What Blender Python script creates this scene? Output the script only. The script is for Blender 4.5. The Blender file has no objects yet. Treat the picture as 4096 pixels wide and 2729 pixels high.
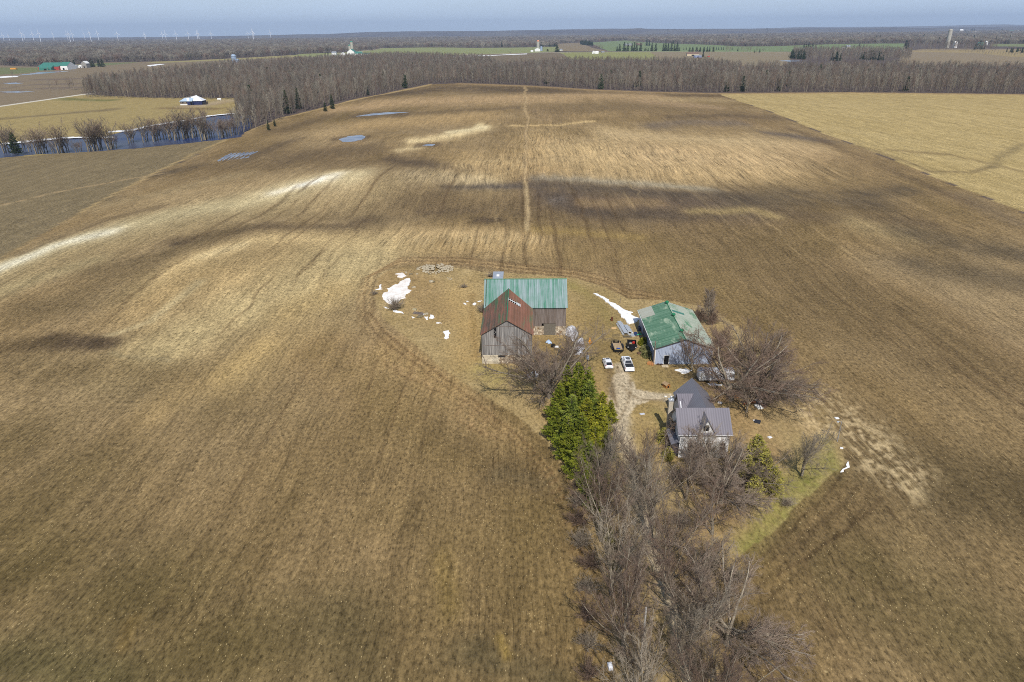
import bpy, math, random
import numpy as np
from mathutils import Vector, Matrix

# ------------------------------------------------------------------ camera, sky, sun, exposure
SC = bpy.context.scene
W0, H0, FPX = 4096, 2729, 2731.0            # the photograph's size and focal length in its pixels
HAZE = 5.5e-5; DENOISE = False
CAM_H, PITCH, YAW, ROLL = 65.0, 24.4, 1.1, 0.62
_p, _y, _r = (math.radians(a) for a in (PITCH, YAW, ROLL))
FWD = np.array([-math.sin(_y)*math.cos(_p), math.cos(_y)*math.cos(_p), -math.sin(_p)])
_rt = np.array([math.cos(_y), math.sin(_y), 0.0]); _up = np.cross(_rt, FWD)
RGT = _rt*math.cos(_r) - _up*math.sin(_r)
UPV = np.cross(RGT, FWD)
cam = bpy.data.cameras.new('camera'); cam.lens = 36*FPX/W0; cam.sensor_width = 36
cam.clip_start = 0.5; cam.clip_end = 60000
co = bpy.data.objects.new('camera', cam); SC.collection.objects.link(co)
co.matrix_world = Matrix([[RGT[i], UPV[i], -FWD[i], (0, 0, CAM_H)[i]] for i in range(3)] + [[0, 0, 0, 1]])
SC.camera = co

SUN_EL, SUN_AZ = math.radians(47), math.radians(-83)     # azimuth of the sun's position, from +X counter-clockwise
sd = Vector((math.cos(SUN_EL)*math.cos(SUN_AZ), math.cos(SUN_EL)*math.sin(SUN_AZ), math.sin(SUN_EL)))
sun = bpy.data.lights.new('sun', 'SUN'); sun.energy = 4.3; sun.angle = math.radians(0.5); sun.color = (1.0, 0.955, 0.88)
so = bpy.data.objects.new('sun', sun); SC.collection.objects.link(so)
so.rotation_euler = sd.to_track_quat('Z', 'Y').to_euler(); so.location = (0, 0, 300)

wd = bpy.data.worlds.new('World'); SC.world = wd; wd.use_nodes = True
wn = wd.node_tree; bg = wn.nodes['Background']
sky = wn.nodes.new('ShaderNodeTexSky'); sky.sky_type = 'NISHITA'; sky.sun_disc = False
sky.sun_elevation = SUN_EL; sky.sun_rotation = math.radians(90) - SUN_AZ
sky.altitude = 300; sky.air_density = 1.0; sky.dust_density = 1.2; sky.ozone_density = 1.6
bg.inputs[1].default_value = 0.085
# thin high cloud veil mixed over the clear sky
tc = wn.nodes.new('ShaderNodeTexCoord'); mp = wn.nodes.new('ShaderNodeMapping'); mp.inputs['Scale'].default_value = (1.2, 2.0, 14)
nz = wn.nodes.new('ShaderNodeTexNoise'); nz.inputs['Scale'].default_value = 2.2; nz.inputs['Detail'].default_value = 5; nz.inputs['Roughness'].default_value = 0.55
cr = wn.nodes.new('ShaderNodeValToRGB'); cr.color_ramp.elements[0].position = 0.42; cr.color_ramp.elements[1].position = 0.85
cr.color_ramp.elements[0].color = (0, 0, 0, 1); cr.color_ramp.elements[1].color = (0.45, 0.45, 0.45, 1)
mx = wn.nodes.new('ShaderNodeMix'); mx.data_type = 'RGBA'; mx.inputs[7].default_value = (7.6, 9.5, 12.0, 1)
wn.links.new(tc.outputs['Generated'], mp.inputs[0]); wn.links.new(mp.outputs[0], nz.inputs['Vector'])
wn.links.new(nz.outputs['Fac'], cr.inputs[0])
sz = wn.nodes.new('ShaderNodeSeparateXYZ'); wn.links.new(tc.outputs['Generated'], sz.inputs[0]); mr = wn.nodes.new('ShaderNodeMapRange')
for _i, _v in enumerate((0.0, 0.45, 0.80, 0.06)): mr.inputs[_i+1].default_value = _v
wn.links.new(sz.outputs[2], mr.inputs[0]); ml = wn.nodes.new('ShaderNodeMath'); ml.operation = 'MULTIPLY_ADD'; wn.links.new(cr.outputs[0], ml.inputs[0]); ml.inputs[1].default_value = 0.5; wn.links.new(mr.outputs[0], ml.inputs[2]); wn.links.new(ml.outputs[0], mx.inputs[0])
wn.links.new(sky.outputs[0], mx.inputs[6]); wn.links.new(mx.outputs[2], bg.inputs[0])

SC.view_settings.view_transform = 'Standard'; SC.view_settings.look = 'None'
SC.view_settings.exposure = 0.0; SC.view_settings.gamma = 1.0
SC.render.engine = 'CYCLES'
SC.cycles.use_denoising = DENOISE; SC.cycles.filter_width = 0.95; SC.cycles.max_bounces = 5; SC.cycles.diffuse_bounces = 2; SC.cycles.glossy_bounces = 2; SC.cycles.transmission_bounces = 2
SC.cycles.volume_bounces = 0; SC.cycles.transparent_max_bounces = 6

# ------------------------------------------------------------------ numbers: noise, terrain, survey of the photograph
def _h(ix, iy, s):
    n = (ix.astype(np.int64)*374761393 + iy.astype(np.int64)*668265263 + s*982451653) & 0x7fffffff
    n = ((n ^ (n >> 13))*1274126177) & 0x7fffffff
    return ((n ^ (n >> 16)) & 0xffff)/65535.0
def vn(x, y, s=0):
    x = np.asarray(x, float); y = np.asarray(y, float)
    ix, iy = np.floor(x), np.floor(y); fx, fy = x-ix, y-iy
    fx = fx*fx*(3-2*fx); fy = fy*fy*(3-2*fy)
    a, b, c, d = _h(ix, iy, s), _h(ix+1, iy, s), _h(ix, iy+1, s), _h(ix+1, iy+1, s)
    return (a+(b-a)*fx)*(1-fy)+(c+(d-c)*fx)*fy
def fbm(x, y, s=0, o=3):
    t = 0; a = 0.5; n = 0
    for k in range(o): t = t+a*vn(x*2**k, y*2**k, s+k*17); n += a; a *= 0.5
    return t/n*2-1                       # -1 .. 1

KNOLLS = [(-115, 215, 40, 60, 2.2), (-75, 330, 45, 30, 3.0), (-150, 250, 30, 80, 1.5), (-85, 190, 60, 25, 1.4), (30, 620, 160, 70, 3.0),
          (-60, 480, 70, 30, 2.0), (90, 420, 90, 50, 1.6), (120, 260, 50, 40, 1.2), (-40, 760, 150, 60, 3.5), (160, 560, 40, 60, 1.5),
          (360, 600, 110, 120, 3.0), (60, 330, 110, 22, -1.6), (-20, 400, 60, 18, -1.2), (-180, 400, 30, 60, -1.0), (-60, 270, 60, 16, -1.2)]
def terr(x, y):
    x = np.asarray(x, float); y = np.asarray(y, float); z = np.zeros(np.broadcast(x, y).shape)
    for cx, cy, rx, ry, h in KNOLLS: z = z + h*np.exp(-((x-cx)/rx)**2-((y-cy)/ry)**2)
    q = np.clip((y-900)/1500, 0, 1); z = z + q*10*fbm(x/900, y/700, 5, 2)
    q = np.clip((y-9000)/9000, 0, 1); z = z + q*(22*fbm(x/2500, y/3000, 9, 2) + 45*np.clip((x-1500)/7000, 0, 1) - 12)
    yard = np.clip((np.hypot((x-10)/75, (y-115)/75)-0.8)/0.5, 0, 1)
    return z*yard
def _vns(x, y, s):
    ix, iy = math.floor(x), math.floor(y); fx, fy = x-ix, y-iy; fx = fx*fx*(3-2*fx); fy = fy*fy*(3-2*fy)
    def h(i, j):
        n = (i*374761393+j*668265263+s*982451653) & 0x7fffffff; n = ((n ^ (n >> 13))*1274126177) & 0x7fffffff
        return ((n ^ (n >> 16)) & 0xffff)/65535.0
    a, b, c, d = h(ix, iy), h(ix+1, iy), h(ix, iy+1), h(ix+1, iy+1)
    return (a+(b-a)*fx)*(1-fy)+(c+(d-c)*fx)*fy
def _fbs(x, y, s, o=2): return (sum(0.5**(k+1)*_vns(x*2**k, y*2**k, s+k*17) for k in range(o))/sum(0.5**(k+1) for k in range(o)))*2-1
def tz(x, y):
    """terr() for one place, quickly"""
    yard = min(max((math.hypot((x-10)/75, (y-115)/75)-0.8)/0.5, 0), 1)
    if yard == 0: return 0.0
    z = 0.0
    for cx, cy, rx, ry, h in KNOLLS:
        e = ((x-cx)/rx)**2+((y-cy)/ry)**2
        if e < 12: z += h*math.exp(-e)
    if y > 900: z += min((y-900)/1500, 1)*10*_fbs(x/900, y/700, 5)
    if y > 9000: z += min((y-9000)/9000, 1)*(22*_fbs(x/2500, y/3000, 9)+45*min(max((x-1500)/7000, 0), 1)-12)
    return z*yard
def ray(px, py):
    return FWD + RGT*(px-W0/2)/FPX - UPV*(py-H0/2)/FPX
def P(px, py, z=0.0):
    """the place on the ground (or z above it) that the photograph shows at this pixel"""
    d = ray(px, py); a, b, c = (float(v) for v in d); t = (z-CAM_H)/c
    for _ in range(10):
        t2 = (z+tz(a*t, b*t)-CAM_H)/c
        if abs(t2-t) < 1e-6: break
        t = t2
    q = d*t
    return np.array([q[0], q[1], CAM_H+q[2]])
def V(px, py, Y):
    d = ray(px, py); return d*(Y/d[1])+np.array([0, 0, CAM_H])
def proj(p):
    v = np.array(p, float)-np.array([0, 0, CAM_H]); z = v@FWD
    return W0/2+FPX*(v@RGT)/z, H0/2-FPX*(v@UPV)/z
def pxm(p): return FPX/float((np.array(p)-np.array([0, 0, CAM_H]))@FWD)      # photo pixels per metre there

def lin(c): return tuple((v/255/12.92) if v/255 <= 0.04045 else ((v/255+0.055)/1.055)**2.4 for v in c)
ALB = 0.92
def S(r, g, b, k=1.0): return tuple(min(0.9, v*ALB*k) for v in lin((r, g, b)))

# ------------------------------------------------------------------ object helpers
def link(o): SC.collection.objects.link(o); return o
def tag(o, label=None, cat=None, group=None, kind=None):
    if label: o['label'] = label
    if cat: o['category'] = cat
    if group: o['group'] = group
    if kind: o['kind'] = kind
    return o
def thing(name, loc, label, cat, group=None, rz=0.0):
    o = link(bpy.data.objects.new(name, None)); o.location = tuple(loc); o.rotation_euler = (0, 0, rz); o.empty_display_size = 0.5
    return tag(o, label, cat, group)
def children(o): return [c for c in bpy.data.objects if c.parent == o]
class Proto:
    """a thing with its parts, remembered so that copies are quick"""
    def __init__(s, root): s.root = root; s.kids = [(c, children(c)) for c in children(root)]; s.used = False
    def place(s, loc, label=None, rz=0.0, sc=1.0, group=None, parts=True):
        if not s.used: r = s.root; s.used = True
        else:
            r = link(s.root.copy())
            if parts:
                for c, gs in s.kids:
                    k = link(c.copy()); k.parent = r
                    for g in gs: kk = link(g.copy()); kk.parent = k
        r.location = tuple(loc); r.rotation_euler = (0, 0, rz); r.scale = (sc,)*3 if not hasattr(sc, '__len__') else sc
        if label: r['label'] = label
        if group: r['group'] = group
        return r

class MB:
    def __init__(s): s.v = []; s.f = []; s.m = []; s.cur = 0
    def quad(s, *pts):
        n = len(s.v); s.v += [tuple(p) for p in pts]; s.f.append(tuple(range(n, n+len(pts)))); s.m.append(s.cur); return s
    def box(s, x0, y0, z0, x1, y1, z1):
        n = len(s.v); s.v += [(x, y, z) for z in (z0, z1) for y in (y0, y1) for x in (x0, x1)]
        for q in ((0, 2, 3, 1), (4, 5, 7, 6), (0, 1, 5, 4), (2, 6, 7, 3), (0, 4, 6, 2), (1, 3, 7, 5)): s.f.append(tuple(n+i for i in q)); s.m.append(s.cur)
        return s
    def prism(s, poly, a, b):
        """poly of 3-D points swept from offset a to offset b"""
        n = len(s.v); k = len(poly); a = np.array(a, float); b = np.array(b, float)
        s.v += [tuple(np.array(p)+a) for p in poly]+[tuple(np.array(p)+b) for p in poly]
        s.f.append(tuple(range(n+k-1, n-1, -1))); s.f.append(tuple(range(n+k, n+2*k)))
        for i in range(k): j = (i+1) % k; s.f.append((n+i, n+j, n+k+j, n+k+i))
        s.m += [s.cur]*(k+2); return s
    def slab(s, a, b, c, d, t):
        """a roof sheet: four corners (counter-clockwise from above) and its thickness"""
        return s.prism([a, b, c, d], (0, 0, -t), (0, 0, 0))
    def tube(s, p, q, r0, r1=None, n=6, caps=True):
        p = np.array(p, float); q = np.array(q, float); r1 = r0 if r1 is None else r1; d = q-p; d = d/(np.linalg.norm(d)+1e-9)
        u = np.cross(d, (0, 0, 1) if abs(d[2]) < 0.9 else (1, 0, 0)); u /= np.linalg.norm(u); w = np.cross(d, u); m = len(s.v)
        for c, r in ((p, r0), (q, r1)):
            for i in range(n): a = 2*math.pi*i/n; s.v.append(tuple(c+(u*math.cos(a)+w*math.sin(a))*r))
        for i in range(n): j = (i+1) % n; s.f.append((m+i, m+j, m+n+j, m+n+i)); s.m.append(s.cur)
        if caps: s.f.append(tuple(range(m+n-1, m-1, -1))); s.f.append(tuple(range(m+n, m+2*n))); s.m += [s.cur]*2
        return s
    def lathe(s, prof, c=(0, 0, 0), n=16):
        m = len(s.v)
        for r, z in prof:
            for i in range(n): a = 2*math.pi*i/n; s.v.append((c[0]+r*math.cos(a), c[1]+r*math.sin(a), c[2]+z))
        for k in range(len(prof)-1):
            for i in range(n): j = (i+1) % n; s.f.append((m+k*n+i, m+k*n+j, m+(k+1)*n+j, m+(k+1)*n+i)); s.m.append(s.cur)
        s.f.append(tuple(range(m+n-1, m-1, -1))); t = m+(len(prof)-1)*n; s.f.append(tuple(range(t, t+n))); s.m += [s.cur]*2
        return s
    def build(s, name, mats, parent=None, org=(0, 0, 0), bevel=0.0, smooth=False):
        me = bpy.data.meshes.new(name); o3 = np.array(org, float)
        me.from_pydata([tuple(np.array(v)-o3) for v in s.v], [], s.f)
        mats = mats if isinstance(mats, (list, tuple)) else [mats]
        for m in mats: me.materials.append(m)
        if len(mats) > 1: me.polygons.foreach_set('material_index', s.m)
        if smooth: me.polygons.foreach_set('use_smooth', [True]*len(s.f))
        me.update(); o = link(bpy.data.objects.new(name, me))
        if parent: o.parent = parent
        if bevel: b = o.modifiers.new('bevel', 'BEVEL'); b.width = bevel; b.segments = 2; b.limit_method = 'ANGLE'
        return o
def single(mb, name, mat, loc, label, cat, group=None, rz=0.0, bevel=0.0, smooth=False):
    o = mb.build(name, mat, None, (0, 0, 0), bevel, smooth); o.location = tuple(loc); o.rotation_euler = (0, 0, rz)
    return tag(o, label, cat, group)

# ------------------------------------------------------------------ materials
class NT:
    def __init__(s, name):
        s.m = bpy.data.materials.new(name); s.m.use_nodes = True; s.t = s.m.node_tree; s.b = s.t.nodes['Principled BSDF']
        s.geo = s.t.nodes.new('ShaderNodeNewGeometry'); s.tc = s.t.nodes.new('ShaderNodeTexCoord')
    def n(s, kind, **kw):
        x = s.t.nodes.new('ShaderNode'+kind)
        for k, v in kw.items(): setattr(x, k, v)
        return x
    def l(s, a, b): s.t.links.new(a, b)
    def sc(s, src, v):
        m = s.n('Mapping'); m.inputs['Scale'].default_value = v; s.l(src, m.inputs[0]); return m.outputs[0]
    def noise(s, src, scale=1.0, detail=3, rough=0.55, dist=0.0):
        x = s.n('TexNoise'); x.inputs['Scale'].default_value = scale; x.inputs['Detail'].default_value = detail; x.inputs['Roughness'].default_value = rough
        x.inputs['Distortion'].default_value = dist; s.l(src, x.inputs['Vector']); return x.outputs['Fac']
    def mapr(s, a, f0, f1, t0, t1):
        x = s.n('MapRange'); s.l(a, x.inputs[0])
        for i, v in enumerate((f0, f1, t0, t1)): x.inputs[i+1].default_value = v
        return x.outputs[0]
    def math(s, op, a, b):
        x = s.n('Math', operation=op)
        for i, v in enumerate((a, b)):
            if isinstance(v, (int, float)): x.inputs[i].default_value = v
            else: s.l(v, x.inputs[i])
        return x.outputs[0]
    def mix(s, f, a, b, mode='MIX'):
        x = s.n('Mix', data_type='RGBA', blend_type=mode)
        for i, v in ((0, f), (6, a), (7, b)):
            if isinstance(v, (int, float)): x.inputs[i].default_value = v
            elif isinstance(v, tuple): x.inputs[i].default_value = (*v[:3], 1)
            else: s.l(v, x.inputs[i])
        return x.outputs[2]
    def scale(s, col, f):
        x = s.n('VectorMath', operation='SCALE')
        if isinstance(col, tuple): x.inputs[0].default_value = col[:3]
        else: s.l(col, x.inputs[0])
        s.l(f, x.inputs['Scale']); return x.outputs[0]
    def bump(s, h, strength=0.3, dist=0.1):
        x = s.n('Bump'); x.inputs['Strength'].default_value = strength; x.inputs['Distance'].default_value = dist
        s.l(h, x.inputs['Height']); s.l(x.outputs[0], s.b.inputs['Normal'])
    def out(s, col, rough=0.8, metal=0.0, spec=0.3):
        if isinstance(col, tuple): s.b.inputs['Base Color'].default_value = (*col[:3], 1)
        else: s.l(col, s.b.inputs['Base Color'])
        s.b.inputs['Roughness'].default_value = rough; s.b.inputs['Metallic'].default_value = metal
        s.b.inputs['Specular IOR Level'].default_value = spec; return s.m
def M(name, rgb, rough=0.8, var=0.25, scale=1.0, metal=0.0, spec=0.3, rand=0.0, stretch=(1, 1, 1)):
    t = NT(name); f = t.mapr(t.noise(t.sc(t.tc.outputs['Object'], stretch), scale, 4), 0.3, 0.7, 1-var, 1+var)
    if rand:
        oi = t.n('ObjectInfo'); f = t.math('MULTIPLY', f, t.mapr(oi.outputs['Random'], 0, 1, 1-rand, 1+rand))
    return t.out(t.scale(rgb, f), rough, metal, spec)
def M_panel(name, c1, c2, axis=0, pitch=0.9, amount=0.5, patch=0.15, rough=0.45, c3=None, c3t=0.6, rib=0.3, c3s=(0.35, 0.12, 0.35)):
    """corrugated sheet: ribs across axis, weathered, or on the shed sides shaded, towards c2 sheet by sheet, c3 in patches"""
    t = NT(name); ob = t.tc.outputs['Object']; sep = t.n('SeparateXYZ'); t.l(ob, sep.inputs[0]); a = sep.outputs[axis]
    st = [0.05, 0.05, 0.05]; st[axis] = 1.0/pitch; w = t.noise(t.sc(ob, tuple(st)), 1.6, 5, 0.75)
    f = t.math('MULTIPLY', t.mapr(w, 0.38, 0.62, 0, 1), amount)
    n2 = t.mapr(t.noise(ob, 0.5, 5, 0.6), 0.45, 0.7, 0, patch); f = t.math('ADD', f, n2)
    col = t.mix(f, c1, c2)
    if c3: col = t.mix(t.mapr(t.noise(t.sc(ob, c3s), 1.0, 6, 0.7), c3t-0.04, c3t+0.06, 0, 1), col, c3)
    wv = t.math('SINE', t.math('MULTIPLY', a, 2*math.pi/rib), 0.0)
    r = t.mapr(wv, -1, 1, 0.86, 1.08); col = t.scale(col, r); t.bump(wv, 0.25, 0.02)
    return t.out(col, rough)
def M_board(name, c1, c2, axis=0, w=0.28):
    t = NT(name); ob = t.tc.outputs['Object']; st = [0.12, 0.12, 0.12]; st[axis] = 1.0/w
    a = t.mapr(t.noise(t.sc(ob, tuple(st)), 1.0, 2, 0.6), 0.3, 0.7, 0, 1); st[axis] = 4/w; st2 = tuple(0.5 if v < 1 else v for v in st)
    b = t.mapr(t.noise(t.sc(ob, st2), 1.0, 3, 0.6), 0.3, 0.7, 0.7, 1.25)
    return t.out(t.scale(t.mix(a, c1, c2), b), 0.9, spec=0.1)
m_white = M('white_paint', S(238, 238, 236), 0.35, 0.05, 2)
m_black = M('black_paint', (0.012, 0.012, 0.014), 0.4, 0.2, 2)
m_dark = M('dark_opening', (0.006, 0.006, 0.007), 0.9, 0.1)
m_rubber = M('tyre_rubber', (0.02, 0.02, 0.02), 0.85, 0.2)
m_glass = M('dark_glass', (0.02, 0.022, 0.03), 0.06, 0.1, spec=0.6)
m_alu = M('bare_aluminium', (0.62, 0.64, 0.66), 0.4, 0.2, 3, metal=0.5)
m_wood = M('weathered_wood', S(150, 112, 72), 0.85, 0.3, 3)
m_pole = M('pole_timber', S(132, 118, 104), 0.9, 0.25, 3, stretch=(4, 4, .3))
m_rust = M('rusty_steel', S(100, 60, 40), 0.9, 0.35, 4)
m_red = M('red_plastic', S(180, 30, 30), 0.4, 0.1)

# ------------------------------------------------------------------ the ground: one sheet to the horizon, soils surveyed from the photograph
def axis(start, stop, pieces):
    out = [start]; 
    while out[-1] < stop:
        x = out[-1]; out.append(x+pieces(x))
    return np.array(out)
gy = axis(15, 26000, lambda y: 0.55 if y < 190 else min(0.55+(y-190)*0.0075, 0.55+0.0075*1200+(max(y-1390, 0))*0.02))
gxr = axis(0, 21000, lambda x: 0.55 if x < 75 else 0.55+(x-75)*0.0125)
gx = np.concatenate([-gxr[:0:-1], gxr]); gy = np.concatenate([[-900, -300, -80, -20], gy])
X, Y = np.meshgrid(gx, gy); nX, nY = len(gx), len(gy); Xf, Yf = X.ravel(), Y.ravel()
# organic edges: a wandering warp, and furrow by furrow slip along the rows
Dn = np.hypot(Xf, Yf); far1 = np.clip(Dn/200, 0.3, 6)
XW = Xf + (fbm(Xf/22, Yf/40, 3)*2.4 + fbm(Xf/5, Yf/9, 4)*0.6)*np.minimum(far1, 4)
YW = Yf + (fbm(Xf/26, Yf/26, 7)*3.2 + (vn(Xf/0.8, Yf/60, 8)-.5)*1.1 + (vn(Xf/3.2, Yf/90, 11)-.5)*2.6)*np.minimum(far1, 4)
dXW = (XW-Xf).reshape(nY, nX); dYW = (YW-Yf).reshape(nY, nX)
COL = np.zeros((len(Xf), 3)); STR = np.zeros(len(Xf)); ROW = np.zeros(len(Xf)); GRS = np.zeros(len(Xf))
def poly_w(pts): return np.array([P(x, y)[:2] for x, y in pts])
def inside(pts, warp=True, soft=0.0):
    w = poly_w(pts); x, y = (Xf+(XW-Xf)*warp*0.35, Yf+(YW-Yf)*warp*0.35)
    sel = (x > w[:, 0].min()-1) & (x < w[:, 0].max()+1) & (y > w[:, 1].min()-1) & (y < w[:, 1].max()+1)
    idx = np.nonzero(sel)[0]; xs, ys = x[idx], y[idx]; r = np.zeros(len(idx), bool)
    for (x0, y0), (x1, y1) in zip(w, np.roll(w, -1, 0)):
        c = (y0 > ys) != (y1 > ys)
        with np.errstate(divide='ignore', invalid='ignore'): r ^= c & (xs < (x1-x0)*(ys-y0)/(y1-y0+1e-12)+x0)
    m = np.zeros(len(Xf)); m[idx[r]] = 1; return m
def stroke(pts, w, kx=1.6, p=1.0, warp=1.0):
    """a soft band along a line of photo pixels, w its half height in pixels"""
    pts = [tuple(q) for q in pts]; sm = []
    if len(pts) == 1: sm = pts
    else:
        for (x0, y0), (x1, y1) in zip(pts, pts[1:]):
            n = max(1, int(math.hypot(x1-x0, (y1-y0)*1.5)/(w*1.1))); sm += [(x0+(x1-x0)*i/n, y0+(y1-y0)*i/n) for i in range(n)]
        sm.append(pts[-1])
    q2 = np.full((nY, nX), 99.0)
    for a, b in sm:
        c = P(a, b); ry = abs(P(a, b-w)[1]-P(a, b+w)[1])/2; rx = w*kx/pxm(c)
        i0, i1 = np.searchsorted(gx, (c[0]-3.2*rx-13*warp, c[0]+3.2*rx+13*warp)); j0, j1 = np.searchsorted(gy, (c[1]-3.2*ry-27*warp, c[1]+3.2*ry+27*warp))
        if i1 <= i0 or j1 <= j0: continue
        x = X[j0:j1, i0:i1]+dXW[j0:j1, i0:i1]*warp; y = Y[j0:j1, i0:i1]+dYW[j0:j1, i0:i1]*warp
        np.minimum(q2[j0:j1, i0:i1], ((x-c[0])/rx)**2+((y-c[1])/ry)**2, out=q2[j0:j1, i0:i1])
    q2 = q2.ravel(); m = np.zeros(len(q2)); k = np.nonzero(q2 < 12)[0]; m[k] = np.exp(-q2[k]**p); return m
def paint(m, rgb=None, k=1.0, straw=None, row=None, grs=None):
    i = np.nonzero(m > .004)[0]; m = np.clip(m[i]*k, 0, 1)
    if rgb is not None: COL[i] = COL[i]*(1-m[:, None])+np.array(rgb, float)*m[:, None]
    for arr, v in ((STR, straw), (ROW, row), (GRS, grs)):
        if v is not None: arr[i] = arr[i]*(1-m)+v*m
one = np.ones(len(Xf))
n_big = fbm(Xf/60, Yf/90, 21); n_mid = fbm(Xf/14, Yf/28, 22)
# beyond the farm: forest floor, then the open land
paint(one, (96, 84, 78))
FIELDS = [
 ([(0, 262), (150, 268), (420, 250), (600, 247), (860, 237), (1170, 221), (1300, 213), (1345, 232), (1150, 262), (900, 275), (600, 300), (345, 345), (335, 385), (0, 428), (-2600, 560), (-2600, 262)], (142, 120, 96)),
 ([(-300, 270), (150, 271), (420, 252), (560, 249), (430, 262), (250, 272), (120, 292), (-300, 318)], (118, 122, 82)),
 ([(600, 248), (860, 238), (1170, 221), (1300, 214), (1300, 219), (1150, 231), (860, 243), (600, 253)], (156, 146, 98)),
 ([(-2600, 560), (0, 428), (340, 379), (560, 390), (980, 392), (1000, 460), (950, 560), (0, 640), (-2600, 900)], (168, 144, 96)),
 ([(1170, 222), (1200, 216), (1330, 212), (1415, 209), (1530, 193), (1900, 192), (2230, 187), (2245, 205), (2100, 213), (1830, 223), (1790, 227), (1800, 250), (1560, 240), (1345, 232)], (142, 146, 96)),
 ([(1830, 223), (2235, 211), (2300, 236), (1850, 262), (1780, 262)], (134, 110, 88)),
 ([(2235, 211), (2600, 208), (2660, 240), (2290, 240)], (146, 146, 92)),
 ([(2600, 208), (3165, 208), (3160, 250), (3100, 275), (2640, 245)], (144, 130, 104)),
 ([(2360, 171), (2500, 165), (2700, 175), (2950, 186), (3100, 185), (3300, 178), (3620, 177), (3640, 200), (3160, 207), (2440, 206)], (122, 136, 92)),
 ([(2225, 176), (2320, 171), (2365, 190), (2440, 206), (2245, 205)], (150, 124, 96)),
 ([(3600, 205), (3700, 196), (4096, 196), (4700, 196), (4700, 262), (3600, 262)], (146, 130, 104)),
 ([(3650, 203), (3960, 200), (4400, 206), (4400, 226), (4050, 228), (3900, 212), (3650, 207)], (166, 142, 102)),
 ([(3970, 176), (4400, 178), (4400, 192), (3970, 186)], (126, 132, 90)),
 ([(1690, 141), (1790, 141), (1870, 143), (1860, 146), (1700, 145)], (150, 138, 112)),
 ([(3660, 141), (4096, 138), (4300, 138), (4300, 141), (3660, 143)], (150, 136, 112)),
]
for pts, c in FIELDS: paint(inside(pts), (min(c[0], c[1]*1.13), c[1], c[2]), row=0.35, straw=0.15)
openland = np.zeros(len(Xf))
# olive strip and darker lines in the meadow by the river
paint(stroke([(-50, 480), (250, 455), (430, 440)], 6, 4), (128, 112, 80), 0.9)
paint(stroke([(250, 395), (450, 402)], 4, 4), (112, 112, 66), 0.9)
paint(stroke([(760, 425), (900, 412)], 9, 4), (160, 140, 112), 0.9); paint(stroke([(620, 435), (860, 438)], 4, 4), (130, 108, 74), 0.8)
for y in (316, 336, 352): paint(stroke([(0, y+20), (150, y+2), (320, y)], 3, 5), (112, 98, 88), 0.7)
# the strip field left of the grassy boundary
paint(inside([(-2600, 880), (0, 632), (350, 607), (745, 573), (950, 552), (1140, 545), (1290, 430), (930, 552), (600, 700), (300, 860), (0, 1035), (-900, 1560), (-2600, 2550)], 0.3), (130, 115, 86), row=0.5, straw=0.25)
LB = [(-900, 1560), (0, 1035), (300, 862), (600, 703), (930, 549), (1130, 470), (1290, 432), (1400, 402), (1560, 370), (1720, 338), (1830, 334), (2100, 343), (2350, 358), (2600, 368), (2868, 374),
      (3180, 488), (3660, 676), (4096, 852), (5300, 1330), (7000, 3300), (2048, 6500), (-2900, 3300)]
main = inside(LB, 0.15); paint(main, (141, 118, 83), row=0.6, straw=0.6)
COL += main[:, None]*(n_big*16+n_mid*12)[:, None]
paint(inside([(2868, 374), (3400, 370), (4096, 378), (5400, 395), (7500, 1500), (5300, 1325), (4096, 850), (3660, 674), (3180, 486)], 0.1), (181, 159, 108), row=0.6, straw=0.35)
hay = inside([(2868, 374), (4096, 378), (5400, 395), (5300, 1325), (4096, 850), (3660, 674), (3180, 486)], 0)
COL += hay[:, None]*(fbm(Xf/5+Yf/16, Yf/60, 31)*9)[:, None]
for a, w, c in [([(3700, 685), (3880, 690), (3960, 665)], 5, (124, 107, 76)), ([(3250, 545), (3500, 600), (3700, 680)], 7, (128, 110, 78)), ([(3570, 600), (3800, 620), (4096, 690)], 6, (136, 116, 80)),
                ([(3950, 670), (4096, 575)], 5, (128, 112, 78)), ([(3560, 655), (3700, 705)], 5, (96, 84, 72))]: paint(stroke(a, w, 2, 1, .35)*hay, c, 0.65)
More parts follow.
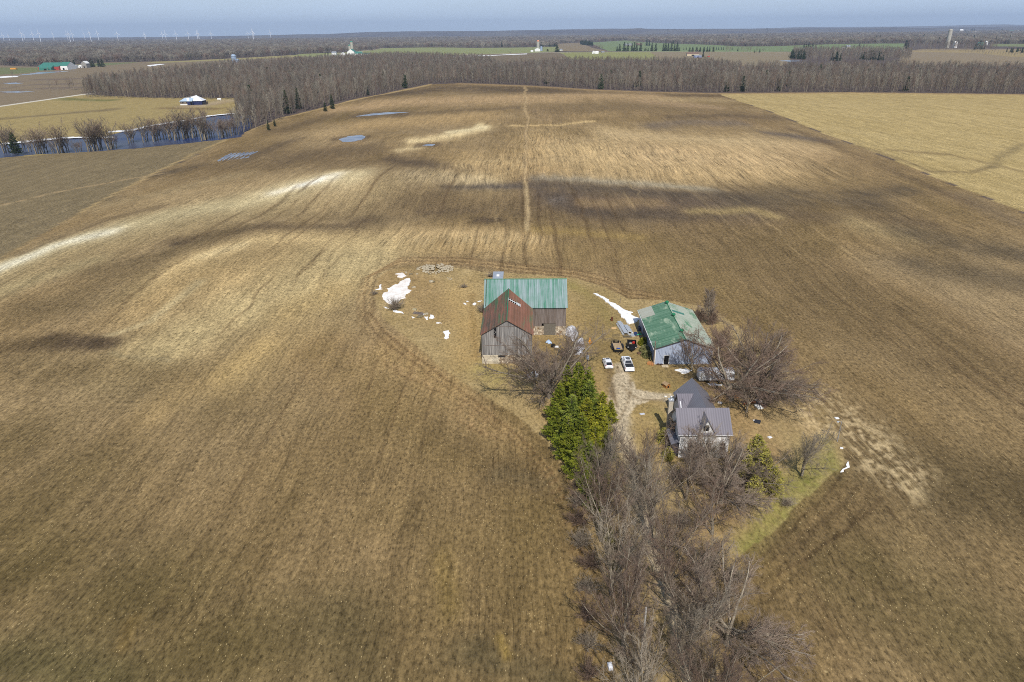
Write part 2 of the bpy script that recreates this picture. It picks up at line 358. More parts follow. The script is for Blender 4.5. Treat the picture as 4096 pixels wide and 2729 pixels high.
# soils of the big field; bottom corners also hold painted-in lens vignetting
BRK = np.clip(.42+1.15*(.6*vn(Xf/13, Yf/22, 91)+.4*vn(Xf/3.5, Yf/9, 92)), 0, 1)*.95
D = (98, 82, 60); T = (176, 148, 106); B = (206, 190, 154)
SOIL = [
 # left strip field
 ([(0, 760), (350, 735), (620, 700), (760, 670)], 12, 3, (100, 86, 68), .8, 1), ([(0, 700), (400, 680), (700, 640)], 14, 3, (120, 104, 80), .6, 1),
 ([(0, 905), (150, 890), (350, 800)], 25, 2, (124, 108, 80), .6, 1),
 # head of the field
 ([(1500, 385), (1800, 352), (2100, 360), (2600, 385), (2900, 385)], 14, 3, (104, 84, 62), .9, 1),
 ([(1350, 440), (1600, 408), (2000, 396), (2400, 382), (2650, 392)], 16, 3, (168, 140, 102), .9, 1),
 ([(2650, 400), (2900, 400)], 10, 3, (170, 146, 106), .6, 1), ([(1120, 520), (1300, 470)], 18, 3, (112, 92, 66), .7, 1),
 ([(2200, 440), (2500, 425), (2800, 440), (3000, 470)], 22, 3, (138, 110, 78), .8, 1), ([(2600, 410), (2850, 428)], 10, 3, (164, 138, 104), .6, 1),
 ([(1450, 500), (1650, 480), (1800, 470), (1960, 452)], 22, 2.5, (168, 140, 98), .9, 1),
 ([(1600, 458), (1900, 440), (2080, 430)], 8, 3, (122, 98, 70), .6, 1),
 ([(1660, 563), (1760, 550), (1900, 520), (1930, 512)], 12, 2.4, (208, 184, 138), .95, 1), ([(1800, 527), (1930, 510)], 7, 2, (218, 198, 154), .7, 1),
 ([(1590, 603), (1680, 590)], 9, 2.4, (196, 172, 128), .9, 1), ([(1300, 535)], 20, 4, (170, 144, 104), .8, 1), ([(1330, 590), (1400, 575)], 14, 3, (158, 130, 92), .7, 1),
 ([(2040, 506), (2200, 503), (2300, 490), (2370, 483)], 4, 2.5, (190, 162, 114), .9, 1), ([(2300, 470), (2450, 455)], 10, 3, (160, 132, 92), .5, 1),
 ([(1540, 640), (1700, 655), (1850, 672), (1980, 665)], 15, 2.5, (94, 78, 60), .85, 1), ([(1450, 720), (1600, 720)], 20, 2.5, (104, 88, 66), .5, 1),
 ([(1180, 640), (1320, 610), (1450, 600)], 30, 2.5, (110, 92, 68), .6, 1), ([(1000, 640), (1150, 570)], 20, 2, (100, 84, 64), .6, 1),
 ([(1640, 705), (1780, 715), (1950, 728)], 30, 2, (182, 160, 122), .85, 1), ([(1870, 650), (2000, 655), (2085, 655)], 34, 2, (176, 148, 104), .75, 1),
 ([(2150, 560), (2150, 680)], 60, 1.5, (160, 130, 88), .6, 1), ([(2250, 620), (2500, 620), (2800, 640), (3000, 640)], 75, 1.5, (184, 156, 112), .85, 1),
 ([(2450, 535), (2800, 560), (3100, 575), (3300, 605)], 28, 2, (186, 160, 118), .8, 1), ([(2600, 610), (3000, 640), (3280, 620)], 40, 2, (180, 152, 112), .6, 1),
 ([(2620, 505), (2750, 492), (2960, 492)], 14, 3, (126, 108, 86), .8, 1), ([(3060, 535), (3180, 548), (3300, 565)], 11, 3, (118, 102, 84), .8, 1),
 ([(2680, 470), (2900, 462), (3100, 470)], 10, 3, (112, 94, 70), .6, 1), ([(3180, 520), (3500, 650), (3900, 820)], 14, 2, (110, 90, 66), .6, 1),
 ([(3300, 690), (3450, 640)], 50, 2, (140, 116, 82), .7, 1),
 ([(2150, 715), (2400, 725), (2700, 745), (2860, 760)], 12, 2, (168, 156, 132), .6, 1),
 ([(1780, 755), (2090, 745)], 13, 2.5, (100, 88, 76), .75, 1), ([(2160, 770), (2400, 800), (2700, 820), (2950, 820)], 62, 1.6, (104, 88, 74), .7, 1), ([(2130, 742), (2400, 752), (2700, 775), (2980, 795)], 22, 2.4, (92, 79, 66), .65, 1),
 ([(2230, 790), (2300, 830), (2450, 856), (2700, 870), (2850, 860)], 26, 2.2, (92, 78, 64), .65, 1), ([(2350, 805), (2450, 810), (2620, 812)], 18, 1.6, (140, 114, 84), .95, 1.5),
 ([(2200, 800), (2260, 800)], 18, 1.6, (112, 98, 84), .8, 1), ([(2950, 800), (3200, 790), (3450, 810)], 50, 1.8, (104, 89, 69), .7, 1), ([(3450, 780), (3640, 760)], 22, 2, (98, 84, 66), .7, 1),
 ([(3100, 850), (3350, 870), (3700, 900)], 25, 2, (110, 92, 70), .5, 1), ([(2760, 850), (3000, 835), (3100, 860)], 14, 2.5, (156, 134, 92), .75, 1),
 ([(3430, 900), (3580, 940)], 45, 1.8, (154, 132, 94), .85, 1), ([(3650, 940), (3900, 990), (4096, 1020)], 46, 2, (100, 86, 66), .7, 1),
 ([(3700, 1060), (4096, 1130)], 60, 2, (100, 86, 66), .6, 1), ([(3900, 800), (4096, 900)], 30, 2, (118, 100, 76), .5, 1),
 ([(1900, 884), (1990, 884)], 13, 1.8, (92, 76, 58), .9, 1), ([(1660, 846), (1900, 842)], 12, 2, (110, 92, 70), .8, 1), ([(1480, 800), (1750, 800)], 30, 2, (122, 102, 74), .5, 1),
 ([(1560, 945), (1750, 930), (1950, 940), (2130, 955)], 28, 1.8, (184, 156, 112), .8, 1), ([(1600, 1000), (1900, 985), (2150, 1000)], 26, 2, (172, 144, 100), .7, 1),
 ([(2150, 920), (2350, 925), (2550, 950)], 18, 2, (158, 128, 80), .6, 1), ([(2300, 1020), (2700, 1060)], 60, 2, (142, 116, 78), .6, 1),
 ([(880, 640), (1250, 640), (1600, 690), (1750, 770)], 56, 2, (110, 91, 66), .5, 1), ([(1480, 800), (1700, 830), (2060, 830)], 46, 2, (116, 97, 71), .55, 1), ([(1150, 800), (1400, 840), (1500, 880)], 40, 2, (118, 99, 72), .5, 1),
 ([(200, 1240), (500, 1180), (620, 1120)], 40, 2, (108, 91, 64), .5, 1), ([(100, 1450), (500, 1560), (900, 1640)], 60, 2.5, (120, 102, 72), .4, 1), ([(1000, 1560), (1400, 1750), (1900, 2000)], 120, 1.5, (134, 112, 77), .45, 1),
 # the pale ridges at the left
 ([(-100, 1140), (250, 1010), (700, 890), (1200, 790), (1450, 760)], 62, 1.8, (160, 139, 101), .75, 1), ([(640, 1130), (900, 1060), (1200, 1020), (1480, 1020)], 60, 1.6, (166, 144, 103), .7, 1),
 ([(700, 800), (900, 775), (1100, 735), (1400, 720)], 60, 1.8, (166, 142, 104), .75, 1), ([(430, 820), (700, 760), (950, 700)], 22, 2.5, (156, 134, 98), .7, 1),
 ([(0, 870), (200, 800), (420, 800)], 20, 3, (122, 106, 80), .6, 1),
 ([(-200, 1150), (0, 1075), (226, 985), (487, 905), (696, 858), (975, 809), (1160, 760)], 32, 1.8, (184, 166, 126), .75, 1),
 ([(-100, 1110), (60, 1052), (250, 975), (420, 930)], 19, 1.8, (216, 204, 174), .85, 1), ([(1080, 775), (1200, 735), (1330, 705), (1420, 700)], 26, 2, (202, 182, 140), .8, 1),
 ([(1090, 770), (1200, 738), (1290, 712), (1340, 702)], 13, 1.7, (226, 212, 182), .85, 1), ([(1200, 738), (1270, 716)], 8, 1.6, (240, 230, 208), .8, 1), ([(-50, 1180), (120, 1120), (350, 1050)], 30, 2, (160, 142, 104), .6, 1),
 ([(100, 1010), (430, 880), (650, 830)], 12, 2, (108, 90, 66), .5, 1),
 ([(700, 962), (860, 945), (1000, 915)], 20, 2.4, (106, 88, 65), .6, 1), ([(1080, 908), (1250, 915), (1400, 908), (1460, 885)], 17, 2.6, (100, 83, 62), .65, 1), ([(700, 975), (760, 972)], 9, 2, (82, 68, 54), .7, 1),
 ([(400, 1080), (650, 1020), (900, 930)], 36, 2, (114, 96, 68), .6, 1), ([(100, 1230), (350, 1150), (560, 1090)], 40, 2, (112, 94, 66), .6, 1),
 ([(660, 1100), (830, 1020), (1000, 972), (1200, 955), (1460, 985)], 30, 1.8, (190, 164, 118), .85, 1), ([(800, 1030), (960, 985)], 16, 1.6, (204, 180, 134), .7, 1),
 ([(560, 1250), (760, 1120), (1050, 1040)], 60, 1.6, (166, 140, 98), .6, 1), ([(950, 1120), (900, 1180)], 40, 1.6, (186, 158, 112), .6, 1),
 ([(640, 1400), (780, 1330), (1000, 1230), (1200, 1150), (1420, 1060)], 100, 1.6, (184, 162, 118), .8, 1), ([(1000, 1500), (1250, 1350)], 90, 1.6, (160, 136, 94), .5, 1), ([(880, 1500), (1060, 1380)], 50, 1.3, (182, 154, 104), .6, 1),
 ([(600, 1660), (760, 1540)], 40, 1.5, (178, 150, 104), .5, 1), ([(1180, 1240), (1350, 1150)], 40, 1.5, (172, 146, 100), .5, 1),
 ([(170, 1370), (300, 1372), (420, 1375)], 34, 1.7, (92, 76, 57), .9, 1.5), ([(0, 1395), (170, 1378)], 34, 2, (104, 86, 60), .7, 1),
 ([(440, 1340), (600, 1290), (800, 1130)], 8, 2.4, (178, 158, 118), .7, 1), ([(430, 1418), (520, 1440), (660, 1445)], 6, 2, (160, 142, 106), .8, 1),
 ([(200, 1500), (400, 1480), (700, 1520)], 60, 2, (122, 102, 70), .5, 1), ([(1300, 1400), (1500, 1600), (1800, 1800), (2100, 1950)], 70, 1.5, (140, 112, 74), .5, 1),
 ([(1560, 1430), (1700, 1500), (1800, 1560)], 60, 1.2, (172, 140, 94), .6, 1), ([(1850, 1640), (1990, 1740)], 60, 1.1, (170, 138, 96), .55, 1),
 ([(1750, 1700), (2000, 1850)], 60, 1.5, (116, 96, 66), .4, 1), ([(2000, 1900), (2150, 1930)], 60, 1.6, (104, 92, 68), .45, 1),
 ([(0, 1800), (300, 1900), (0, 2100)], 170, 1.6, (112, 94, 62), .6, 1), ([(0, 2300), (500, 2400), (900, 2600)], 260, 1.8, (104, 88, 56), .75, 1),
 ([(0, 2650), (400, 2729)], 120, 2, (92, 82, 52), .6, 1), ([(1400, 2500), (1500, 2729)], 150, 1.6, (100, 86, 58), .55, 1), ([(1900, 2600), (2200, 2700)], 90, 1.6, (96, 86, 62), .5, 1),  # bottom left corner: darker soil, with some lens vignetting put into the colour
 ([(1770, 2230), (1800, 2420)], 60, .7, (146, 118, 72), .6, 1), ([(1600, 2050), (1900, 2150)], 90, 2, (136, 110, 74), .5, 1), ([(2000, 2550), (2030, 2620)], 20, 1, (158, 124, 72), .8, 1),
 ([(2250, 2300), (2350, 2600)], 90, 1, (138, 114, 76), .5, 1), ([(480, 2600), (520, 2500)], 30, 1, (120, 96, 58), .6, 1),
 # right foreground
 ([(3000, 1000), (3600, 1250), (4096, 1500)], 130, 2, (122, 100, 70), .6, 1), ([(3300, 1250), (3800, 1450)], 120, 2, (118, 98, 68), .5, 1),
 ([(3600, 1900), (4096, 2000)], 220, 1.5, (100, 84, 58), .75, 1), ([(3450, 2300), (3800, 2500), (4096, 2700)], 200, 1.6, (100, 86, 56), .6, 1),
 ([(3100, 2500), (3100, 2729)], 150, 1.2, (118, 92, 62), .6, 1), ([(2950, 2180), (3100, 2300)], 50, 1.5, (142, 108, 70), .5, 1), ([(3150, 2150), (3500, 2000)], 80, 1.5, (118, 98, 68), .5, 1),
]
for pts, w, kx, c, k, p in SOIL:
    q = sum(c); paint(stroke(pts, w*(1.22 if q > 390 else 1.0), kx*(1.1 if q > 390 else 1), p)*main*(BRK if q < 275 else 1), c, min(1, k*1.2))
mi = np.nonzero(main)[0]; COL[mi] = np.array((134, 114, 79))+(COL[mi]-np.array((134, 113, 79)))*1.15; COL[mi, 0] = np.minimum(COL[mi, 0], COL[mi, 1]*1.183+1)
# drainage and furrow lines, straw streaks
for _i in range(70):
    rr = random.Random(_i); x0 = rr.uniform(-120, 110); y0 = rr.uniform(60, 330); L = rr.uniform(15, 60); wob = rr.uniform(.4, 1.4)
    j0, j1 = np.searchsorted(gy, (y0-L, y0+L)); i0, i1 = np.searchsorted(gx, (x0-6, x0+6)); yy = Y[j0:j1, i0:i1]
    xx = x0+wob*(vn((yy-y0)/9, yy*0+_i, 60)*2-1); hw = rr.uniform(.16, .34)*np.clip(yy/110, .6, 4)
    m = np.zeros((nY, nX)); m[j0:j1, i0:i1] = np.exp(-((X[j0:j1, i0:i1]-xx)/hw)**2)*np.clip(1-abs(yy-y0)/L, 0, 1)**.4; m = m.ravel()*main
    paint(m, (86, 68, 46) if _i % 4 else (170, 146, 104), rr.uniform(.3, .6))
for pts, s_ in [([(2180, 560), (2400, 600), (2800, 650), (3150, 650)], 75), ([(1640, 700), (1950, 720)], 30), ([(1880, 655), (2085, 655)], 34), 
                ([(1600, 960), (2130, 960)], 40)]: paint(stroke(pts, s_, 2)*main, None, .9, straw=1.0, row=1.6)
for q_ in ([(1420, 462), (1640, 452)], [(1350, 556), (1465, 552)], [(1680, 581), (1745, 581)], [(900, 640), (1010, 618)]): paint(stroke(q_, 11, 1.8, 2)*main, (106, 89, 66), .7)
# grassy strips: up the middle of the field and along its left edge
paint(stroke([(2112, 915), (2106, 830), (2101, 735)], 11, 1.0, 2, .3), (192, 168, 126), .8, grs=.4); paint(stroke([(2101, 735), (2098, 650), (2103, 560), (2107, 470), (2102, 352)], 7.5, .9, 1.5, .3), (182, 156, 114), .75)
for a in (-6, 7): paint(stroke([(2112+a, 900), (2101+a, 700), (2106+a, 500)], 2.5, .8, 1, .2), (122, 100, 72), .5)
paint(stroke([(320, 850), (600, 702), (760, 625), (930, 549), (1130, 472), (1290, 434), (1400, 404), (1560, 372), (1720, 340)], 4.5, 1.6, 2, .4), (170, 146, 102), .9, grs=.5)
paint(stroke([(0, 1030), (150, 950), (320, 850)], 5, 1.6, 1, .6), (150, 128, 88), .6); paint(stroke([(0, 825), (250, 765), (500, 720), (660, 692)], 3, 2.4, 1.5, .5), (168, 144, 106), .85)
paint(stroke([(1830, 335), (2100, 344), (2350, 359), (2600, 369), (2868, 375), (3400, 372), (4096, 379)], 3.0, 3, 1.5, .3), (162, 136, 96), .7)
# farmyard
YARD = [(1500, 1190), (1512, 1110), (1560, 1078), (1650, 1056), (1800, 1066), (1950, 1090), (2130, 1098), (2290, 1108), (2420, 1150), (2520, 1196), (2700, 1205), (2850, 1235), (2990, 1330), (3140, 1480),
        (3280, 1600), (3370, 1760), (3385, 1850), (3320, 1905), (3200, 2010), (3100, 2120), (2980, 2200), (2900, 2290), (2860, 2450), (2900, 2760), (2470, 2760), (2430, 2500), (2360, 2150), (2290, 1930), (2190, 1770),
        (2050, 1650), (1900, 1560), (1760, 1470), (1600, 1330), (1530, 1270)]
yard = inside(YARD, .8); paint(yard, (162, 140, 98), row=0, straw=.35, grs=.9)
COL += yard[:, None]*(fbm(Xf/7, Yf/7, 41)*13+fbm(Xf/2, Yf/2, 42)*7)[:, None]
YBR = np.clip(.35+1.3*(.55*vn(Xf/3.2, Yf/4.5, 95)+.45*vn(Xf/1.1, Yf/1.6, 96)), 0, 1)
for pts, w, kx, c, k in [
 ([(1560, 1110), (1700, 1150), (1760, 1240)], 50, 1.6, (152, 120, 82), .8), ([(1650, 1075), (1800, 1080)], 12, 2, (124, 104, 72), .6), ([(1560, 1070), (1780, 1062)], 7, 2, (108, 88, 62), .7),
 ([(1850, 1180), (1880, 1350), (1850, 1430)], 60, 1.2, (182, 152, 100), .7), ([(1950, 1480), (2020, 1520)], 34, 2, (160, 148, 86), .8), ([(2040, 1530), (2080, 1570)], 26, 1.4, (184, 158, 112), .7),
 ([(1905, 1180), (1900, 1430)], 10, 1, (148, 108, 66), .6),
 ([(2280, 1130), (2350, 1170), (2420, 1230), (2460, 1290)], 16, 1.6, (132, 122, 66), .75), ([(2290, 1240), (2360, 1290)], 40, 1.2, (168, 140, 92), .6),
 ([(2200, 1380), (2300, 1440)], 40, 1.6, (122, 98, 62), .7), ([(2430, 1330), (2440, 1450)], 60, 1.0, (136, 112, 66), .8), ([(2400, 1300), (2400, 1380)], 20, 1.3, (124, 102, 72), .6),
 ([(2560, 1460), (2620, 1510), (2680, 1540)], 40, 1.5, (140, 124, 72), .8), ([(2700, 1500), (2800, 1540), (3000, 1580)], 40, 2, (112, 92, 62), .75), ([(2390, 1490), (2380, 1620)], 24, 1.2, (158, 130, 82), .8),
 ([(2560, 1640), (2600, 1720), (2640, 1780)], 60, 1.2, (156, 132, 80), .7), ([(2620, 1640), (2660, 1700)], 20, 1.4, (130, 122, 70), .6),
 ([(3000, 1650), (3150, 1650), (3250, 1700)], 70, 1.2, (158, 134, 98), .8), ([(2950, 1700), (3050, 1800)], 60, 1.3, (150, 118, 80), .6), ([(3300, 1760), (3330, 1860)], 30, 1, (128, 126, 70), .9),
 ([(3290, 1850), (3180, 1950), (3080, 2080), (2990, 2180)], 50, 1.25, (126, 126, 62), .95), ([(3120, 2010), (3060, 2120)], 18, 1.5, (152, 140, 80), .6), ([(3230, 1780), (3260, 1850)], 40, 1.4, (136, 122, 84), .6),
 ([(2950, 1950), (2850, 2100), (2800, 2250)], 70, 1.2, (138, 112, 76), .7), ([(2700, 2100), (2780, 2500), (2800, 2729)], 80, 1, (118, 98, 72), .7), ([(2500, 2100), (2550, 2700)], 70, 1, (112, 94, 68), .7),
 ([(2340, 2050), (2400, 2350), (2450, 2729)], 30, 1, (116, 94, 64), .6), ([(2210, 1650), (2260, 1800)], 40, 1, (138, 112, 76), .6), ([(3060, 1600), (2960, 1560)], 30, 2, (98, 80, 58), .7)]:
    paint(stroke(pts, w, kx)*np.clip(yard+.3, 0, 1)*YBR, c, k)
paint(stroke([(2400, 1230), (2420, 1350), (2390, 1450), (2560, 1440), (2600, 1500)], 80, 1.2)*yard, (138, 119, 76), .7); paint(stroke([(2380, 1380), (2420, 1400)], 26, 1.6)*yard, (116, 98, 66), .6)
COL[:, 0] = np.where(yard > .5, np.minimum(COL[:, 0], COL[:, 1]*1.2), COL[:, 0])
# gravel lane, its spur to the house and its ruts
lane = np.maximum.reduce([inside([(2432, 1560), (2450, 1500), (2500, 1484), (2524, 1520), (2548, 1556), (2620, 1574), (2706, 1578), (2706, 1606), (2600, 1604), (2545, 1622), (2508, 1675), (2512, 1760), (2468, 1760), (2436, 1660)], .3), stroke([(2480, 1470), (2500, 1530), (2492, 1590)], 18, 1.7, 2, .3), stroke([(2490, 1585), (2480, 1640), (2490, 1690)], 22, 1.8, 2, .3), stroke([(2490, 1695), (2510, 1800), (2540, 1920), (2608, 2185), (2700, 2480), (2760, 2729), (2830, 2950)], 34, .95, 1.5, .3),
        stroke([(2500, 1575), (2580, 1582), (2700, 1592)], 17, 1.6, 2, .3)])
paint(lane, (198, 182, 154), .97, straw=.1, grs=.25)
for a in ([(2440, 1480), (2450, 1560), (2465, 1620), (2460, 1660)], [(2517, 1500), (2520, 1560), (2505, 1620), (2470, 1690)], [(2500, 1570), (2560, 1596), (2700, 1603)], [(2470, 1470), (2480, 1540), (2540, 1590)]): paint(stroke(a, 3, 1.1, 1, .3), (112, 94, 70), .7)
paint(stroke([(2435, 1500), (2440, 1580)], 22, .7), (104, 86, 62), .7)
# wheel tracks round the yard
TR = [(1480, 1260), (1470, 1180), (1490, 1100), (1600, 1046), (1850, 1046), (2100, 1078), (2290, 1094), (2430, 1130), (2520, 1176), (2640, 1196)]
for o_, c, k in ((0, (118, 92, 62), .6), (9, (178, 148, 102), .6), (-12, (172, 142, 98), .6), (-24, (122, 96, 66), .5), (20, (120, 94, 64), .4)):
    paint(stroke([(x-(14+o_ if x < 1560 else 0)-o_*.3, y+(o_*.6)) for x, y in TR], 3.2, 1.3, 1, .4), c, k)
TL = [(1480, 1250), (1530, 1320), (1640, 1420), (1780, 1520), (1950, 1640), (2090, 1760), (2200, 1880), (2280, 2050), (2330, 2250), (2380, 2600)]
for o_, c, k in ((0, (114, 88, 58), .75), (14, (176, 144, 98), .5), (26, (110, 86, 58), .6), (-12, (184, 154, 108), .45), (42, (168, 138, 92), .35), (54, (112, 90, 60), .3)):
    paint(stroke([(x-o_, y+o_*.5) for x, y in TL], 3.6, 1.0, 1, .5), c, k)
for cx, cy, r in [(1600, 1480, 1), (1660, 1500, 1), (1720, 1530, 1), (1850, 1660, 1), (1900, 1690, 1), (1950, 1710, 1), (1560, 1450, 1)]:
    paint(stroke([(cx+10, cy-60), (cx-28, cy-20), (cx-22, cy+20), (cx+40, cy+42)], 3, 1, 1, .4), (108, 84, 56), .5); paint(stroke([(cx+24, cy-60), (cx-12, cy-20), (cx-6, cy+14), (cx+50, cy+34)], 4, 1, 1, .4), (182, 150, 106), .45)
for pts_, w_, c_, k_ in (([(3110, 2300), (3250, 2212), (3400, 2110), (3535, 1995)], 6, (84, 68, 46), .8), ([(3080, 2240), (3220, 2140), (3380, 2010)], 5, (92, 76, 52), .6), ([(3330, 2270), (3450, 2360), (3590, 2470)], 7, (138, 116, 82), .7), ([(3300, 2210), (3420, 2300), (3560, 2400)], 5, (90, 74, 50), .5),
        ([(3470, 2140), (3560, 2230), (3640, 2310)], 6, (136, 114, 78), .6), ([(3560, 2040), (3620, 2110)], 6, (84, 68, 46), .7), ([(3120, 2330), (3300, 2470), (3420, 2600)], 6, (134, 112, 74), .5), ([(3640, 2100), (3800, 2260), (3960, 2420)], 7, (132, 112, 76), .5), ([(3180, 2420), (3350, 2560)], 5, (90, 74, 50), .5)):
    paint(stroke(pts_, w_, 1.1, 1, .5)*main, c_, k_)
TRR = [(3400, 1830), (3330, 1960), (3200, 2080), (3080, 2200), (2950, 2320)]
for o_, c, k in ((0, (88, 72, 48), .7), (30, (138, 114, 78), .4), (60, (92, 76, 52), .6), (110, (90, 74, 50), .6), (85, (136, 112, 76), .4)):
    paint(stroke([(x+o_, y+o_*.8) for x, y in TRR], 5, 1.1, 1, .5), c, k)
# the combed, straw-littered patch east of the yard
comb = np.clip(stroke([(3180, 1570), (3330, 1670), (3480, 1780), (3590, 1880)], 92, 1.6, 1.5, .8)+stroke([(3560, 1880), (3640, 1980)], 60, 1.2)*.5, 0, 1)
cm = np.clip((vn(Xf*1.7+Yf*.5, (Yf-Xf*.35)*.85, 77)-.55+.5*(vn(Xf*.25, Yf*.2, 78)-.5))*6+.3, 0, 1); paint(comb*cm, (198, 175, 134), .85); paint(comb*(1-cm), (116, 97, 68), .6)
paint(comb, None, 1, straw=.9, row=.3)
# field roads further off
paint(stroke([(-60, 433), (0, 425), (150, 404), (340, 378)], 4.6, 3, 3, .05), (226, 220, 206), 1, row=0, straw=0)
paint(stroke([(1300, 220), (1340, 216), (1415, 211), (1530, 193)], 1.1, 3, 3, 0), (190, 176, 150), 1)
paint(stroke([(1830, 220), (2100, 213), (2300, 208.5), (2700, 207.5), (3160, 208.5)], .8, 4, 3, 0), (180, 168, 140), 1)
paint(stroke([(810, 428), (900, 404), (960, 400)], 6, 4), (176, 158, 128), .7)
COL = np.clip(COL, 20, 250)
ZF = terr(Xf, Yf)
# river bed and ponds are dug in
RIVER = [(-2000, 810), (0, 631), (138, 618), (353, 607), (552, 592), (745, 573), (883, 558), (960, 548), (1010, 500), (1000, 440), (940, 454), (828, 465), (762, 479), (663, 493), (585, 506), (530, 520), (470, 530), (410, 547), (330, 551), (248, 553), (110, 566), (0, 577), (-2000, 720)]
riv = inside(RIVER, 0); paint(riv, (84, 74, 60), 1, row=0, straw=0)
ZF = ZF - riv*1.2
def srgb2lin(a): a = a/255.0; return np.where(a <= 0.04045, a/12.92, ((a+0.055)/1.055)**2.4)
gm = bpy.data.meshes.new('ground')
idx = np.arange(nX*nY).reshape(nY, nX)
quads = np.stack([idx[:-1, :-1], idx[:-1, 1:], idx[1:, 1:], idx[1:, :-1]], -1).reshape(-1, 4)
# the sheet only needs to reach as far sideways as it can be seen from
cxq = Xf[quads].mean(1); cyq = Yf[quads].mean(1); quads = quads[(abs(cxq) < 500+np.maximum(cyq, 0)*1.15)]
gm.vertices.add(len(Xf)); gm.vertices.foreach_set('co', np.stack([Xf, Yf, ZF], 1).ravel())
gm.loops.add(len(quads)*4); gm.loops.foreach_set('vertex_index', quads.ravel().astype(np.int32))
gm.polygons.add(len(quads)); gm.polygons.foreach_set('loop_start', np.arange(0, len(quads)*4, 4, dtype=np.int32))
gm.polygons.foreach_set('use_smooth', np.ones(len(quads), bool)); gm.update(calc_edges=True); gm.validate()
ca = gm.color_attributes.new('soil', 'FLOAT_COLOR', 'POINT'); ca.data.foreach_set('color', np.concatenate([srgb2lin(COL)*ALB, np.ones((len(Xf), 1))], 1).ravel())
cb = gm.color_attributes.new('cover', 'FLOAT_COLOR', 'POINT'); cb.data.foreach_set('color', np.stack([STR, ROW, GRS, np.ones(len(Xf))], 1).ravel())
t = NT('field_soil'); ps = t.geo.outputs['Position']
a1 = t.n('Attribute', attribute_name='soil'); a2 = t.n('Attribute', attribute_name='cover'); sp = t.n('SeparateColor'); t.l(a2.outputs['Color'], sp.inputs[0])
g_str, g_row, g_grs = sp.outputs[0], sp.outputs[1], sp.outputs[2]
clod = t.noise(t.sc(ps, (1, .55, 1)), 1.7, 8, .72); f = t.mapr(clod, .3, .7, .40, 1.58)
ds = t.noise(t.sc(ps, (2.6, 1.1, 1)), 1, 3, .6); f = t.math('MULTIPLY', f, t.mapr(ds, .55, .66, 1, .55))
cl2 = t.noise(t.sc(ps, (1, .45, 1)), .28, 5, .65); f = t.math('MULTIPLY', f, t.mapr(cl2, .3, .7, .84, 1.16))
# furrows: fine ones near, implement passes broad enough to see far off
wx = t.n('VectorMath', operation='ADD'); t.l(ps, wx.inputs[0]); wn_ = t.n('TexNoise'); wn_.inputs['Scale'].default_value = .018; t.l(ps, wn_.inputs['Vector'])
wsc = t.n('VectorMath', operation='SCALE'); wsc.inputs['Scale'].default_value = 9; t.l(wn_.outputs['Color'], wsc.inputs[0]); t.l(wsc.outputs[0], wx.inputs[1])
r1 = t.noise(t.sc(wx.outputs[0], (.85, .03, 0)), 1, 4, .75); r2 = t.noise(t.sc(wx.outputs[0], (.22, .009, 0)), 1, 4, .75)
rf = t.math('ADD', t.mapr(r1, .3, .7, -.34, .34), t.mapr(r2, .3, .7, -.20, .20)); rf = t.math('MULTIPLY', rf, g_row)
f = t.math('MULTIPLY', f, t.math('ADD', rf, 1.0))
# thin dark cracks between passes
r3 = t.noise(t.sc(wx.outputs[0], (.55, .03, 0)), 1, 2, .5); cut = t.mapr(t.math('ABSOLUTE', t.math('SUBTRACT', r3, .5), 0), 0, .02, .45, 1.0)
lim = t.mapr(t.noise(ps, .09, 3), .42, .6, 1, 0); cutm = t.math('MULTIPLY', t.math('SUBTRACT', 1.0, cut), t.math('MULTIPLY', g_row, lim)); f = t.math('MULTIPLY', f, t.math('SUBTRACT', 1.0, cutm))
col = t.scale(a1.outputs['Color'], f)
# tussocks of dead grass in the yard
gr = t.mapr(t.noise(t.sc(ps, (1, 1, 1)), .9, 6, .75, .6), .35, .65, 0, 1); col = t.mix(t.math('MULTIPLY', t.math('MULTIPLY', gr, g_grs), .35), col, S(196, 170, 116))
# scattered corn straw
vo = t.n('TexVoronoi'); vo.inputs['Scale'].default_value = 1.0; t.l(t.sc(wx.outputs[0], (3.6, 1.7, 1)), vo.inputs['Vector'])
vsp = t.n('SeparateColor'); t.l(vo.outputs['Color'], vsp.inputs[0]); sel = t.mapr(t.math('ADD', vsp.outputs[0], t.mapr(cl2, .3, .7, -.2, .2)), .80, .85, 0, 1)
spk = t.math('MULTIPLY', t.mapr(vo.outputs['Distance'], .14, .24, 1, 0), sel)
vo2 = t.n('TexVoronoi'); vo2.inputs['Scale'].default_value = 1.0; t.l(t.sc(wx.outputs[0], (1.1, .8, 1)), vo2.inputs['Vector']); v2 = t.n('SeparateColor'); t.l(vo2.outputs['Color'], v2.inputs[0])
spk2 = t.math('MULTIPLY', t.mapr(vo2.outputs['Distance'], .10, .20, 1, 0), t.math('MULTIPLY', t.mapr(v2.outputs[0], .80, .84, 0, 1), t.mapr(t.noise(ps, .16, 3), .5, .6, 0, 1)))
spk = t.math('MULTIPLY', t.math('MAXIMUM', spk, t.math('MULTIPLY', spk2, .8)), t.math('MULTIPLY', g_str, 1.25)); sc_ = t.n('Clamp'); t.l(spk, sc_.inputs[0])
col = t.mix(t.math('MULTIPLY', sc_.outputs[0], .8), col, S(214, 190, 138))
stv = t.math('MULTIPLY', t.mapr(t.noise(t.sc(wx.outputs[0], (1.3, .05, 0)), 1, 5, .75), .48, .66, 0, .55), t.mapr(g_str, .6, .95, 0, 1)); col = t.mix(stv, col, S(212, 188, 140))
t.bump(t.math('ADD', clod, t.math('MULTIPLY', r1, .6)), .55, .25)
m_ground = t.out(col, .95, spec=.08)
gm.materials.append(m_ground)
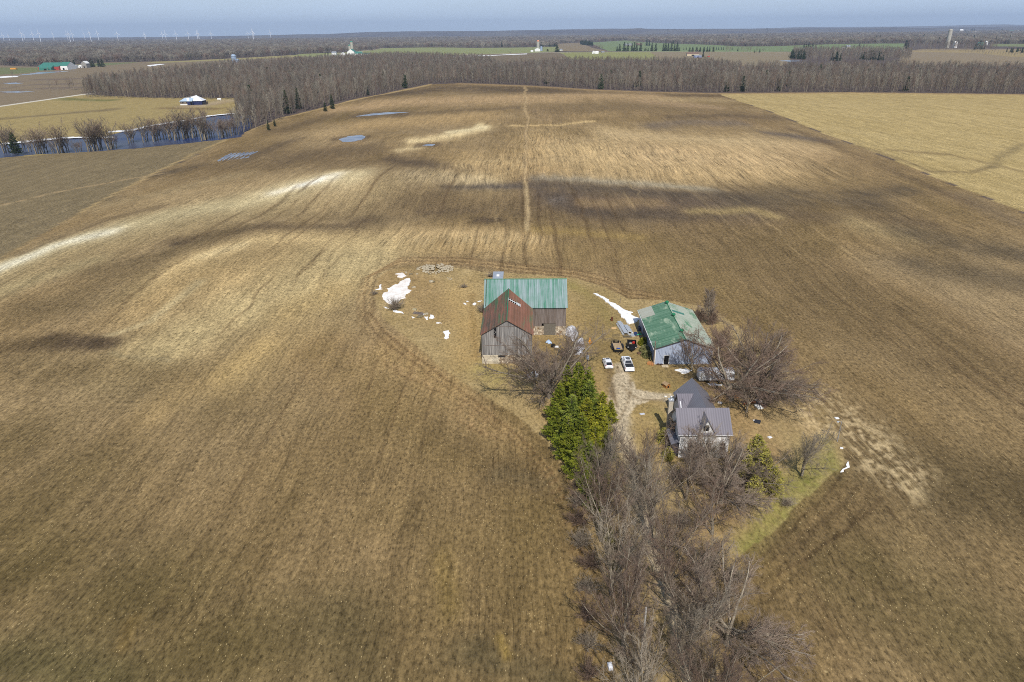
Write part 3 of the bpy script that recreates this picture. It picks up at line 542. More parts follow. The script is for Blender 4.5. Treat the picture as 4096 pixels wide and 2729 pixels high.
ground = link(bpy.data.objects.new('ground', gm)); tag(ground, kind='structure')

# ------------------------------------------------------------------ water, snow and ice lying on the ground
def sheet(name, pts, mat, dz=0.03, thick=0.0, kind='structure', label=None, level=None, rag=0.0, seed=0):
    """a ground-hugging patch with a ragged outline given in photo pixels"""
    w = [P(x, y) for x, y in pts]; out = []
    for a, b in zip(w, w[1:]+w[:1]):
        L = np.linalg.norm(b-a); n = max(2, int(L/max(rag*1.6, .5))) if rag else 1; n = min(n, 40)
        for i in range(n):
            q = a+(b-a)*i/n
            if rag: q = q+np.array([vn(q[0]/rag*.9, q[1]/rag*.9, seed)-.5, vn(q[0]/rag*.9, q[1]/rag*.9, seed+5)-.5, 0])*rag*1.6
            out.append(q)
    mb = MB(); zz = [(level if level is not None else tz(q[0], q[1])) for q in out]
    base = np.mean(out, 0); top = [(q[0], q[1], z+dz+thick) for q, z in zip(out, zz)]
    mb.v = top+[((q[0]-base[0])*1.03+base[0], (q[1]-base[1])*1.03+base[1], z-.05) for q, z in zip(out, zz)]; n = len(out)
    mb.f = [tuple(range(n))]+[(i, n+i, n+(i+1) % n, (i+1) % n) for i in range(n)]; mb.m = [0]*len(mb.f)
    o = mb.build(name, mat); o['kind'] = kind
    if label: o['label'] = label
    bpy.context.view_layer.objects.active = o
    bm_fix(o.data); return o
import bmesh
def bm_fix(me):
    b = bmesh.new(); b.from_mesh(me); bmesh.ops.recalc_face_normals(b, faces=b.faces); bmesh.ops.triangulate(b, faces=[f for f in b.faces if len(f.verts) > 4])
    b.to_mesh(me); b.free()
tw = NT('river_water'); wv = tw.noise(tw.sc(tw.geo.outputs['Position'], (.25, .12, 1)), 1, 5, .7); tw.bump(wv, .35, .5)
m_water = tw.out(tw.mix(tw.mapr(tw.noise(tw.sc(tw.geo.outputs['Position'], (.012, .03, 1)), 1, 4), .4, .62, 0, 1), S(30, 46, 90), S(70, 74, 92)), .35, spec=.08)
tw = NT('puddle_water'); m_puddle = tw.out(tw.mix(tw.mapr(tw.noise(tw.geo.outputs['Position'], .12, 4), .4, .6, 0, 1), S(96, 104, 124), S(138, 142, 154)), .2, spec=.3)
ts = NT('old_snow'); sn = ts.noise(ts.geo.outputs['Position'], .5, 6, .7); ts.bump(sn, .4, .3)
m_snow = ts.out(ts.mix(ts.mapr(sn, .45, .7, 0, 1), S(250, 246, 240), S(222, 206, 192)), .7, spec=.3)
ts = NT('fresh_snow'); m_snow2 = ts.out(ts.mix(ts.mapr(ts.noise(ts.geo.outputs['Position'], 1.1, 6, .7), .52, .72, 0, .8), S(255, 255, 255), S(206, 196, 184)), .6, spec=.3)
sheet('river', RIVER, m_water, level=float(P(500, 560)[2])-.45, dz=0)
for k, (pts, rg) in enumerate([([(1425, 466), (1480, 456), (1560, 449), (1632, 450), (1560, 457), (1480, 463)], 1.5), ([(1356, 556), (1400, 545), (1445, 541), (1463, 547), (1448, 560), (1405, 568), (1370, 567)], 1.5),
    ([(1686, 582), (1710, 577), (1742, 578), (1730, 585)], 1), ([(3115, 243), (3160, 241), (3228, 244), (3160, 248)], 8), ([(0, 368), (70, 366), (140, 367), (70, 371)], 5), ([(60, 303), (160, 289), (300, 283), (160, 296)], 6), ([(0, 333), (60, 331), (100, 333), (40, 337)], 5)]):
    sheet('puddle' if k != 3 else 'pond', pts, m_puddle, dz=.08, rag=rg, seed=k, label=['long thin puddle in the far field below the woodland', 'oval grey puddle in the left of the far field', 'small puddle by the pale knolls', None, None, None, None][k])
for k in range(7):   # water standing in furrows near the left boundary
    x = 905+k*17; sheet('puddle', [(x-34+k*4, 642-k*2), (x-10, 628-k*2), (x+22, 612-k), (x+24, 614-k), (x-6, 633-k*2), (x-30, 646-k*2)], m_puddle, dz=.1, rag=.6, seed=k+20)
A = lambda pts: [(1460+x*.29343, 1020+y*.29343) for x, y in pts]
B2 = lambda pts: [(2300+x*.2934, 1140+y*.2934) for x, y in pts]
SNOW = [
 (A([(240, 575), (250, 520), (310, 510), (305, 460), (330, 455), (365, 430), (410, 405), (455, 405), (470, 385), (540, 335), (610, 322), (618, 365), (600, 410), (572, 465), (615, 478), (620, 500), (550, 550), (545, 590), (480, 610), (450, 650), (370, 685), (290, 640)]), 'large dirty snow patch melting beside a bare shrub', 1, .16),
 (A([(420, 262), (500, 250), (535, 265), (560, 288), (510, 315), (440, 300), (470, 280)]), 'small snow patch below the stone pile', 1, .1),
 (A([(190, 432), (222, 400), (236, 410), (214, 432), (226, 470), (180, 478), (138, 474), (205, 460)]), 'thin hooked snow streak at the yard edge', 0, .06),
 (A([(248, 708), (285, 712), (312, 736), (275, 728)]), 'little snow patch left of the bare shrub', 0, .06),
 (A([(370, 762), (400, 752), (480, 770), (522, 805), (440, 790), (395, 778)]), 'bluish snow patch at the foot of the bare shrub', 0, .08),
 (A([(880, 860), (895, 825), (920, 822), (960, 858), (920, 876)]), 'round white snow patch right of the fallen planks', 0, .08),
 (A([(812, 850), (850, 845), (857, 884), (835, 876)]), 'narrow snow patch below the fallen planks', 0, .06), (A([(636, 842), (655, 840), (678, 858), (660, 866)]), 'small snow patch left of the fallen planks', 0, .06),
 (A([(770, 808), (808, 800), (800, 828)]), 'tiny snow patch on the fallen planks', 0, .06), (A([(970, 936), (1010, 922), (1054, 930), (1010, 938)]), 'flat snow sliver in the dry grass', 0, .05),
 (A([(1063, 1052), (1110, 1040), (1145, 1034), (1168, 1070), (1140, 1088), (1152, 1140), (1115, 1152), (1072, 1132), (1100, 1090)]), 'jagged snow patch halfway to the barn', 0, .1),
 (A([(1340, 660), (1365, 656), (1382, 668), (1355, 676)]), 'small snow spot farthest from the barn corner', 0, .05), (A([(1472, 672), (1500, 655), (1524, 662), (1488, 686)]), 'oval snow spot near the barn corner', 0, .06),
 (A([(1540, 640), (1570, 622), (1590, 628), (1550, 642)]), 'snow sliver beside the barn corner', 0, .05), (A([(1393, 634), (1415, 636), (1402, 646)]), 'tiny snow dot beside the barn', 0, .05),
 (B2([(255, 118), (300, 128), (370, 162), (440, 200), (490, 240), (540, 265), (590, 295), (640, 330), (700, 355), (770, 375), (750, 400), (800, 440), (880, 465), (835, 478), (835, 505), (720, 530), (690, 475), (640, 440), (600, 390), (590, 360), (530, 322), (480, 280), (430, 240), (330, 165)]), 'long tapering white snowdrift leading to the machine shed', 2, .2),
 (B2([(1350, 1165), (1420, 1150), (1520, 1152), (1600, 1165), (1550, 1195), (1470, 1215), (1400, 1188)]), 'snow patch under the bare tree before the shed', 2, .1),
 (B2([(1795, 1355), (1880, 1352), (2000, 1358), (1990, 1385), (1900, 1378)]), 'snow strip beneath the white camper trailer', 2, .08),
 ([(2105, 1502), (2130, 1486), (2160, 1490), (2150, 1508), (2120, 1512)], 'snow patch under the big tree by the barn', 0, .08),
 ([(3366, 1887), (3380, 1868), (3398, 1850), (3400, 1858), (3384, 1876), (3374, 1886)], 'thin snow streak at the field corner by the lamp post', 2, .1),
 ([(1790, 226), (1900, 223), (2000, 220), (2105, 215), (2105, 217.5), (1900, 226), (1790, 228.5)], 'white snow strip along the far road', 2, .12),
 ([(440, 526), (530, 518), (585, 504), (663, 491), (762, 477), (828, 463), (940, 452), (940, 455), (828, 467), (762, 481), (663, 496), (590, 508), (530, 523), (440, 530)], 'snow line along the far river bank', 2, .06),
 ([(0, 574), (110, 563), (248, 549), (330, 547), (450, 548), (450, 551), (330, 552), (248, 555), (110, 569), (0, 580)], 'snow line along the near left river bank', 2, .06),
 ([(0, 308), (30, 305), (70, 305), (70, 308), (0, 312)], 'snow strip in the far left field', 2, .4), ([(590, 262), (640, 257), (660, 258), (600, 266)], 'snow patch at the edge of the far brown field', 2, .4)]
for k, (pts, lab, mt, th) in enumerate(SNOW): sheet('snow_patch', pts, (m_snow2, m_snow, m_snow2)[mt], .02, th, 'stuff', lab, rag=.45 if k < 20 else 2, seed=k*3)

# ------------------------------------------------------------------ bare trees
def tubes_mesh(name, segs, k, mats, matidx=None):
    """segs: array of (x0,y0,z0,x1,y1,z1,r0,r1); every segment a k-sided tapering tube, one mesh"""
    s = np.array(segs, float); n = len(s); p, q = s[:, :3], s[:, 3:6]; d = q-p; d /= np.linalg.norm(d, axis=1)[:, None]+1e-9
    ref = np.where(abs(d[:, 2:3]) < .9, np.array([[0, 0, 1.0]]), np.array([[1.0, 0, 0]])); u = np.cross(d, ref); u /= np.linalg.norm(u, axis=1)[:, None]+1e-9; w = np.cross(d, u)
    a = np.arange(k)*2*np.pi/k; ring = u[:, None]*np.cos(a)[None, :, None]+w[:, None]*np.sin(a)[None, :, None]
    v = np.concatenate([p[:, None]+ring*s[:, 6][:, None, None], q[:, None]+ring*s[:, 7][:, None, None]], 1).reshape(-1, 3)
    i = np.arange(k); j = (i+1) % k; f = np.stack([i, j, j+k, i+k], 1)[None]+(np.arange(n)*2*k)[:, None, None]; f = f.reshape(-1, 4)
    me = bpy.data.meshes.new(name); me.vertices.add(len(v)); me.vertices.foreach_set('co', v.ravel())
    me.loops.add(len(f)*4); me.loops.foreach_set('vertex_index', f.ravel().astype(np.int32)); me.polygons.add(len(f))
    me.polygons.foreach_set('loop_start', np.arange(0, len(f)*4, 4, dtype=np.int32)); me.polygons.foreach_set('use_smooth', np.ones(len(f), bool))
    for m in mats: me.materials.append(m)
    if matidx is not None: me.polygons.foreach_set('material_index', np.repeat(np.array(matidx, np.int32), k))
    me.update(calc_edges=True); return me
def rnd_unit(rg):
    v = np.array([rg.gauss(0, 1) for _ in range(3)]); return v/np.linalg.norm(v)
def grow(rg, p, d, L, r, lev, spec, segs, levs):
    n = spec['seg'][lev]; pts = [(p, r)]; step = L/n
    for i in range(n):
        d = d+rnd_unit(rg)*spec['wig'][lev]+np.array([0, 0, spec['up'][lev]]); d = d/np.linalg.norm(d); q = p+d*step; r2 = r*(1-(i+1)/n*(1-spec['tap'][lev]))
        segs.append((*p, *q, pts[-1][1], r2)); levs.append(lev); p = q; pts.append((p, r2))
    if lev+1 >= len(spec['seg']): return
    nc = spec['num'][lev]; t0 = spec['t0'][lev]
    for c in range(nc):
        t = t0+(1-t0)*(c+rg.random())/nc; i = min(int(t*n), n-1); a, b = pts[i][0], pts[i+1][0]; fr = t*n-i; o = a+(b-a)*fr; dd = (b-a)/np.linalg.norm(b-a)
        sd_ = np.cross(dd, rnd_unit(rg)); sd_ /= np.linalg.norm(sd_)+1e-9; an = math.radians(rg.uniform(*spec['ang'][lev]))
        nd = dd*math.cos(an)+sd_*math.sin(an); l2 = L*spec['len'][lev]*rg.uniform(.65, 1.15)*(1-spec['fall'][lev]*t)
        grow(rg, o, nd, l2, max(spec['rad'][lev+1]*rg.uniform(.8, 1.2), .004), lev+1, spec, segs, levs)
MAPLE = dict(seg=(3, 5, 4, 3, 2), wig=(.05, .10, .14, .18, .2), up=(.0, .05, .05, .04, .02), tap=(.8, .35, .3, .4, .5), num=(10, 12, 9, 7), t0=(.45, .12, .12, .12), ang=((12, 54), (20, 46), (22, 48), (24, 54)),
             len=(2.6, .44, .46, .52), fall=(.1, .5, .4, .3), rad=(.26, .085, .030, .014, .008))
SPREAD = dict(seg=(2, 6, 5, 3, 2), wig=(.05, .16, .2, .22, .22), up=(.0, .0, .02, .02, .0), tap=(.85, .35, .3, .4, .5), num=(12, 13, 11, 7), t0=(.4, .12, .12, .12), ang=((18, 78), (26, 58), (28, 58), (28, 58)),
              len=(3.6, .45, .48, .54), fall=(.1, .45, .4, .3), rad=(.4, .14, .042, .017, .009))
SINGLE = dict(seg=(6, 4, 3, 2), wig=(.05, .12, .18, .2), up=(.03, .09, .06, .03), tap=(.3, .35, .4, .5), num=(46, 14, 9), t0=(.2, .12, .12), ang=((34, 66), (24, 48), (24, 50)),
              len=(.46, .42, .5), fall=(.55, .4, .3), rad=(.24, .06, .02, .010))
SHRUB = dict(seg=(1, 4, 3, 2), wig=(.05, .12, .18, .2), up=(.0, .05, .03, .02), tap=(.9, .35, .4, .5), num=(40, 10, 6), t0=(0, .15, .12), ang=((8, 62), (20, 48), (24, 50)),
             len=(9, .42, .5), fall=(0, .4, .3), rad=(.1, .03, .015, .009))
WOODS = dict(seg=(5, 3, 2), wig=(.03, .12, .18), up=(.04, .10, .04), tap=(.35, .35, .5), num=(24, 9), t0=(.30, .15), ang=((18, 50), (22, 50)), len=(.33, .5), fall=(.45, .35), rad=(.18, .07, .036))
WOODS2 = dict(seg=(2, 3, 2, 1), wig=(.04, .1, .16, .2), up=(.03, .09, .05, .03), tap=(.8, .35, .4, .5), num=(6, 9, 6), t0=(.3, .2, .15), ang=((8, 32), (20, 46), (22, 50)), len=(2.0, .40, .5), fall=(.1, .4, .3), rad=(.2, .11, .05, .032))
def M_bark(name, c1, c2, sc=1.5, rand=.18):
    t = NT(name); f = t.mapr(t.noise(t.tc.outputs['Object'], sc, 4, .7), .35, .65, 0, 1); oi = t.n('ObjectInfo')
    return t.out(t.scale(t.mix(f, c1, c2), t.mapr(oi.outputs['Random'], 0, 1, 1-rand, 1+rand)), .9, spec=.1)
m_bark = M_bark('grey_bark', S(112, 102, 88), S(164, 154, 136)); m_twig = M_bark('brown_twigs', S(120, 103, 90), S(156, 140, 124), .6)
m_twig_red = M_bark('reddish_twigs', S(120, 100, 86), S(150, 128, 112), .6); m_twig_pale = M_bark('pale_twigs', S(136, 122, 104), S(172, 160, 142), .6)
def bare_mesh(seed, spec, h, r0, cut=2, kt=6, mats=(None, None)):
    """trunk mesh (levels below cut) and crown mesh of a leafless tree of height about h"""
    rg = random.Random(seed); segs, levs = [], []
    l0 = spec.get('l0', 1.0); grow(rg, np.zeros(3), np.array([rg.uniform(-.05, .05), rg.uniform(-.05, .05), 1.0]), l0, r0, 0, spec, segs, levs)
    s = np.array(segs); k = h/s[:, 5].max(); s[:, :6] *= k; lv = np.array(levs)
    tr = tubes_mesh('trunk', s[lv < cut], kt, [mats[0]]); cr_ = tubes_mesh('crown', s[lv >= cut], 3, [mats[1]]); return tr, cr_
def bare_proto(seed, spec, h, r0, name='bare_tree', mats=None, cut=2):
    tr, c = bare_mesh(seed, spec, h, r0, cut, 6, mats or (m_bark, m_twig)); root = thing(name, (0, 0, 0), None, 'tree')
    for n, me in (('trunk', tr), ('crown', c)): o = link(bpy.data.objects.new(n, me)); o.parent = root
    return Proto(root)
for sp_, f0 in ((MAPLE, .22), (SPREAD, .16), (SINGLE, 1), (SHRUB, .03), (WOODS, 1), (WOODS2, .3)): sp_['l0'] = f0*12
PR = dict(maple1=bare_proto(1, MAPLE, 13.5, .26), maple2=bare_proto(2, MAPLE, 13.5, .26), maple3=bare_proto(3, MAPLE, 13.5, .30, mats=(m_bark, m_twig_red)), maple4=bare_proto(4, MAPLE, 13, .3, mats=(m_bark, m_twig_pale)),
          spread1=bare_proto(5, SPREAD, 12, .5, mats=(m_bark, m_twig_red)), spread2=bare_proto(6, SPREAD, 10.5, .4, mats=(m_bark, m_twig)),
          thin=bare_proto(8, SINGLE, 8, .12, mats=(m_bark, m_twig)),
          shrub1=bare_proto(9, SHRUB, 4, .06, 'bare_shrub', (m_twig_red, m_twig_red)), shrub2=bare_proto(10, SHRUB, 3, .05, 'bare_shrub', (m_twig, m_twig_pale)))
def plant(kind, px, py, h, label, rz=None, group=None, sx=1.0, world=None):
    pr = PR[kind]; loc = P(px, py) if world is None else np.array([*world, tz(*world)]); hh = max(v.co.z for v in pr.kids[0][0].data.vertices) if False else HGT[kind]
    sc = h/hh; o = pr.place(loc-np.array([0, 0, .1]), label, rz if rz is not None else random.Random(px*7+py).uniform(0, 6.28), (sc*sx, sc*sx, sc), group)
    if 'shrub' in kind: o['category'] = 'shrub'
    return o
HGT = dict(maple1=13.5, maple2=13.5, maple3=13.5, maple4=13, spread1=12, spread2=10.5, single=11, thin=8, shrub1=4, shrub2=3)
plant('spread2', 2200, 1592, 14.5, 'big many-stemmed bare tree in front of the weathered barn', 0.4, sx=1.15)
plant('maple3', 2140, 1560, 12.5, 'bare tree closest to the barn gable, beside the many-stemmed one', 1.9, sx=1.1)
plant('maple1', 2275, 1480, 11, 'bare tree standing between the tarpaulins and the pines', .9, sx=1.15)
plant('spread1', 2918, 1598, 14.5, 'massive spreading bare tree beside the camper trailer', 2.2, sx=1.45)
plant('spread2', 3030, 1575, 12.5, 'second spreading bare tree right of the massive one', 4.4, sx=1.35)
plant('maple3', 3080, 1560, 10.5, 'outermost reddish bare tree facing the ploughed field', 5.1, sx=1.25)
plant('maple3', 2768, 1482, 9.5, 'bare tree standing before the blue-grey shed wall', 1.0, sx=1.1)
plant('maple3', 3010, 1500, 13.5, 'reddish bare tree at the yard edge right of the machine shed', 2.6, sx=1.1)
plant('maple1', 2985, 1650, 9, 'bare tree leaning over the junk pile right of the house', 3.3, sx=1.2)
plant('thin', 2832, 1298, 9.5, 'tall thin bare tree behind the back corner of the machine shed', .5)
plant('shrub1', 2790, 1290, 5, 'reddish shrub clump against the back of the machine shed', 0)
plant('shrub1', 2850, 1300, 5, 'reddish shrub clump under the tall thin tree', 1)
plant('shrub1', 2890, 1390, 6.5, 'brushy reddish shrub right of the green shed roof', 2)
plant('shrub1', 2940, 1460, 6, 'brushy reddish shrub above the camper trailer end', 3)
plant('maple4', 3206, 1903, 11.0, 'lone bare tree with a short pale trunk in the green corner', 1.2, sx=1.0)
plant('shrub2', 1580, 1240, 4.2, 'bare shrub growing out of the snow patch edge', .3)
plant('shrub2', 1928, 1250, 3, 'dark brush against the barn corner', 1.3)
plant('shrub2', 1965, 1108, 1.8, 'low brush beside the back shed of the barn', 2.3, sx=1.6)
plant('shrub2', 1855, 1150, 1.2, 'low bramble in the dry grass behind the barn', 2.9, sx=2)
plant('shrub2', 1500, 1178, 1.4, 'tangled low brush by the hooked snow streak', 3.9, sx=1.6)
plant('shrub2', 3145, 2020, 1.6, 'small reddish bush in the green corner below the lone tree', 0, sx=1.5)
plant('shrub1', 2320, 1395, 1.8, 'small dark red bush beside the white tarpaulin', 0)
# two rows of maples along the lane
LEFT = [(11.6, 92.5, 10), (9.8, 86, 13), (10.6, 81, 12.5), (9.2, 75.5, 13.5), (11.2, 70.5, 12), (9.4, 65.5, 13.5), (10.8, 61, 12), (9.6, 56.5, 13), (11.2, 52, 12), (10.0, 47, 12.5)]
RIGHT = [(18.6, 88, 11), (19.2, 82, 12.5), (18.2, 76, 13.5), (19.6, 70.5, 13), (18.2, 65, 13.5), (19.8, 60, 13), (18.4, 55, 13.5), (20.6, 50.5, 12), (18.8, 46, 12)]
NUM = ['first', 'second', 'third', 'fourth', 'fifth', 'sixth', 'seventh', 'eighth', 'ninth', 'tenth', 'eleventh', 'twelfth', 'thirteenth', 'fourteenth', 'fifteenth', 'sixteenth', 'seventeenth', 'eighteenth', 'nineteenth', 'twentieth',
       'twenty-first', 'twenty-second', 'twenty-third', 'twenty-fourth', 'twenty-fifth', 'twenty-sixth', 'twenty-seventh', 'twenty-eighth', 'twenty-ninth', 'thirtieth', 'thirty-first', 'thirty-second', 'thirty-third', 'thirty-fourth', 'thirty-fifth', 'thirty-sixth']
KS = ['maple1', 'maple3', 'maple2', 'maple4']
for i, (x, y, h) in enumerate(LEFT): plant(KS[(i*3) % 4], 0, 0, h, f'{NUM[i]} bare maple from the pines in the row left of the lane', i*1.9, 'bare maples lining the lane', sx=.92, world=(x+1.5+max(0, 62-y)*.04, y))
for i, (x, y, h) in enumerate(RIGHT): plant(KS[(i*3+1) % 4], 0, 0, h, f'{NUM[i]} bare maple from the house in the row right of the lane', i*2.3, 'bare maples lining the lane', sx=.98, world=(x-.5, y))
for x, y, h, k, lab in [(27.5, 91.5, 9.5, 'maple4', 'pale-limbed bare tree spreading across the house front'), (32.5, 90, 8.5, 'maple1', 'bare tree right of the white house gable'), (24.5, 85, 11, 'maple2', 'bare tree in the front garden left of the cedars'),
                  (29.5, 84, 9.5, 'spread2', 'low spreading pale-branched tree beside the cedars'), (26.5, 77, 9, 'maple3', 'slim bare tree on the lawn right of the lane'), (28.2, 92.8, 8.5, 'maple3', 'bare tree whose twigs cover the house doorway'), (33.8, 87.5, 7.5, 'spread2', 'low crooked bare tree leaning over the cedars'), (36.5, 90.5, 5.5, 'maple1', 'small scrubby bare tree behind the cedars'), (25.5, 99.5, 5.5, 'thin', 'thin bare sapling beside the house chimney side'),
                  (23.5, 58, 10.5, 'spread2', 'bare tree with pale crooked limbs at the lower right of the lane'), (22.5, 66, 9, 'maple4', 'pale bare tree between the lane row and the open field')]:
    plant(k, int(x*9), int(y), h, lab, x, sx=1.2, world=(x, y))
for i in range(12):
    rr = random.Random(90+i); plant('shrub1' if i % 2 else 'shrub2', 0, 0, rr.uniform(2, 3.4), f'{NUM[i]} dark brush clump from the pines along the ploughed field edge', rr.uniform(0, 6), 'brush along the field edge', sx=1.2, world=(8.0+rr.uniform(-.8, .8)-(.4 if i > 6 else 0), 92-i*4.3))
for i, (x, y) in enumerate([(24, 90), (28.5, 88.5), (31, 87.5), (34, 88), (22.5, 79), (24.5, 71), (27, 68)]):
    plant('shrub1' if i % 2 else 'shrub2', 0, 0, 2.6, ['brush clump before the house corner', 'brush clump under the house gable', 'brush clump right of the house steps', 'brush clump between house and cedar', 'brush clump by the lane opposite the pines', 'brush clump on the lower lawn nearer the lane', 'brush clump on the lower lawn nearer the field'][i], i, sx=1.3, world=(x, y))

# ------------------------------------------------------------------ evergreens
def needle_mesh(name, tufts, mats, rg, size, k=3, lift=.25):
    """tufts: (x,y,z, dx,dy,dz) - k narrow pointed needles-sprays each, fanned about the growing direction"""
    T = np.array(tufts, float); n = len(T); R = np.random.RandomState(rg.randrange(1 << 30)); p = np.repeat(T[:, :3], k, 0); d = np.repeat(T[:, 3:], k, 0)
    d = d+R.normal(0, .55, d.shape)+np.array([0, 0, lift]); d /= np.linalg.norm(d, axis=1)[:, None]; u = np.cross(d, R.normal(0, 1, d.shape)); u /= np.linalg.norm(u, axis=1)[:, None]
    L = size*R.uniform(.6, 1.3, (len(p), 1)); w = L*.2
    v = np.stack([p-u*w*.35, p+d*L*.45-u*w, p+d*L, p+d*L*.45+u*w, p+u*w*.35], 1).reshape(-1, 3)
    m = len(p); f = np.arange(m*5).reshape(m, 5); me = bpy.data.meshes.new(name); me.vertices.add(len(v)); me.vertices.foreach_set('co', v.ravel())
    me.loops.add(m*5); me.loops.foreach_set('vertex_index', f.ravel().astype(np.int32)); me.polygons.add(m); me.polygons.foreach_set('loop_start', np.arange(0, m*5, 5, dtype=np.int32))
    for q in mats: me.materials.append(q)
    me.update(calc_edges=True); return me
def M_needle(name, c1, c2, sc=.9, rand=.2):
    t = NT(name); f = t.mapr(t.noise(t.tc.outputs['Object'], sc, 3, .6), .38, .62, 0, 1); oi = t.n('ObjectInfo')
    return t.out(t.scale(t.mix(f, c1, c2), t.mapr(oi.outputs['Random'], 0, 1, 1-rand, 1+rand)), .75, spec=.15)
m_pine = M_needle('pine_needles', S(84, 98, 26), S(144, 148, 50)); m_pine2 = M_needle('pine_needles_blue', S(82, 98, 36), S(136, 144, 60)); m_pine3 = M_needle('pine_needles_yellow', S(98, 106, 26), S(160, 156, 50))
m_spruce = M_needle('spruce_needles', S(46, 60, 40), S(78, 92, 58)); m_cedar = M_needle('cedar_scales', S(134, 128, 56), S(186, 176, 92)); m_cutbough = M_needle('faded_boughs', S(112, 112, 66), S(172, 168, 116))
def pine_proto(seed, h, rad, mat, n_wh=20, per=8, size=.42, name='pine_tree', taper=1.0, dens=9, low=.06, pw=.85):
    rg = random.Random(seed); segs = [(0, 0, 0, 0, 0, h*.5, .2, .12), (0, 0, h*.5, 0, 0, h*.97, .12, .02)]; tf = []
    for w in range(n_wh):
        t = low+(1-low)*(w+.35*rg.random())/n_wh; z = h*t; R_ = rad*((1-t)**pw)*rg.uniform(.82, 1.12)*(1 if t > .15 else .6+t*2.6)*taper+.10; nb_ = max(4, int(per*(1-.4*t)))
        for b in range(nb_):
            a = (b+rg.random()*.7)/nb_*6.283+w*.9; L = R_*rg.uniform(.5, 1.35); dr = rg.uniform(-.22, .06); ca, sa = math.cos(a), math.sin(a); n_t = max(5, int(L*dens))
            for s_ in range(n_t):
                u = .12+.88*((s_+rg.random())/n_t)**.75; rr_ = L*u; lat = rg.gauss(0, 1)*(.10+.20*L*(1.15-u)*u*1.6); zz = z+rr_*dr+rr_*rr_*.07-abs(lat)*.25+rg.gauss(0, .05)
                an = a+rg.uniform(-.5, .5)+lat*.5; tf.append((rr_*ca-lat*sa, rr_*sa+lat*ca, zz, math.cos(an), math.sin(an), .12))
            if b % 2: segs.append((0, 0, z, L*.8*ca, L*.8*sa, z+L*.8*dr, .04, .015))
    root = thing(name, (0, 0, 0), None, 'tree')
    for n, me in (('trunk', tubes_mesh('trunk', segs, 5, [m_bark])), ('crown', needle_mesh('crown', tf, [mat], rg, size))):
        o = link(bpy.data.objects.new(n, me)); o.parent = root
    return Proto(root)
PINE = [pine_proto(21, 10, 3.1, m_pine, 17, 9, .27, dens=36), pine_proto(22, 10, 3.0, m_pine2, 17, 9, .27, dens=36), pine_proto(23, 10, 2.8, m_pine3, 16, 9, .27, dens=36), pine_proto(24, 10, 2.2, m_pine, 18, 8, .26, dens=36)]
PB = [(2266, 1618, 8.6, 3, 'slim dark pine at the back left of the evergreen row'), (2308, 1640, 10.0, 0, 'tall pine whose tip is highest at the back of the evergreen row'), (2350, 1650, 9.6, 3, 'tall pine at the back right of the evergreen row'),
      (2238, 1690, 8.2, 0, 'dark pine at the left flank of the evergreen row'), (2296, 1700, 10.4, 3, 'dark tall pine in the upper middle of the evergreen row'), (2352, 1712, 9.8, 1, 'blue-green pine at the upper right of the evergreen row'), (2404, 1712, 7.6, 2, 'yellow-green pine beside the gravel lane bend'),
      (2440, 1690, 4.8, 2, 'short yellow-green pine touching the gravel lane'), (2226, 1760, 7.4, 0, 'pine leaning over the ploughed field at the left of the row'), (2282, 1775, 9.8, 1, 'blue-green pine in the middle of the evergreen row'), (2342, 1782, 9.6, 2, 'brightest yellow pine in the middle of the evergreen row'),
      (2398, 1775, 8.2, 2, 'yellowish pine on the lane side of the row'), (2268, 1835, 8.2, 0, 'green pine low on the field side of the row'), (2322, 1845, 9.4, 0, 'full green pine near the front of the evergreen row'), (2376, 1842, 7.6, 2, 'yellow-green pine half hidden by bare maples'),
      (2310, 1900, 7.2, 0, 'front pine at the field edge of the evergreen row'), (2356, 1905, 6.6, 1, 'front pine beside the first bare maple'), (2350, 1975, 5.8, 0, 'green pine half buried in the first bare maples'), (2392, 1945, 6.0, 2, 'yellow-green pine half buried in the first bare maples'), (2378, 2040, 4.6, 1, 'last small pine under the bare maples'), (2425, 1835, 5.4, 1, 'small pine behind the bare twigs by the lane')]
for i, (x, y, h, k, lab) in enumerate(PB): PINE[k].place(P(x, y), lab, i*1.3, (h/10*1.08, h/10*1.08, h/10), 'pines in the row beside the barn')
CED = [pine_proto(31, 8, 2.0, m_cedar, 24, 9, .28, 'cedar_tree', 1.0, 14, .02, .6)]
for i, (x, y, h, s_, lab) in enumerate([(3015, 1880, 6.6, 1.35, 'yellow-green cedar with the highest tip right of the house'), (3045, 1945, 6.2, 1.5, 'broad yellow-green cedar in the middle of the cedar clump'), (3085, 1965, 4.6, 1.5, 'lower cedar at the right of the cedar clump'), (2975, 1940, 5.6, 1.1, 'lower cedar at the left of the cedar clump'), (3010, 2000, 4.6, 1.2, 'short cedar at the front of the cedar clump')]):
    CED[0].place(P(x, y), lab, i*1.7, (h/8*s_, h/8*s_, h/8), 'cedars right of the house')
CED[0].place(P(2660, 1765), 'round dark clipped cedar left of the house', 1, (.8, .8, .33)); CED[0].place(P(2672, 1835), 'dark low cedar before the house corner', 2, (.5, .5, .3)); CED[0].place(P(2440, 2170), 'tiny young cedar among the bare maples', 2, (.35, .35, .35))
CED[0].place(P(2865, 1800), 'small cedar against the white house wall', 2, (.62, .62, .5))
SPR = pine_proto(33, 20, 4.0, m_spruce, 22, 8, .7, 'spruce_tree', 1.0, 7, .05)
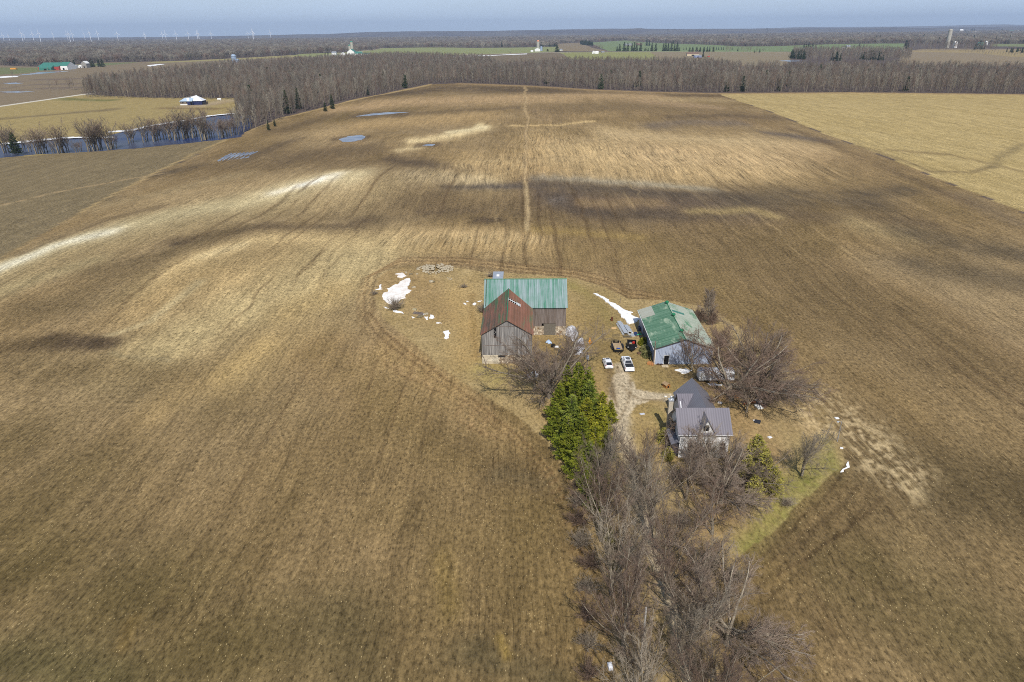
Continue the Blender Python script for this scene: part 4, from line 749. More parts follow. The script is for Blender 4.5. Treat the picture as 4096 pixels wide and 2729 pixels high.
SPRUCES = [(1150, 456, 20, 1.0, 'tall dark spruce at the woodland tip above the river'), (1196, 438, 19, .9, 'dark spruce behind the woodland tip'), (1302, 446, 8, 1.3, 'small dark spruce alone at the woodland edge'), (1330, 436, 13, 1.0, 'taller spruce beside the small one at the woodland edge'),
           (1075, 522, 7, 1.0, 'green spruce at the foot of the woodland tip'), (1100, 506, 6, 1.0, 'slim spruce at the foot of the woodland tip'), (68, 618, 13, 1.4, 'dark evergreen among the bare trees left of the river'), (1472, 382, 9, 1, 'small spruce at the woodland foot left of the field head'),
           (3275, 320, 20, 1.2, 'lone dark pine rising inside the right woodland'), (2872, 206, 0, 1, '')]
for x, y, h, s_, lab in SPRUCES:
    if h: SPR.place(P(x, y), lab, x, (h/20*s_, h/20*s_, h/20), 'dark spruces along the woodland')
SPF = pine_proto(34, 20, 4.2, m_spruce, 14, 7, 1.3, 'spruce_tree', 1.0, 3, .05)
cnt = 0
for x, yb, hp, wd_ in [(2468, 206, 18, 1.1), (2478, 206, 26, 1.1), (2496, 206, 33, 1.1), (2510, 206, 30, .9), (2527, 206, 28, .9), (2537, 206, 32, .9), (2546, 206, 28, .9), (2562, 206, 30, 1.1), (2577, 206, 10, 1), (2583, 204, 14, 1), (2592, 206, 12, 1.2), (2607, 206, 30, 1), (2622, 206, 28, 1), (2587, 184, 24, 1), (2597, 184, 20, 1),
                      (2653, 206, 28, 1), (2662, 206, 30, 1), (2672, 206, 28, 1), (2685, 206, 32, .9), (2697, 206, 26, 1), (2708, 206, 32, 1), (2717, 206, 14, 1), (2694, 176, 13, 1.2), (2812, 229, 22, 1), (2758, 208, 16, 1.4), (2770, 208, 18, 1.4), (2786, 208, 18, 1.6), (2800, 208, 16, 1.6), (2815, 208, 18, 1.4), (2828, 208, 18, 1.2), (2838, 208, 19, 1), (2853, 208, 18, 1.1),
                      (2735, 200, 8, 1), (2745, 200, 9, 1), (2865, 200, 10, 1), (2874, 200, 10, 1), (2885, 200, 10, 1), (2894, 200, 10, 1), (2928, 202, 10, .9), (2951, 206, 14, .9), (3018, 211, 10, 1), (3038, 211, 14, 1), (3213, 205, 26, 1), (3222, 206, 26, 1), (3231, 205, 28, 1), (3240, 205, 24, 1), (3248, 203, 26, 1), (3261, 201, 20, 1.1), (3170, 211, 12, 1.8), (3182, 211, 14, 1.8), (3155, 229, 12, .8),
                      (3343, 245, 34, 1), (3360, 245, 28, 1), (3435, 200, 24, 1), (3452, 200, 20, 1), (1302, 229, 17, 1.1), (1313, 228, 18, 1), (888, 266, 14, 1.2), (828, 265, 14, 1), (838, 265, 15, 1), (848, 265, 13, 1), (900, 256, 16, 1), (350, 268, 22, 1.4), (365, 269, 26, 1.5), (375, 269, 24, 1.4), (398, 268, 26, 1.5), (412, 268, 26, 1.6), (285, 270, 24, 1.2), (300, 270, 26, 1.2), (2047, 187, 12, 1.4), (2106, 187, 12, 1.2),
                      (2335, 178, 13, 1.6), (2350, 181, 12, 1.8), (2344, 174, 12, 1.6), (3620, 201, 34, 1.3), (3628, 201, 24, 1.3), (3915, 197, 30, 1.3), (3930, 198, 26, 1.4), (3900, 199, 20, 1.4)]:
    L = P(x, yb); h = hp/pxm(L)/.93; SPF.place(L, f'dark conifer on the far farmland, number {cnt+1} as surveyed', x, (h/20*wd_, h/20*wd_, h/20), 'dark conifers on the far farmland', parts=True); cnt += 1

# ------------------------------------------------------------------ woodland: front trees one by one, the mass behind them as one stand
m_wtrunk = M_bark('woodland_trunks', S(118, 108, 94), S(160, 150, 132), .3, .25)
def M_wood(name, c1, c2, var=60):
    t = NT(name); oi = t.n('ObjectInfo'); n = t.noise(t.sc(t.geo.outputs['Position'], (1/var, 1/var, .01)), 1, 4, .6)
    c = t.mix(t.mapr(n, .38, .62, 0, 1), c1, c2); return t.out(t.scale(c, t.mapr(oi.outputs['Random'], 0, 1, .72, 1.28)), .95, spec=.05)
m_wcrown = M_wood('woodland_crowns', S(122, 114, 104), S(146, 136, 122)); m_wcrown2 = M_wood('woodland_crowns_reddish', S(124, 106, 94), S(144, 126, 112)); m_wcrown3 = M_wood('woodland_crowns_pale', S(140, 134, 120), S(166, 158, 142))
def wood_mesh(seed, spec, h, r0, mat, cut=1):
    rg = random.Random(seed); segs, levs = [], []; grow(rg, np.zeros(3), np.array([rg.uniform(-.06, .06), rg.uniform(-.06, .06), 1.0]), spec['l0'], r0, 0, spec, segs, levs)
    s = np.array(segs); s[:, :6] *= h/s[:, 5].max(); return tubes_mesh('bare_tree', s, 3, [m_wtrunk, mat], (np.array(levs) >= cut).astype(np.int32))
WM = [wood_mesh(50+i, WOODS, 20, .24, (m_wcrown, m_wcrown2, m_wcrown, m_wcrown3, m_wcrown2, m_wcrown)[i]) for i in range(6)]+[wood_mesh(60+i, WOODS2, 17, .35, m_wcrown2 if i else m_wcrown, 2) for i in range(3)]
hid = bpy.data.collections.new('woodland_tree_kinds')          # not linked to the scene: only the stand draws from it
for i, me in enumerate(WM[:6]): o = bpy.data.objects.new('bare_tree_kind', me); hid.objects.link(o)
# farther off: one low clump of a few crowns
def clump_mesh(seed):
    rg = random.Random(seed); segs = []
    for k in range(9):
        cx, cy = rg.uniform(-9, 9), rg.uniform(-9, 9); h = rg.uniform(14, 20)
        segs.append((cx, cy, 0, cx, cy, h*.7, .3, .2))
        for j in range(26):
            a, e = rg.uniform(0, 6.28), rg.uniform(.1, 1); L = rg.uniform(2, 5); x0, y0, z0 = cx+rg.gauss(0, 1.5), cy+rg.gauss(0, 1.5), h*rg.uniform(.45, .85)
            segs.append((x0, y0, z0, x0+L*e*math.cos(a), y0+L*e*math.sin(a), z0+L*1.0, .3, .1))
    return tubes_mesh('far_clump', segs, 3, [m_wcrown])
hid2 = bpy.data.collections.new('far_clump_kinds')
for i in range(4): o = bpy.data.objects.new('far_clump_kind', clump_mesh(70+i)); o.data.materials[0] = (m_wcrown, m_wcrown2, m_wcrown, m_wcrown3)[i]; hid2.objects.link(o)
hid3 = bpy.data.collections.new('far_conifer_kinds'); o = bpy.data.objects.new('far_conifer_kind', SPF.kids[1][0].data if SPF.kids[1][0].name.startswith('crown') else SPF.kids[0][0].data); hid3.objects.link(o)
def in_poly(x, y, w):
    r = np.zeros(len(x), bool)
    for (x0, y0), (x1, y1) in zip(w, np.roll(w, -1, 0)): r ^= ((y0 > y) != (y1 > y)) & (x < (x1-x0)*(y-y0)/(y1-y0+1e-9)+x0)
    return r
def scatter(polyw, step, seed, holes=()):
    R = np.random.RandomState(seed); x0, y0 = polyw.min(0); x1, y1 = polyw.max(0)
    gx_, gy_ = np.meshgrid(np.arange(x0, x1, step), np.arange(y0, y1, step)); x = gx_.ravel()+R.uniform(-.48, .48, gx_.size)*step; y = gy_.ravel()+R.uniform(-.48, .48, gx_.size)*step
    k = in_poly(x, y, polyw)
    for h in holes: k &= ~in_poly(x, y, h)
    return x[k], y[k]
def stand(name, x, y, coll, s0, s1, label, seed, sink=0.2):
    z = terr(x, y)-sink; me = bpy.data.meshes.new(name); me.vertices.add(len(x)); me.vertices.foreach_set('co', np.stack([x, y, z], 1).ravel().astype(np.float32)); me.update()
    o = link(bpy.data.objects.new(name, me)); o['kind'] = 'stuff'; o['label'] = label
    g = bpy.data.node_groups.new(name, 'GeometryNodeTree'); g.interface.new_socket('Geometry', in_out='INPUT', socket_type='NodeSocketGeometry'); g.interface.new_socket('Geometry', in_out='OUTPUT', socket_type='NodeSocketGeometry')
    N = g.nodes.new; gi, go, ip, ci, rv, rs = N('NodeGroupInput'), N('NodeGroupOutput'), N('GeometryNodeInstanceOnPoints'), N('GeometryNodeCollectionInfo'), N('FunctionNodeRandomValue'), N('FunctionNodeRandomValue')
    ci.inputs[0].default_value = coll; ci.inputs[1].default_value = True; ci.inputs[2].default_value = True
    rv.data_type = 'FLOAT_VECTOR'; rv.inputs[0].default_value = (-.06, -.06, 0); rv.inputs[1].default_value = (.06, .06, 6.28); rv.inputs['Seed'].default_value = seed
    rs.data_type = 'FLOAT'; rs.inputs[2].default_value = s0; rs.inputs[3].default_value = s1; rs.inputs['Seed'].default_value = seed+1
    L_ = g.links.new; L_(gi.outputs[0], ip.inputs['Points']); L_(ci.outputs[0], ip.inputs['Instance']); ip.inputs['Pick Instance'].default_value = True
    L_(rv.outputs[0], ip.inputs['Rotation']); L_(rs.outputs[1], ip.inputs['Scale']); L_(ip.outputs[0], go.inputs[0])
    m = o.modifiers.new('stand', 'NODES'); m.node_group = g; return o
top = lambda pts, z: [P(x, y, z)[:2] for x, y in pts]; bot = lambda pts: [P(x, y)[:2] for x, y in pts]
# A: the wood behind the new house; B: the wood round the field head and its tip; C: the long right-hand wood
wA = np.array(bot([(330, 392), (600, 396), (940, 400), (960, 470), (935, 548)])+bot([(1130, 468), (1290, 430), (1400, 400), (1560, 368), (1720, 336), (1830, 332), (2100, 341)])
              +top([(2100, 246), (1990, 246), (1960, 225), (1790, 216), (1550, 211), (1350, 222), (1150, 234), (900, 246), (760, 262), (560, 282), (350, 306)], 15))
wC = np.array(bot([(2100, 341), (2350, 356), (2600, 366), (2900, 372), (3400, 370), (4096, 376), (4900, 388)])+top([(4900, 272), (4096, 258), (3800, 252), (3500, 250), (3200, 252), (2980, 256), (2850, 236), (2600, 234), (2300, 232), (2200, 236), (2100, 246)], 15))
fy0 = bot([(330, 392), (600, 396), (940, 400)])
edge = [P(x, y)[:2] for x, y in [(335, 391), (470, 393), (600, 396), (780, 397), (935, 399)]]+[P(x, y)[:2] for x, y in [(948, 470), (938, 540), (1130, 466), (1290, 428), (1400, 398), (1560, 366), (1720, 335), (1830, 331), (2100, 340), (2350, 355), (2600, 365), (2900, 371), (3400, 369), (4096, 375), (4300, 378)]]
# front trees, individually, along that edge
n_front = 108; seg = [np.linalg.norm(b-a) for a, b in zip(edge, edge[1:])]; skip = 4; wgt = [0 if i == skip else s_/ (1 if i < 8 else 1) for i, s_ in enumerate(seg)]; tot = sum(wgt); fr_pts = []
rr = random.Random(5)
for i in range(n_front):
    u = (i+rr.random()*.8)/n_front*tot
    for j, w_ in enumerate(wgt):
        if u <= w_ and w_: break
        u -= w_
    a, b = edge[j], edge[j+1]; q = a+(b-a)*u/seg[j]; nrm = np.array([-(b-a)[1], (b-a)[0]])/seg[j]; nrm = nrm if (nrm[1] > 0 or j == 5) else -nrm
    q = q+nrm*rr.uniform(1, 7); fr_pts.append(q)
for i, q in enumerate(fr_pts):
    o = link(bpy.data.objects.new('bare_tree', WM[rr.randrange(6)])); s_ = rr.uniform(.66, 1.12); o.location = (q[0], q[1], tz(q[0], q[1])-.3); o.rotation_euler = (rr.uniform(-.07, .07), rr.uniform(-.07, .07), rr.uniform(0, 6)); o.scale = (s_, s_, s_)
    tag(o, 'tall slim bare tree standing in the front edge of the long woodland', 'tree', 'bare trees in the front edge of the woodland')
R_ = np.random.RandomState(3)
xa, ya = scatter(wA, 6.2, 11); xc, yc = scatter(wC, 6.6, 12); stand('woodland', np.concatenate([xa, xc]), np.concatenate([ya, yc]), hid, .5, 1.12, 'broad belt of leafless grey-brown woodland behind the ploughed field', 1)
kx_ = R_.uniform(0, 1, len(xa)+len(xc)) < .004; xw, yw = np.concatenate([xa, xc])[kx_], np.concatenate([ya, yc])[kx_]; stand('woodland_evergreens', xw+2, yw, hid3, .6, .95, 'few dark evergreens scattered in the woodland', 21)
# the flooded trees of the river
RT = [(20, 604, 120), (52, 598, 100), (95, 590, 60), (150, 612, 118), (175, 606, 100), (238, 610, 130), (262, 602, 80), (306, 602, 50), (322, 600, 46), (358, 600, 130), (378, 596, 130), (396, 594, 110), (437, 592, 124), (452, 590, 70), (520, 566, 90), (528, 560, 60), (578, 562, 100), (618, 560, 100), (628, 556, 90), (660, 548, 70), (682, 552, 100), (704, 554, 110), (738, 550, 120), (750, 546, 80), (775, 545, 118), (812, 555, 128), (826, 552, 100),
      (852, 542, 60), (880, 546, 84), (893, 544, 70), (912, 532, 76), (930, 536, 80), (120, 600, 66), (214, 606, 60), (820, 480, 54), (940, 490, 70)]
for i, (x, y, hp) in enumerate(sorted(RT)):
    for q in range(3 if hp > 66 else 2):
        L = P(x+(q-.5)*9, y+6-q*3); L[2] = terr(L[0], L[1])-.8; h = hp/pxm(L)/.92*(1, .88, .78)[q]
        o = link(bpy.data.objects.new('bare_tree', WM[6+(i+q) % 3])); o.location = L; s_ = h/17; o.scale = (s_*1.35, s_*1.35, s_); o.rotation_euler = (0, 0, x+q)
        tag(o, f'{("front", "middle", "back")[q]} tree of the {NUM[i]} clump from the left in the flooded river', 'tree', 'bare trees standing in the flooded river')
for i, (x, y, hp) in enumerate([(200, 362, 40), (232, 362, 52), (280, 361, 52), (296, 360, 48), (722, 268, 14), (50, 308, 26), (192, 285, 16), (238, 285, 14)]):
    L = P(x, y); o = link(bpy.data.objects.new('bare_tree', WM[6+i % 3])); s_ = hp/pxm(L)/.95/17; o.location = L; o.scale = (s_*1.2, s_*1.2, s_); tag(o, f'{NUM[i]} solitary bare tree listed from the road outwards in the left farmland', 'tree', 'solitary bare trees in the left farmland')
for i, (x, y, hp) in enumerate([(2905, 208, 26), (2918, 208, 24), (2965, 204, 18), (2975, 208, 20), (2990, 208, 20), (3000, 208, 22), (3025, 210, 18), (3052, 211, 18), (3122, 206, 14), (2880, 178, 12), (1590, 229, 22), (2130, 196, 22), (2530, 182, 26), (2545, 178, 20), (2570, 182, 26), (2385, 203, 28), (2395, 205, 30), (2375, 205, 26), (2405, 206, 26), (2790, 222, 22), (2768, 222, 20), (2850, 206, 22), (3280, 198, 18), (3410, 196, 16), (3722, 196, 12), (2545, 186, 20),
                                (2036, 216, 9), (2042, 216, 10), (2190, 206, 9), (2194, 206, 9)]):
    L = P(x, y); o = link(bpy.data.objects.new('bare_tree', WM[6+i % 3])); s_ = hp/pxm(L)/.95/17; o.location = L; o.scale = (s_*1.3, s_*1.3, s_); tag(o, f'{NUM[i]} bare tree as listed among the far roadside farms', 'tree', 'bare trees round the far roadside farms')
# hedgerow trees at the far right
for i in range(22):
    x = 3860+i*11.5; L = P(x, 219+(i*7 % 5)+(i-8)*.45); o = link(bpy.data.objects.new('bare_tree', WM[i % 9])); s_ = random.Random(i).uniform(13, 24)/pxm(L)/17; o.location = L; o.scale = (s_*1.1, s_*1.1, s_)
    tag(o, f'{NUM[i]} bare tree from the left in the hedgerow at the far right', 'tree', 'bare hedgerow trees at the far right')
# far woodland, out to the horizon, leaving the clearings open
clear = [np.array(bot(pts)) for pts, c in FIELDS[4:13]+FIELDS[13:15]]+[np.array(bot(FIELDS[0][0])), np.array(bot(FIELDS[2][0]))]
farw = np.array(bot([(-900, 276), (0, 268), (150, 271), (420, 250), (600, 247), (860, 237), (1170, 220), (1330, 212), (1415, 209), (1530, 193), (1900, 192), (2230, 187), (2320, 171), (2500, 165), (2700, 175), (2950, 186), (3100, 185), (3300, 178), (3620, 177), (3970, 177), (5000, 180)])+[(9500, 9000), (-9500, 9000)])
x1_, y1_ = scatter(farw, 24, 31, clear); R2 = np.random.RandomState(8); k = np.abs(x1_-y1_*.02) < 300+y1_*.80; keep = k & (R2.uniform(0, 1, len(x1_)) < np.clip(3000/y1_, .34, 1))
stand('far_woodland', x1_[keep], y1_[keep], hid2, .85, 1.15, 'leafless violet-brown forest stretching to the horizon', 4, .5)
kk = keep & (R2.uniform(0, 1, len(x1_)) < .012*np.clip((x1_+y1_*.25)/(y1_*.4)+.3, .15, 3)) & (y1_ > 2300); stand('far_conifers', x1_[kk]+4, y1_[kk], hid3, .7, 1.3, 'scattered dark conifers in the far forest', 6, .5)
# the copse with the conifer block, right of centre, and the wooded farm at the far right
cop = np.array(bot([(3170, 238), (3300, 247), (3640, 250), (3640, 222), (3560, 212), (3400, 208), (3170, 212)])); xx, yy = scatter(cop, 15, 41); stand('copse', xx, yy, hid, .9, 1.25, 'bare copse between the brown field and the green field', 9, .3)
cop2 = np.array(bot([(3615, 203), (3750, 206), (3900, 208), (3980, 206), (3985, 196), (3800, 192), (3640, 195)])); xx, yy = scatter(cop2, 22, 42); stand('copse', xx, yy, hid, 1.0, 1.5, 'bare copse hiding the far right farm with the silo', 10, .3)
cop3 = np.array(bot([(4010, 210), (4096, 214), (4300, 216), (4300, 206), (4080, 204)])); xx, yy = scatter(cop3, 20, 43); stand('conifer_belt', xx, yy, hid3, .5, .7, 'dark low conifer belt at the far right edge', 11, .3)
for a, lab in (([(3440, 240), (3530, 243), (3530, 234), (3450, 233)], 'olive conifer block inside the copse'), ([(3160, 235), (3220, 240), (3225, 226), (3180, 222)], 'dark conifers at the left end of the copse'), ([(3318, 244), (3350, 246), (3350, 238)], 'small olive conifer group in the copse'), ([(2160, 186), (2225, 187), (2226, 182), (2165, 183)], 'dark conifer belt behind the far white farm'),
               ([(2320, 178), (2372, 184), (2372, 180), (2325, 174)], 'dark conifer hedge above the small brown field'), ([(25, 256), (90, 256), (90, 252), (25, 252)], 'dark conifer group in the left forest'), ([(120, 258), (170, 258), (170, 253), (120, 253)], 'second dark conifer group in the left forest')):
    w = np.array(bot(a)); xx, yy = scatter(w, 12, len(lab)); xx, yy = (xx, yy) if len(xx) else (w[:, 0], w[:, 1]); stand('conifer_block', xx, yy, hid3, .7, .95, lab, len(lab), .3)

# ------------------------------------------------------------------ the old barn: long green-roofed part with a red-roofed wing
m_gm = M_panel('green_metal_roof', S(66, 124, 102), S(146, 160, 164), 0, .7, .95, .2, .6, rib=.45); m_gplain = M('green_trim_metal', S(44, 120, 84), .45, .12, 1)
m_rm = M_panel('rusted_red_roof', S(144, 96, 78), S(96, 82, 68), 0, 1.6, 1.0, .3, .7, S(78, 106, 76), .53, rib=.6, c3s=(.9, .06, .2))
m_rm2 = M_panel('faded_red_roof', S(152, 104, 84), S(124, 90, 70), 0, 1.2, .8, .25, .7, S(100, 116, 84), .60, rib=.6, c3s=(.9, .06, .2))
m_bd = M_board('grey_barn_board', S(92, 90, 90), S(166, 162, 158), 0, .3); m_bdy = M_board('brown_barn_board', S(104, 84, 66), S(150, 128, 104), 1, .3); m_bdb = M_board('brownish_barn_board', S(108, 96, 88), S(136, 126, 120), 0, .5)
t = NT('concrete_wall'); m_conc = t.out(t.mix(t.mapr(t.noise(t.sc(t.tc.outputs['Object'], (.3, 1, 1.6)), 1, 5, .6), .4, .65, 0, 1), S(188, 176, 154), S(226, 216, 196)), .9, spec=.1)
t = NT('field_stone_wall'); v_ = t.n('TexVoronoi'); v_.inputs['Scale'].default_value = 2.6; t.l(t.tc.outputs['Object'], v_.inputs['Vector']); s_ = t.n('SeparateColor'); t.l(v_.outputs['Color'], s_.inputs[0])
m_stone = t.out(t.scale(t.mix(s_.outputs[0], S(150, 124, 96), S(238, 226, 204)), t.mapr(v_.outputs['Distance'], .25, .6, 1.0, .55)), .9, spec=.1); t.bump(v_.outputs['Distance'], .5, .1)
bo = (-3.7, 131.54, 0); barn = thing('barn', bo, 'large weathered barn with green corrugated roof, rusty red-roofed wing and stone base', 'barn')
XL, XR, XA = -8.95, 1.75, -3.55; Y0, Y1, Y2 = 131.54, 146.5, 157.5; ZE, ZR = 7.1, 10.35; MX0, MX1 = -8.9, 9.75; MZE, MZR = 7.35, 12.0; YM = (Y1+Y2)/2
MB().prism([(XL, Y0, 2.05), (XR, Y0, 2.05), (XR, Y0, ZE), (XA, Y0, ZR), (XL, Y0, ZE)], (0, 0, 0), (0, .25, 0)).build('gable_wall', m_bd, barn, bo)['label'] = 'grey plank gable wall'
MB().box(XL, Y0+.25, 2.05, XL+.2, Y2, ZE).box(MX0, Y2-.2, 0.0, MX1, Y2, MZE).build('side_wall', m_bdy, barn, bo); MB().box(XR-.2, Y0+.25, 2.05, XR, Y1, ZE).build('side_wall', m_bdy, barn, bo)
mb = MB(); mb.box(XR, Y1, 2.25, 4.2, Y1+.25, MZE).box(4.2, Y1, 3.0, 7.4, Y1+.25, MZE).box(7.4, Y1, 2.25, MX1, Y1+.25, MZE); mb.prism([(MX1, Y1+.25, 2.25), (MX1, Y2-.2, 2.25), (MX1, Y2-.2, MZE), (MX1, YM, MZR), (MX1, Y1+.25, MZE)], (-.2, 0, 0), (0, 0, 0)); mb.build('front_wall', m_bdb, barn, bo)
mb = MB(); mb.box(MX0, YM+.2, 2, MX0+.2, Y2-.2, MZE); mb.prism([(MX0, Y1, MZE), (MX0, Y2-.2, MZE), (MX0, YM, MZR)], (0, 0, 0), (.2, 0, 0)); mb.build('gable_wall', m_bdy, barn, bo)
for z in (4.25, 8.6): MB().box(XL+.1 if z < 5 else XA-3, Y0-.03, z, XR-.1 if z < 5 else XA+3, Y0, z+.1).build('batten', m_bdb, barn, bo)
mb = MB(); mb.box(XL, Y0, -.3, -5.3, Y0+.4, 2.05).box(XL, Y0+.4, -.3, XL+.35, Y2, 2.05); mb.build('foundation', m_conc, barn, bo)
MB().box(-5.3, Y0, -.3, -5.295, Y0+.4, 1.5).box(-5.28, Y0+.01, -.3, XR, Y0+.4, 2.0).box(XR-.35, Y0+.4, -.3, XR, Y1, 2.05).box(XR, Y1+.02, -.3, 4.6, Y1+.3, 2.25).box(7.4, Y1+.02, -.3, MX1, Y1+.3, 2.25).box(MX1-.3, Y1+.3, -.3, MX1, Y2-.2, 2.25).build('foundation', m_stone, barn, bo)['label'] = 'pale field-stone base'
MB().box(4.6, Y1+.08, 0, 7.4, Y1+.2, 3.0).build('door', M('grey_door_boards', S(112, 106, 96), .8, .2, 2), barn, bo)
f = MB().box(-5.5, Y0-.04, 1.55, -4.0, Y0-.01, 1.98).build('window', m_glass, barn, bo); MB().box(-5.56, Y0-.05, 1.5, -3.94, Y0-.042, 1.55).build('sill', m_bdb, f, (0, 0, 0)); f.children[0].location = tuple(-np.array(bo))
MB().box(-1.6, Y0-.03, 1.5, -.3, Y0-.01, 1.95).build('window', m_glass, barn, bo)
mb = MB(); mb.prism([(-6.35, Y0-.02, 6.1), (-5.8, Y0-.02, 6.1), (-5.8, Y0-.02, 8.45), (-6.35, Y0-.02, 8.1)], (0, 0, 0), (0, .01, 0)); op = mb.build('wall_gap', m_dark, barn, bo)
mb = MB(); mb.tube((-6.3, Y0-.06, 6.9), (-5.85, Y0-.06, 7.5), .04).tube((-6.3, Y0-.06, 7.8), (-5.85, Y0-.06, 7.3), .04); g = mb.build('brace', m_bd, op, bo)
# red roof wing: runs back into the green roof
sl = (MZR-MZE)/(YM-Y1); yend = Y1+(ZR-MZE)/sl; YF = Y0-.45; ov = .3; zo = ZE-ov*(ZR-ZE)/(XA-XL)
MB().slab((XL-ov, YF, zo), (XA, YF, ZR), (XA, yend+.15, ZR+.04), (XL-ov, Y1-.2, zo), .12).build('roof', m_rm, barn, bo)['label'] = 'rusty red wing roof slope with green streaks'
MB().slab((XA, YF, ZR), (XR+ov, YF, zo), (XR+ov, Y1-.2, zo), (XA, yend+.15, ZR+.04), .12).build('roof', m_rm2, barn, bo)['label'] = 'faded red wing roof slope with missing panels'
MB().tube((XA, YF-.02, ZR+.03), (XA, yend, ZR+.03), .11).build('ridge_cap', m_gplain, barn, bo)
e0 = .35
r_ = MB().slab((MX0-.35, Y1-e0, MZE-e0*sl), (MX1+.35, Y1-e0, MZE-e0*sl), (MX1+.35, YM, MZR), (MX0-.35, YM, MZR), .12).build('roof', m_gm, barn, bo); r_['label'] = 'green corrugated main roof slope'
MB().slab((MX0-.35, YM+.01, MZR), (MX1+.35, YM+.01, MZR), (MX1+.35, Y2+e0, MZE-e0*sl), (MX0-.35, Y2+e0, MZE-e0*sl), .12).build('roof', m_gm, barn, bo)
MB().tube((MX0-.37, YM, MZR+.02), (MX1+.37, YM, MZR+.02), .11).build('ridge_cap', m_gplain, barn, bo)
def on_wing(y, s): return np.array([XA+s*(XR-XA), y, ZR-abs(s)*(ZR-ZE)])
mb = MB(); a, b, c, d = on_wing(144.2, .03), on_wing(144.2, .52), on_wing(142.6, .52), on_wing(142.6, .03); up_ = np.array([0, 0, .03]); mb.quad(a+up_, d+up_, c+up_, b+up_); gap = mb.build('roof_gap', m_dark, barn, bo)
mb = MB()
for k in range(7): u = .03+.49*k/6; p, q = on_wing(144.2, u)+2*up_, on_wing(142.6, u)+2*up_; mb.tube(p, q, .05, n=4)
mb.tube(on_wing(143.4, .03)+2*up_, on_wing(143.4, .52)+2*up_, .06, n=4); mb.build('rafter', m_white, barn, bo)
mb = MB(); mb.quad(*(on_wing(y, u)+3*up_ for y, u in ((142.6, .38), (142.6, .52), (144.2, .52), (144.2, .38)))); mb.build('loose_sheet', m_alu, barn, bo)
mb = MB(); [mb.quad(*(on_wing(y, -u)*np.array([1, 1, 1])+3*up_ for y, u in ((141.0, u0+.02), (141.5, u0+.02), (141.5, u0+.12), (141.0, u0+.12)))) for u0 in (.66, .8)]
MB().box(-7.6, Y2+.05, 0, -5.25, Y2+8.2, 9.1).build('lean_to_wall', m_alu, barn, bo)
MB().box(-7.75, Y2+.05, 9.1, -5.1, Y2+8.4, 9.22).build('lean_to_roof', M('grey_sheet_roof', S(158, 166, 178), .5, .1, 1), barn, bo)['label'] = 'flat grey roof just behind the ridge'
MB().box(-6.8, Y2+4.6, 9.22, -6.1, Y2+5.6, 9.5).build('hatch', m_white, barn, bo)

# ------------------------------------------------------------------ the machine shed
m_sw = M_panel('blue_grey_cladding', S(160, 172, 196), S(184, 194, 212), 0, .5, .5, .1, .45, rib=.32); m_sw_shade = M_panel('blue_grey_cladding_shaded', S(160, 172, 196), S(120, 132, 156), 1, .5, .5, .1, .45, rib=.32)  # side cladding: darker copy of the front, wall shade put into its colour
m_sr = M_panel('green_shed_roof', S(66, 112, 84), S(118, 152, 126), 1, .35, .9, .35, .65, S(168, 186, 160), .58, rib=.5); m_sr2 = M_panel('bleached_green_shed_roof', S(158, 172, 150), S(196, 198, 180), 1, .4, .8, .3, .5, S(104, 146, 110), .55, rib=.5)
sg = (33.9, 131.0, 0); shed = thing('machine_shed', sg, 'machine shed with patchy green metal roof and blue-grey metal walls', 'shed'); A0, A1, AC, B0, B1, CE, CR = 27.8, 39.9, 33.85, 131.0, 152.3, 3.95, 6.0
MB().prism([(A0, B0, 0), (A1, B0, 0), (A1, B0, CE), (AC, B0, CR), (A0, B0, CE)], (0, 0, 0), (0, .15, 0)).build('front_wall', m_sw, shed, sg)
MB().prism([(A0, B1, 0), (A1, B1, 0), (A1, B1, CE), (AC, B1, CR), (A0, B1, CE)], (0, -.15, 0), (0, 0, 0)).build('back_wall', m_sw, shed, sg)
MB().box(A0, B0+.15, 0, A0+.12, B1-.15, CE).build('side_wall', m_sw_shade, shed, sg); MB().box(A1-.12, B0+.15, 0, A1, B1-.15, CE).build('side_wall', m_sw_shade, shed, sg)
MB().box(A0-.05, 141, .1, A0-.01, 146.5, 3.7).build('sliding_door', M('dark_blue_door', S(70, 84, 110), .5, .15), shed, sg)
dz = .5*(CR-CE)/(AC-A0)
for x0, x1, m_, lb in ((A0-.5, AC, m_sr, 'green roof slope with faint pale streaks'), (A1+.5, AC, m_sr2, 'bleached whitish-green roof slope')):
    p = [(x0, B0-.4, CE-dz), (AC, B0-.4, CR), (AC, B1+.4, CR), (x0, B1+.4, CE-dz)]; o = MB().slab(*(p if x0 < AC else p[::-1]), .1).build('roof', m_, shed, sg); o['label'] = lb
def on_l(y, s): return (AC+(A0-.5-AC)*s, y, CR+(CE-dz-CR)*s+.02)
MB().quad(on_l(B1+.38, .98), on_l(B1-5.2, .98), on_l(B1-5.2, .52), on_l(B1+.38, .52)).build('roof_patch', M_panel('bare_galvanised_patch', S(186, 190, 176), S(166, 158, 138), 1, .5, .5, .2, .5, S(176, 140, 106), .66), shed, sg)
MB().quad(*[(AC+(A1+.5-AC)*s, y, CR+(CE-dz-CR)*s+.02) for s, y in ((.06, 146.6), (.06, 147.8), (.5, 147.8), (.5, 146.6))][::-1]).build('roof_panel', M('teal_roof_panel', S(70, 128, 112), .5, .1), shed, sg)
MB().tube((AC, B0-.42, CR+.02), (AC, B1+.42, CR+.02), .1).build('ridge_cap', m_gplain, shed, sg)
for y in (151.3, 143.6, 134.5): o = MB().lathe([(.28, 0), (.28, .25), (.45, .3), (.45, .5), (.12, .75)], (AC, y, CR)).build('roof_vent', m_gplain, shed, sg, smooth=False)
MB().box(A0-.55, B0-.42, CE-dz-.16, A0-.46, B1+.42, CE-dz+.02).build('gutter', m_white, shed, sg)
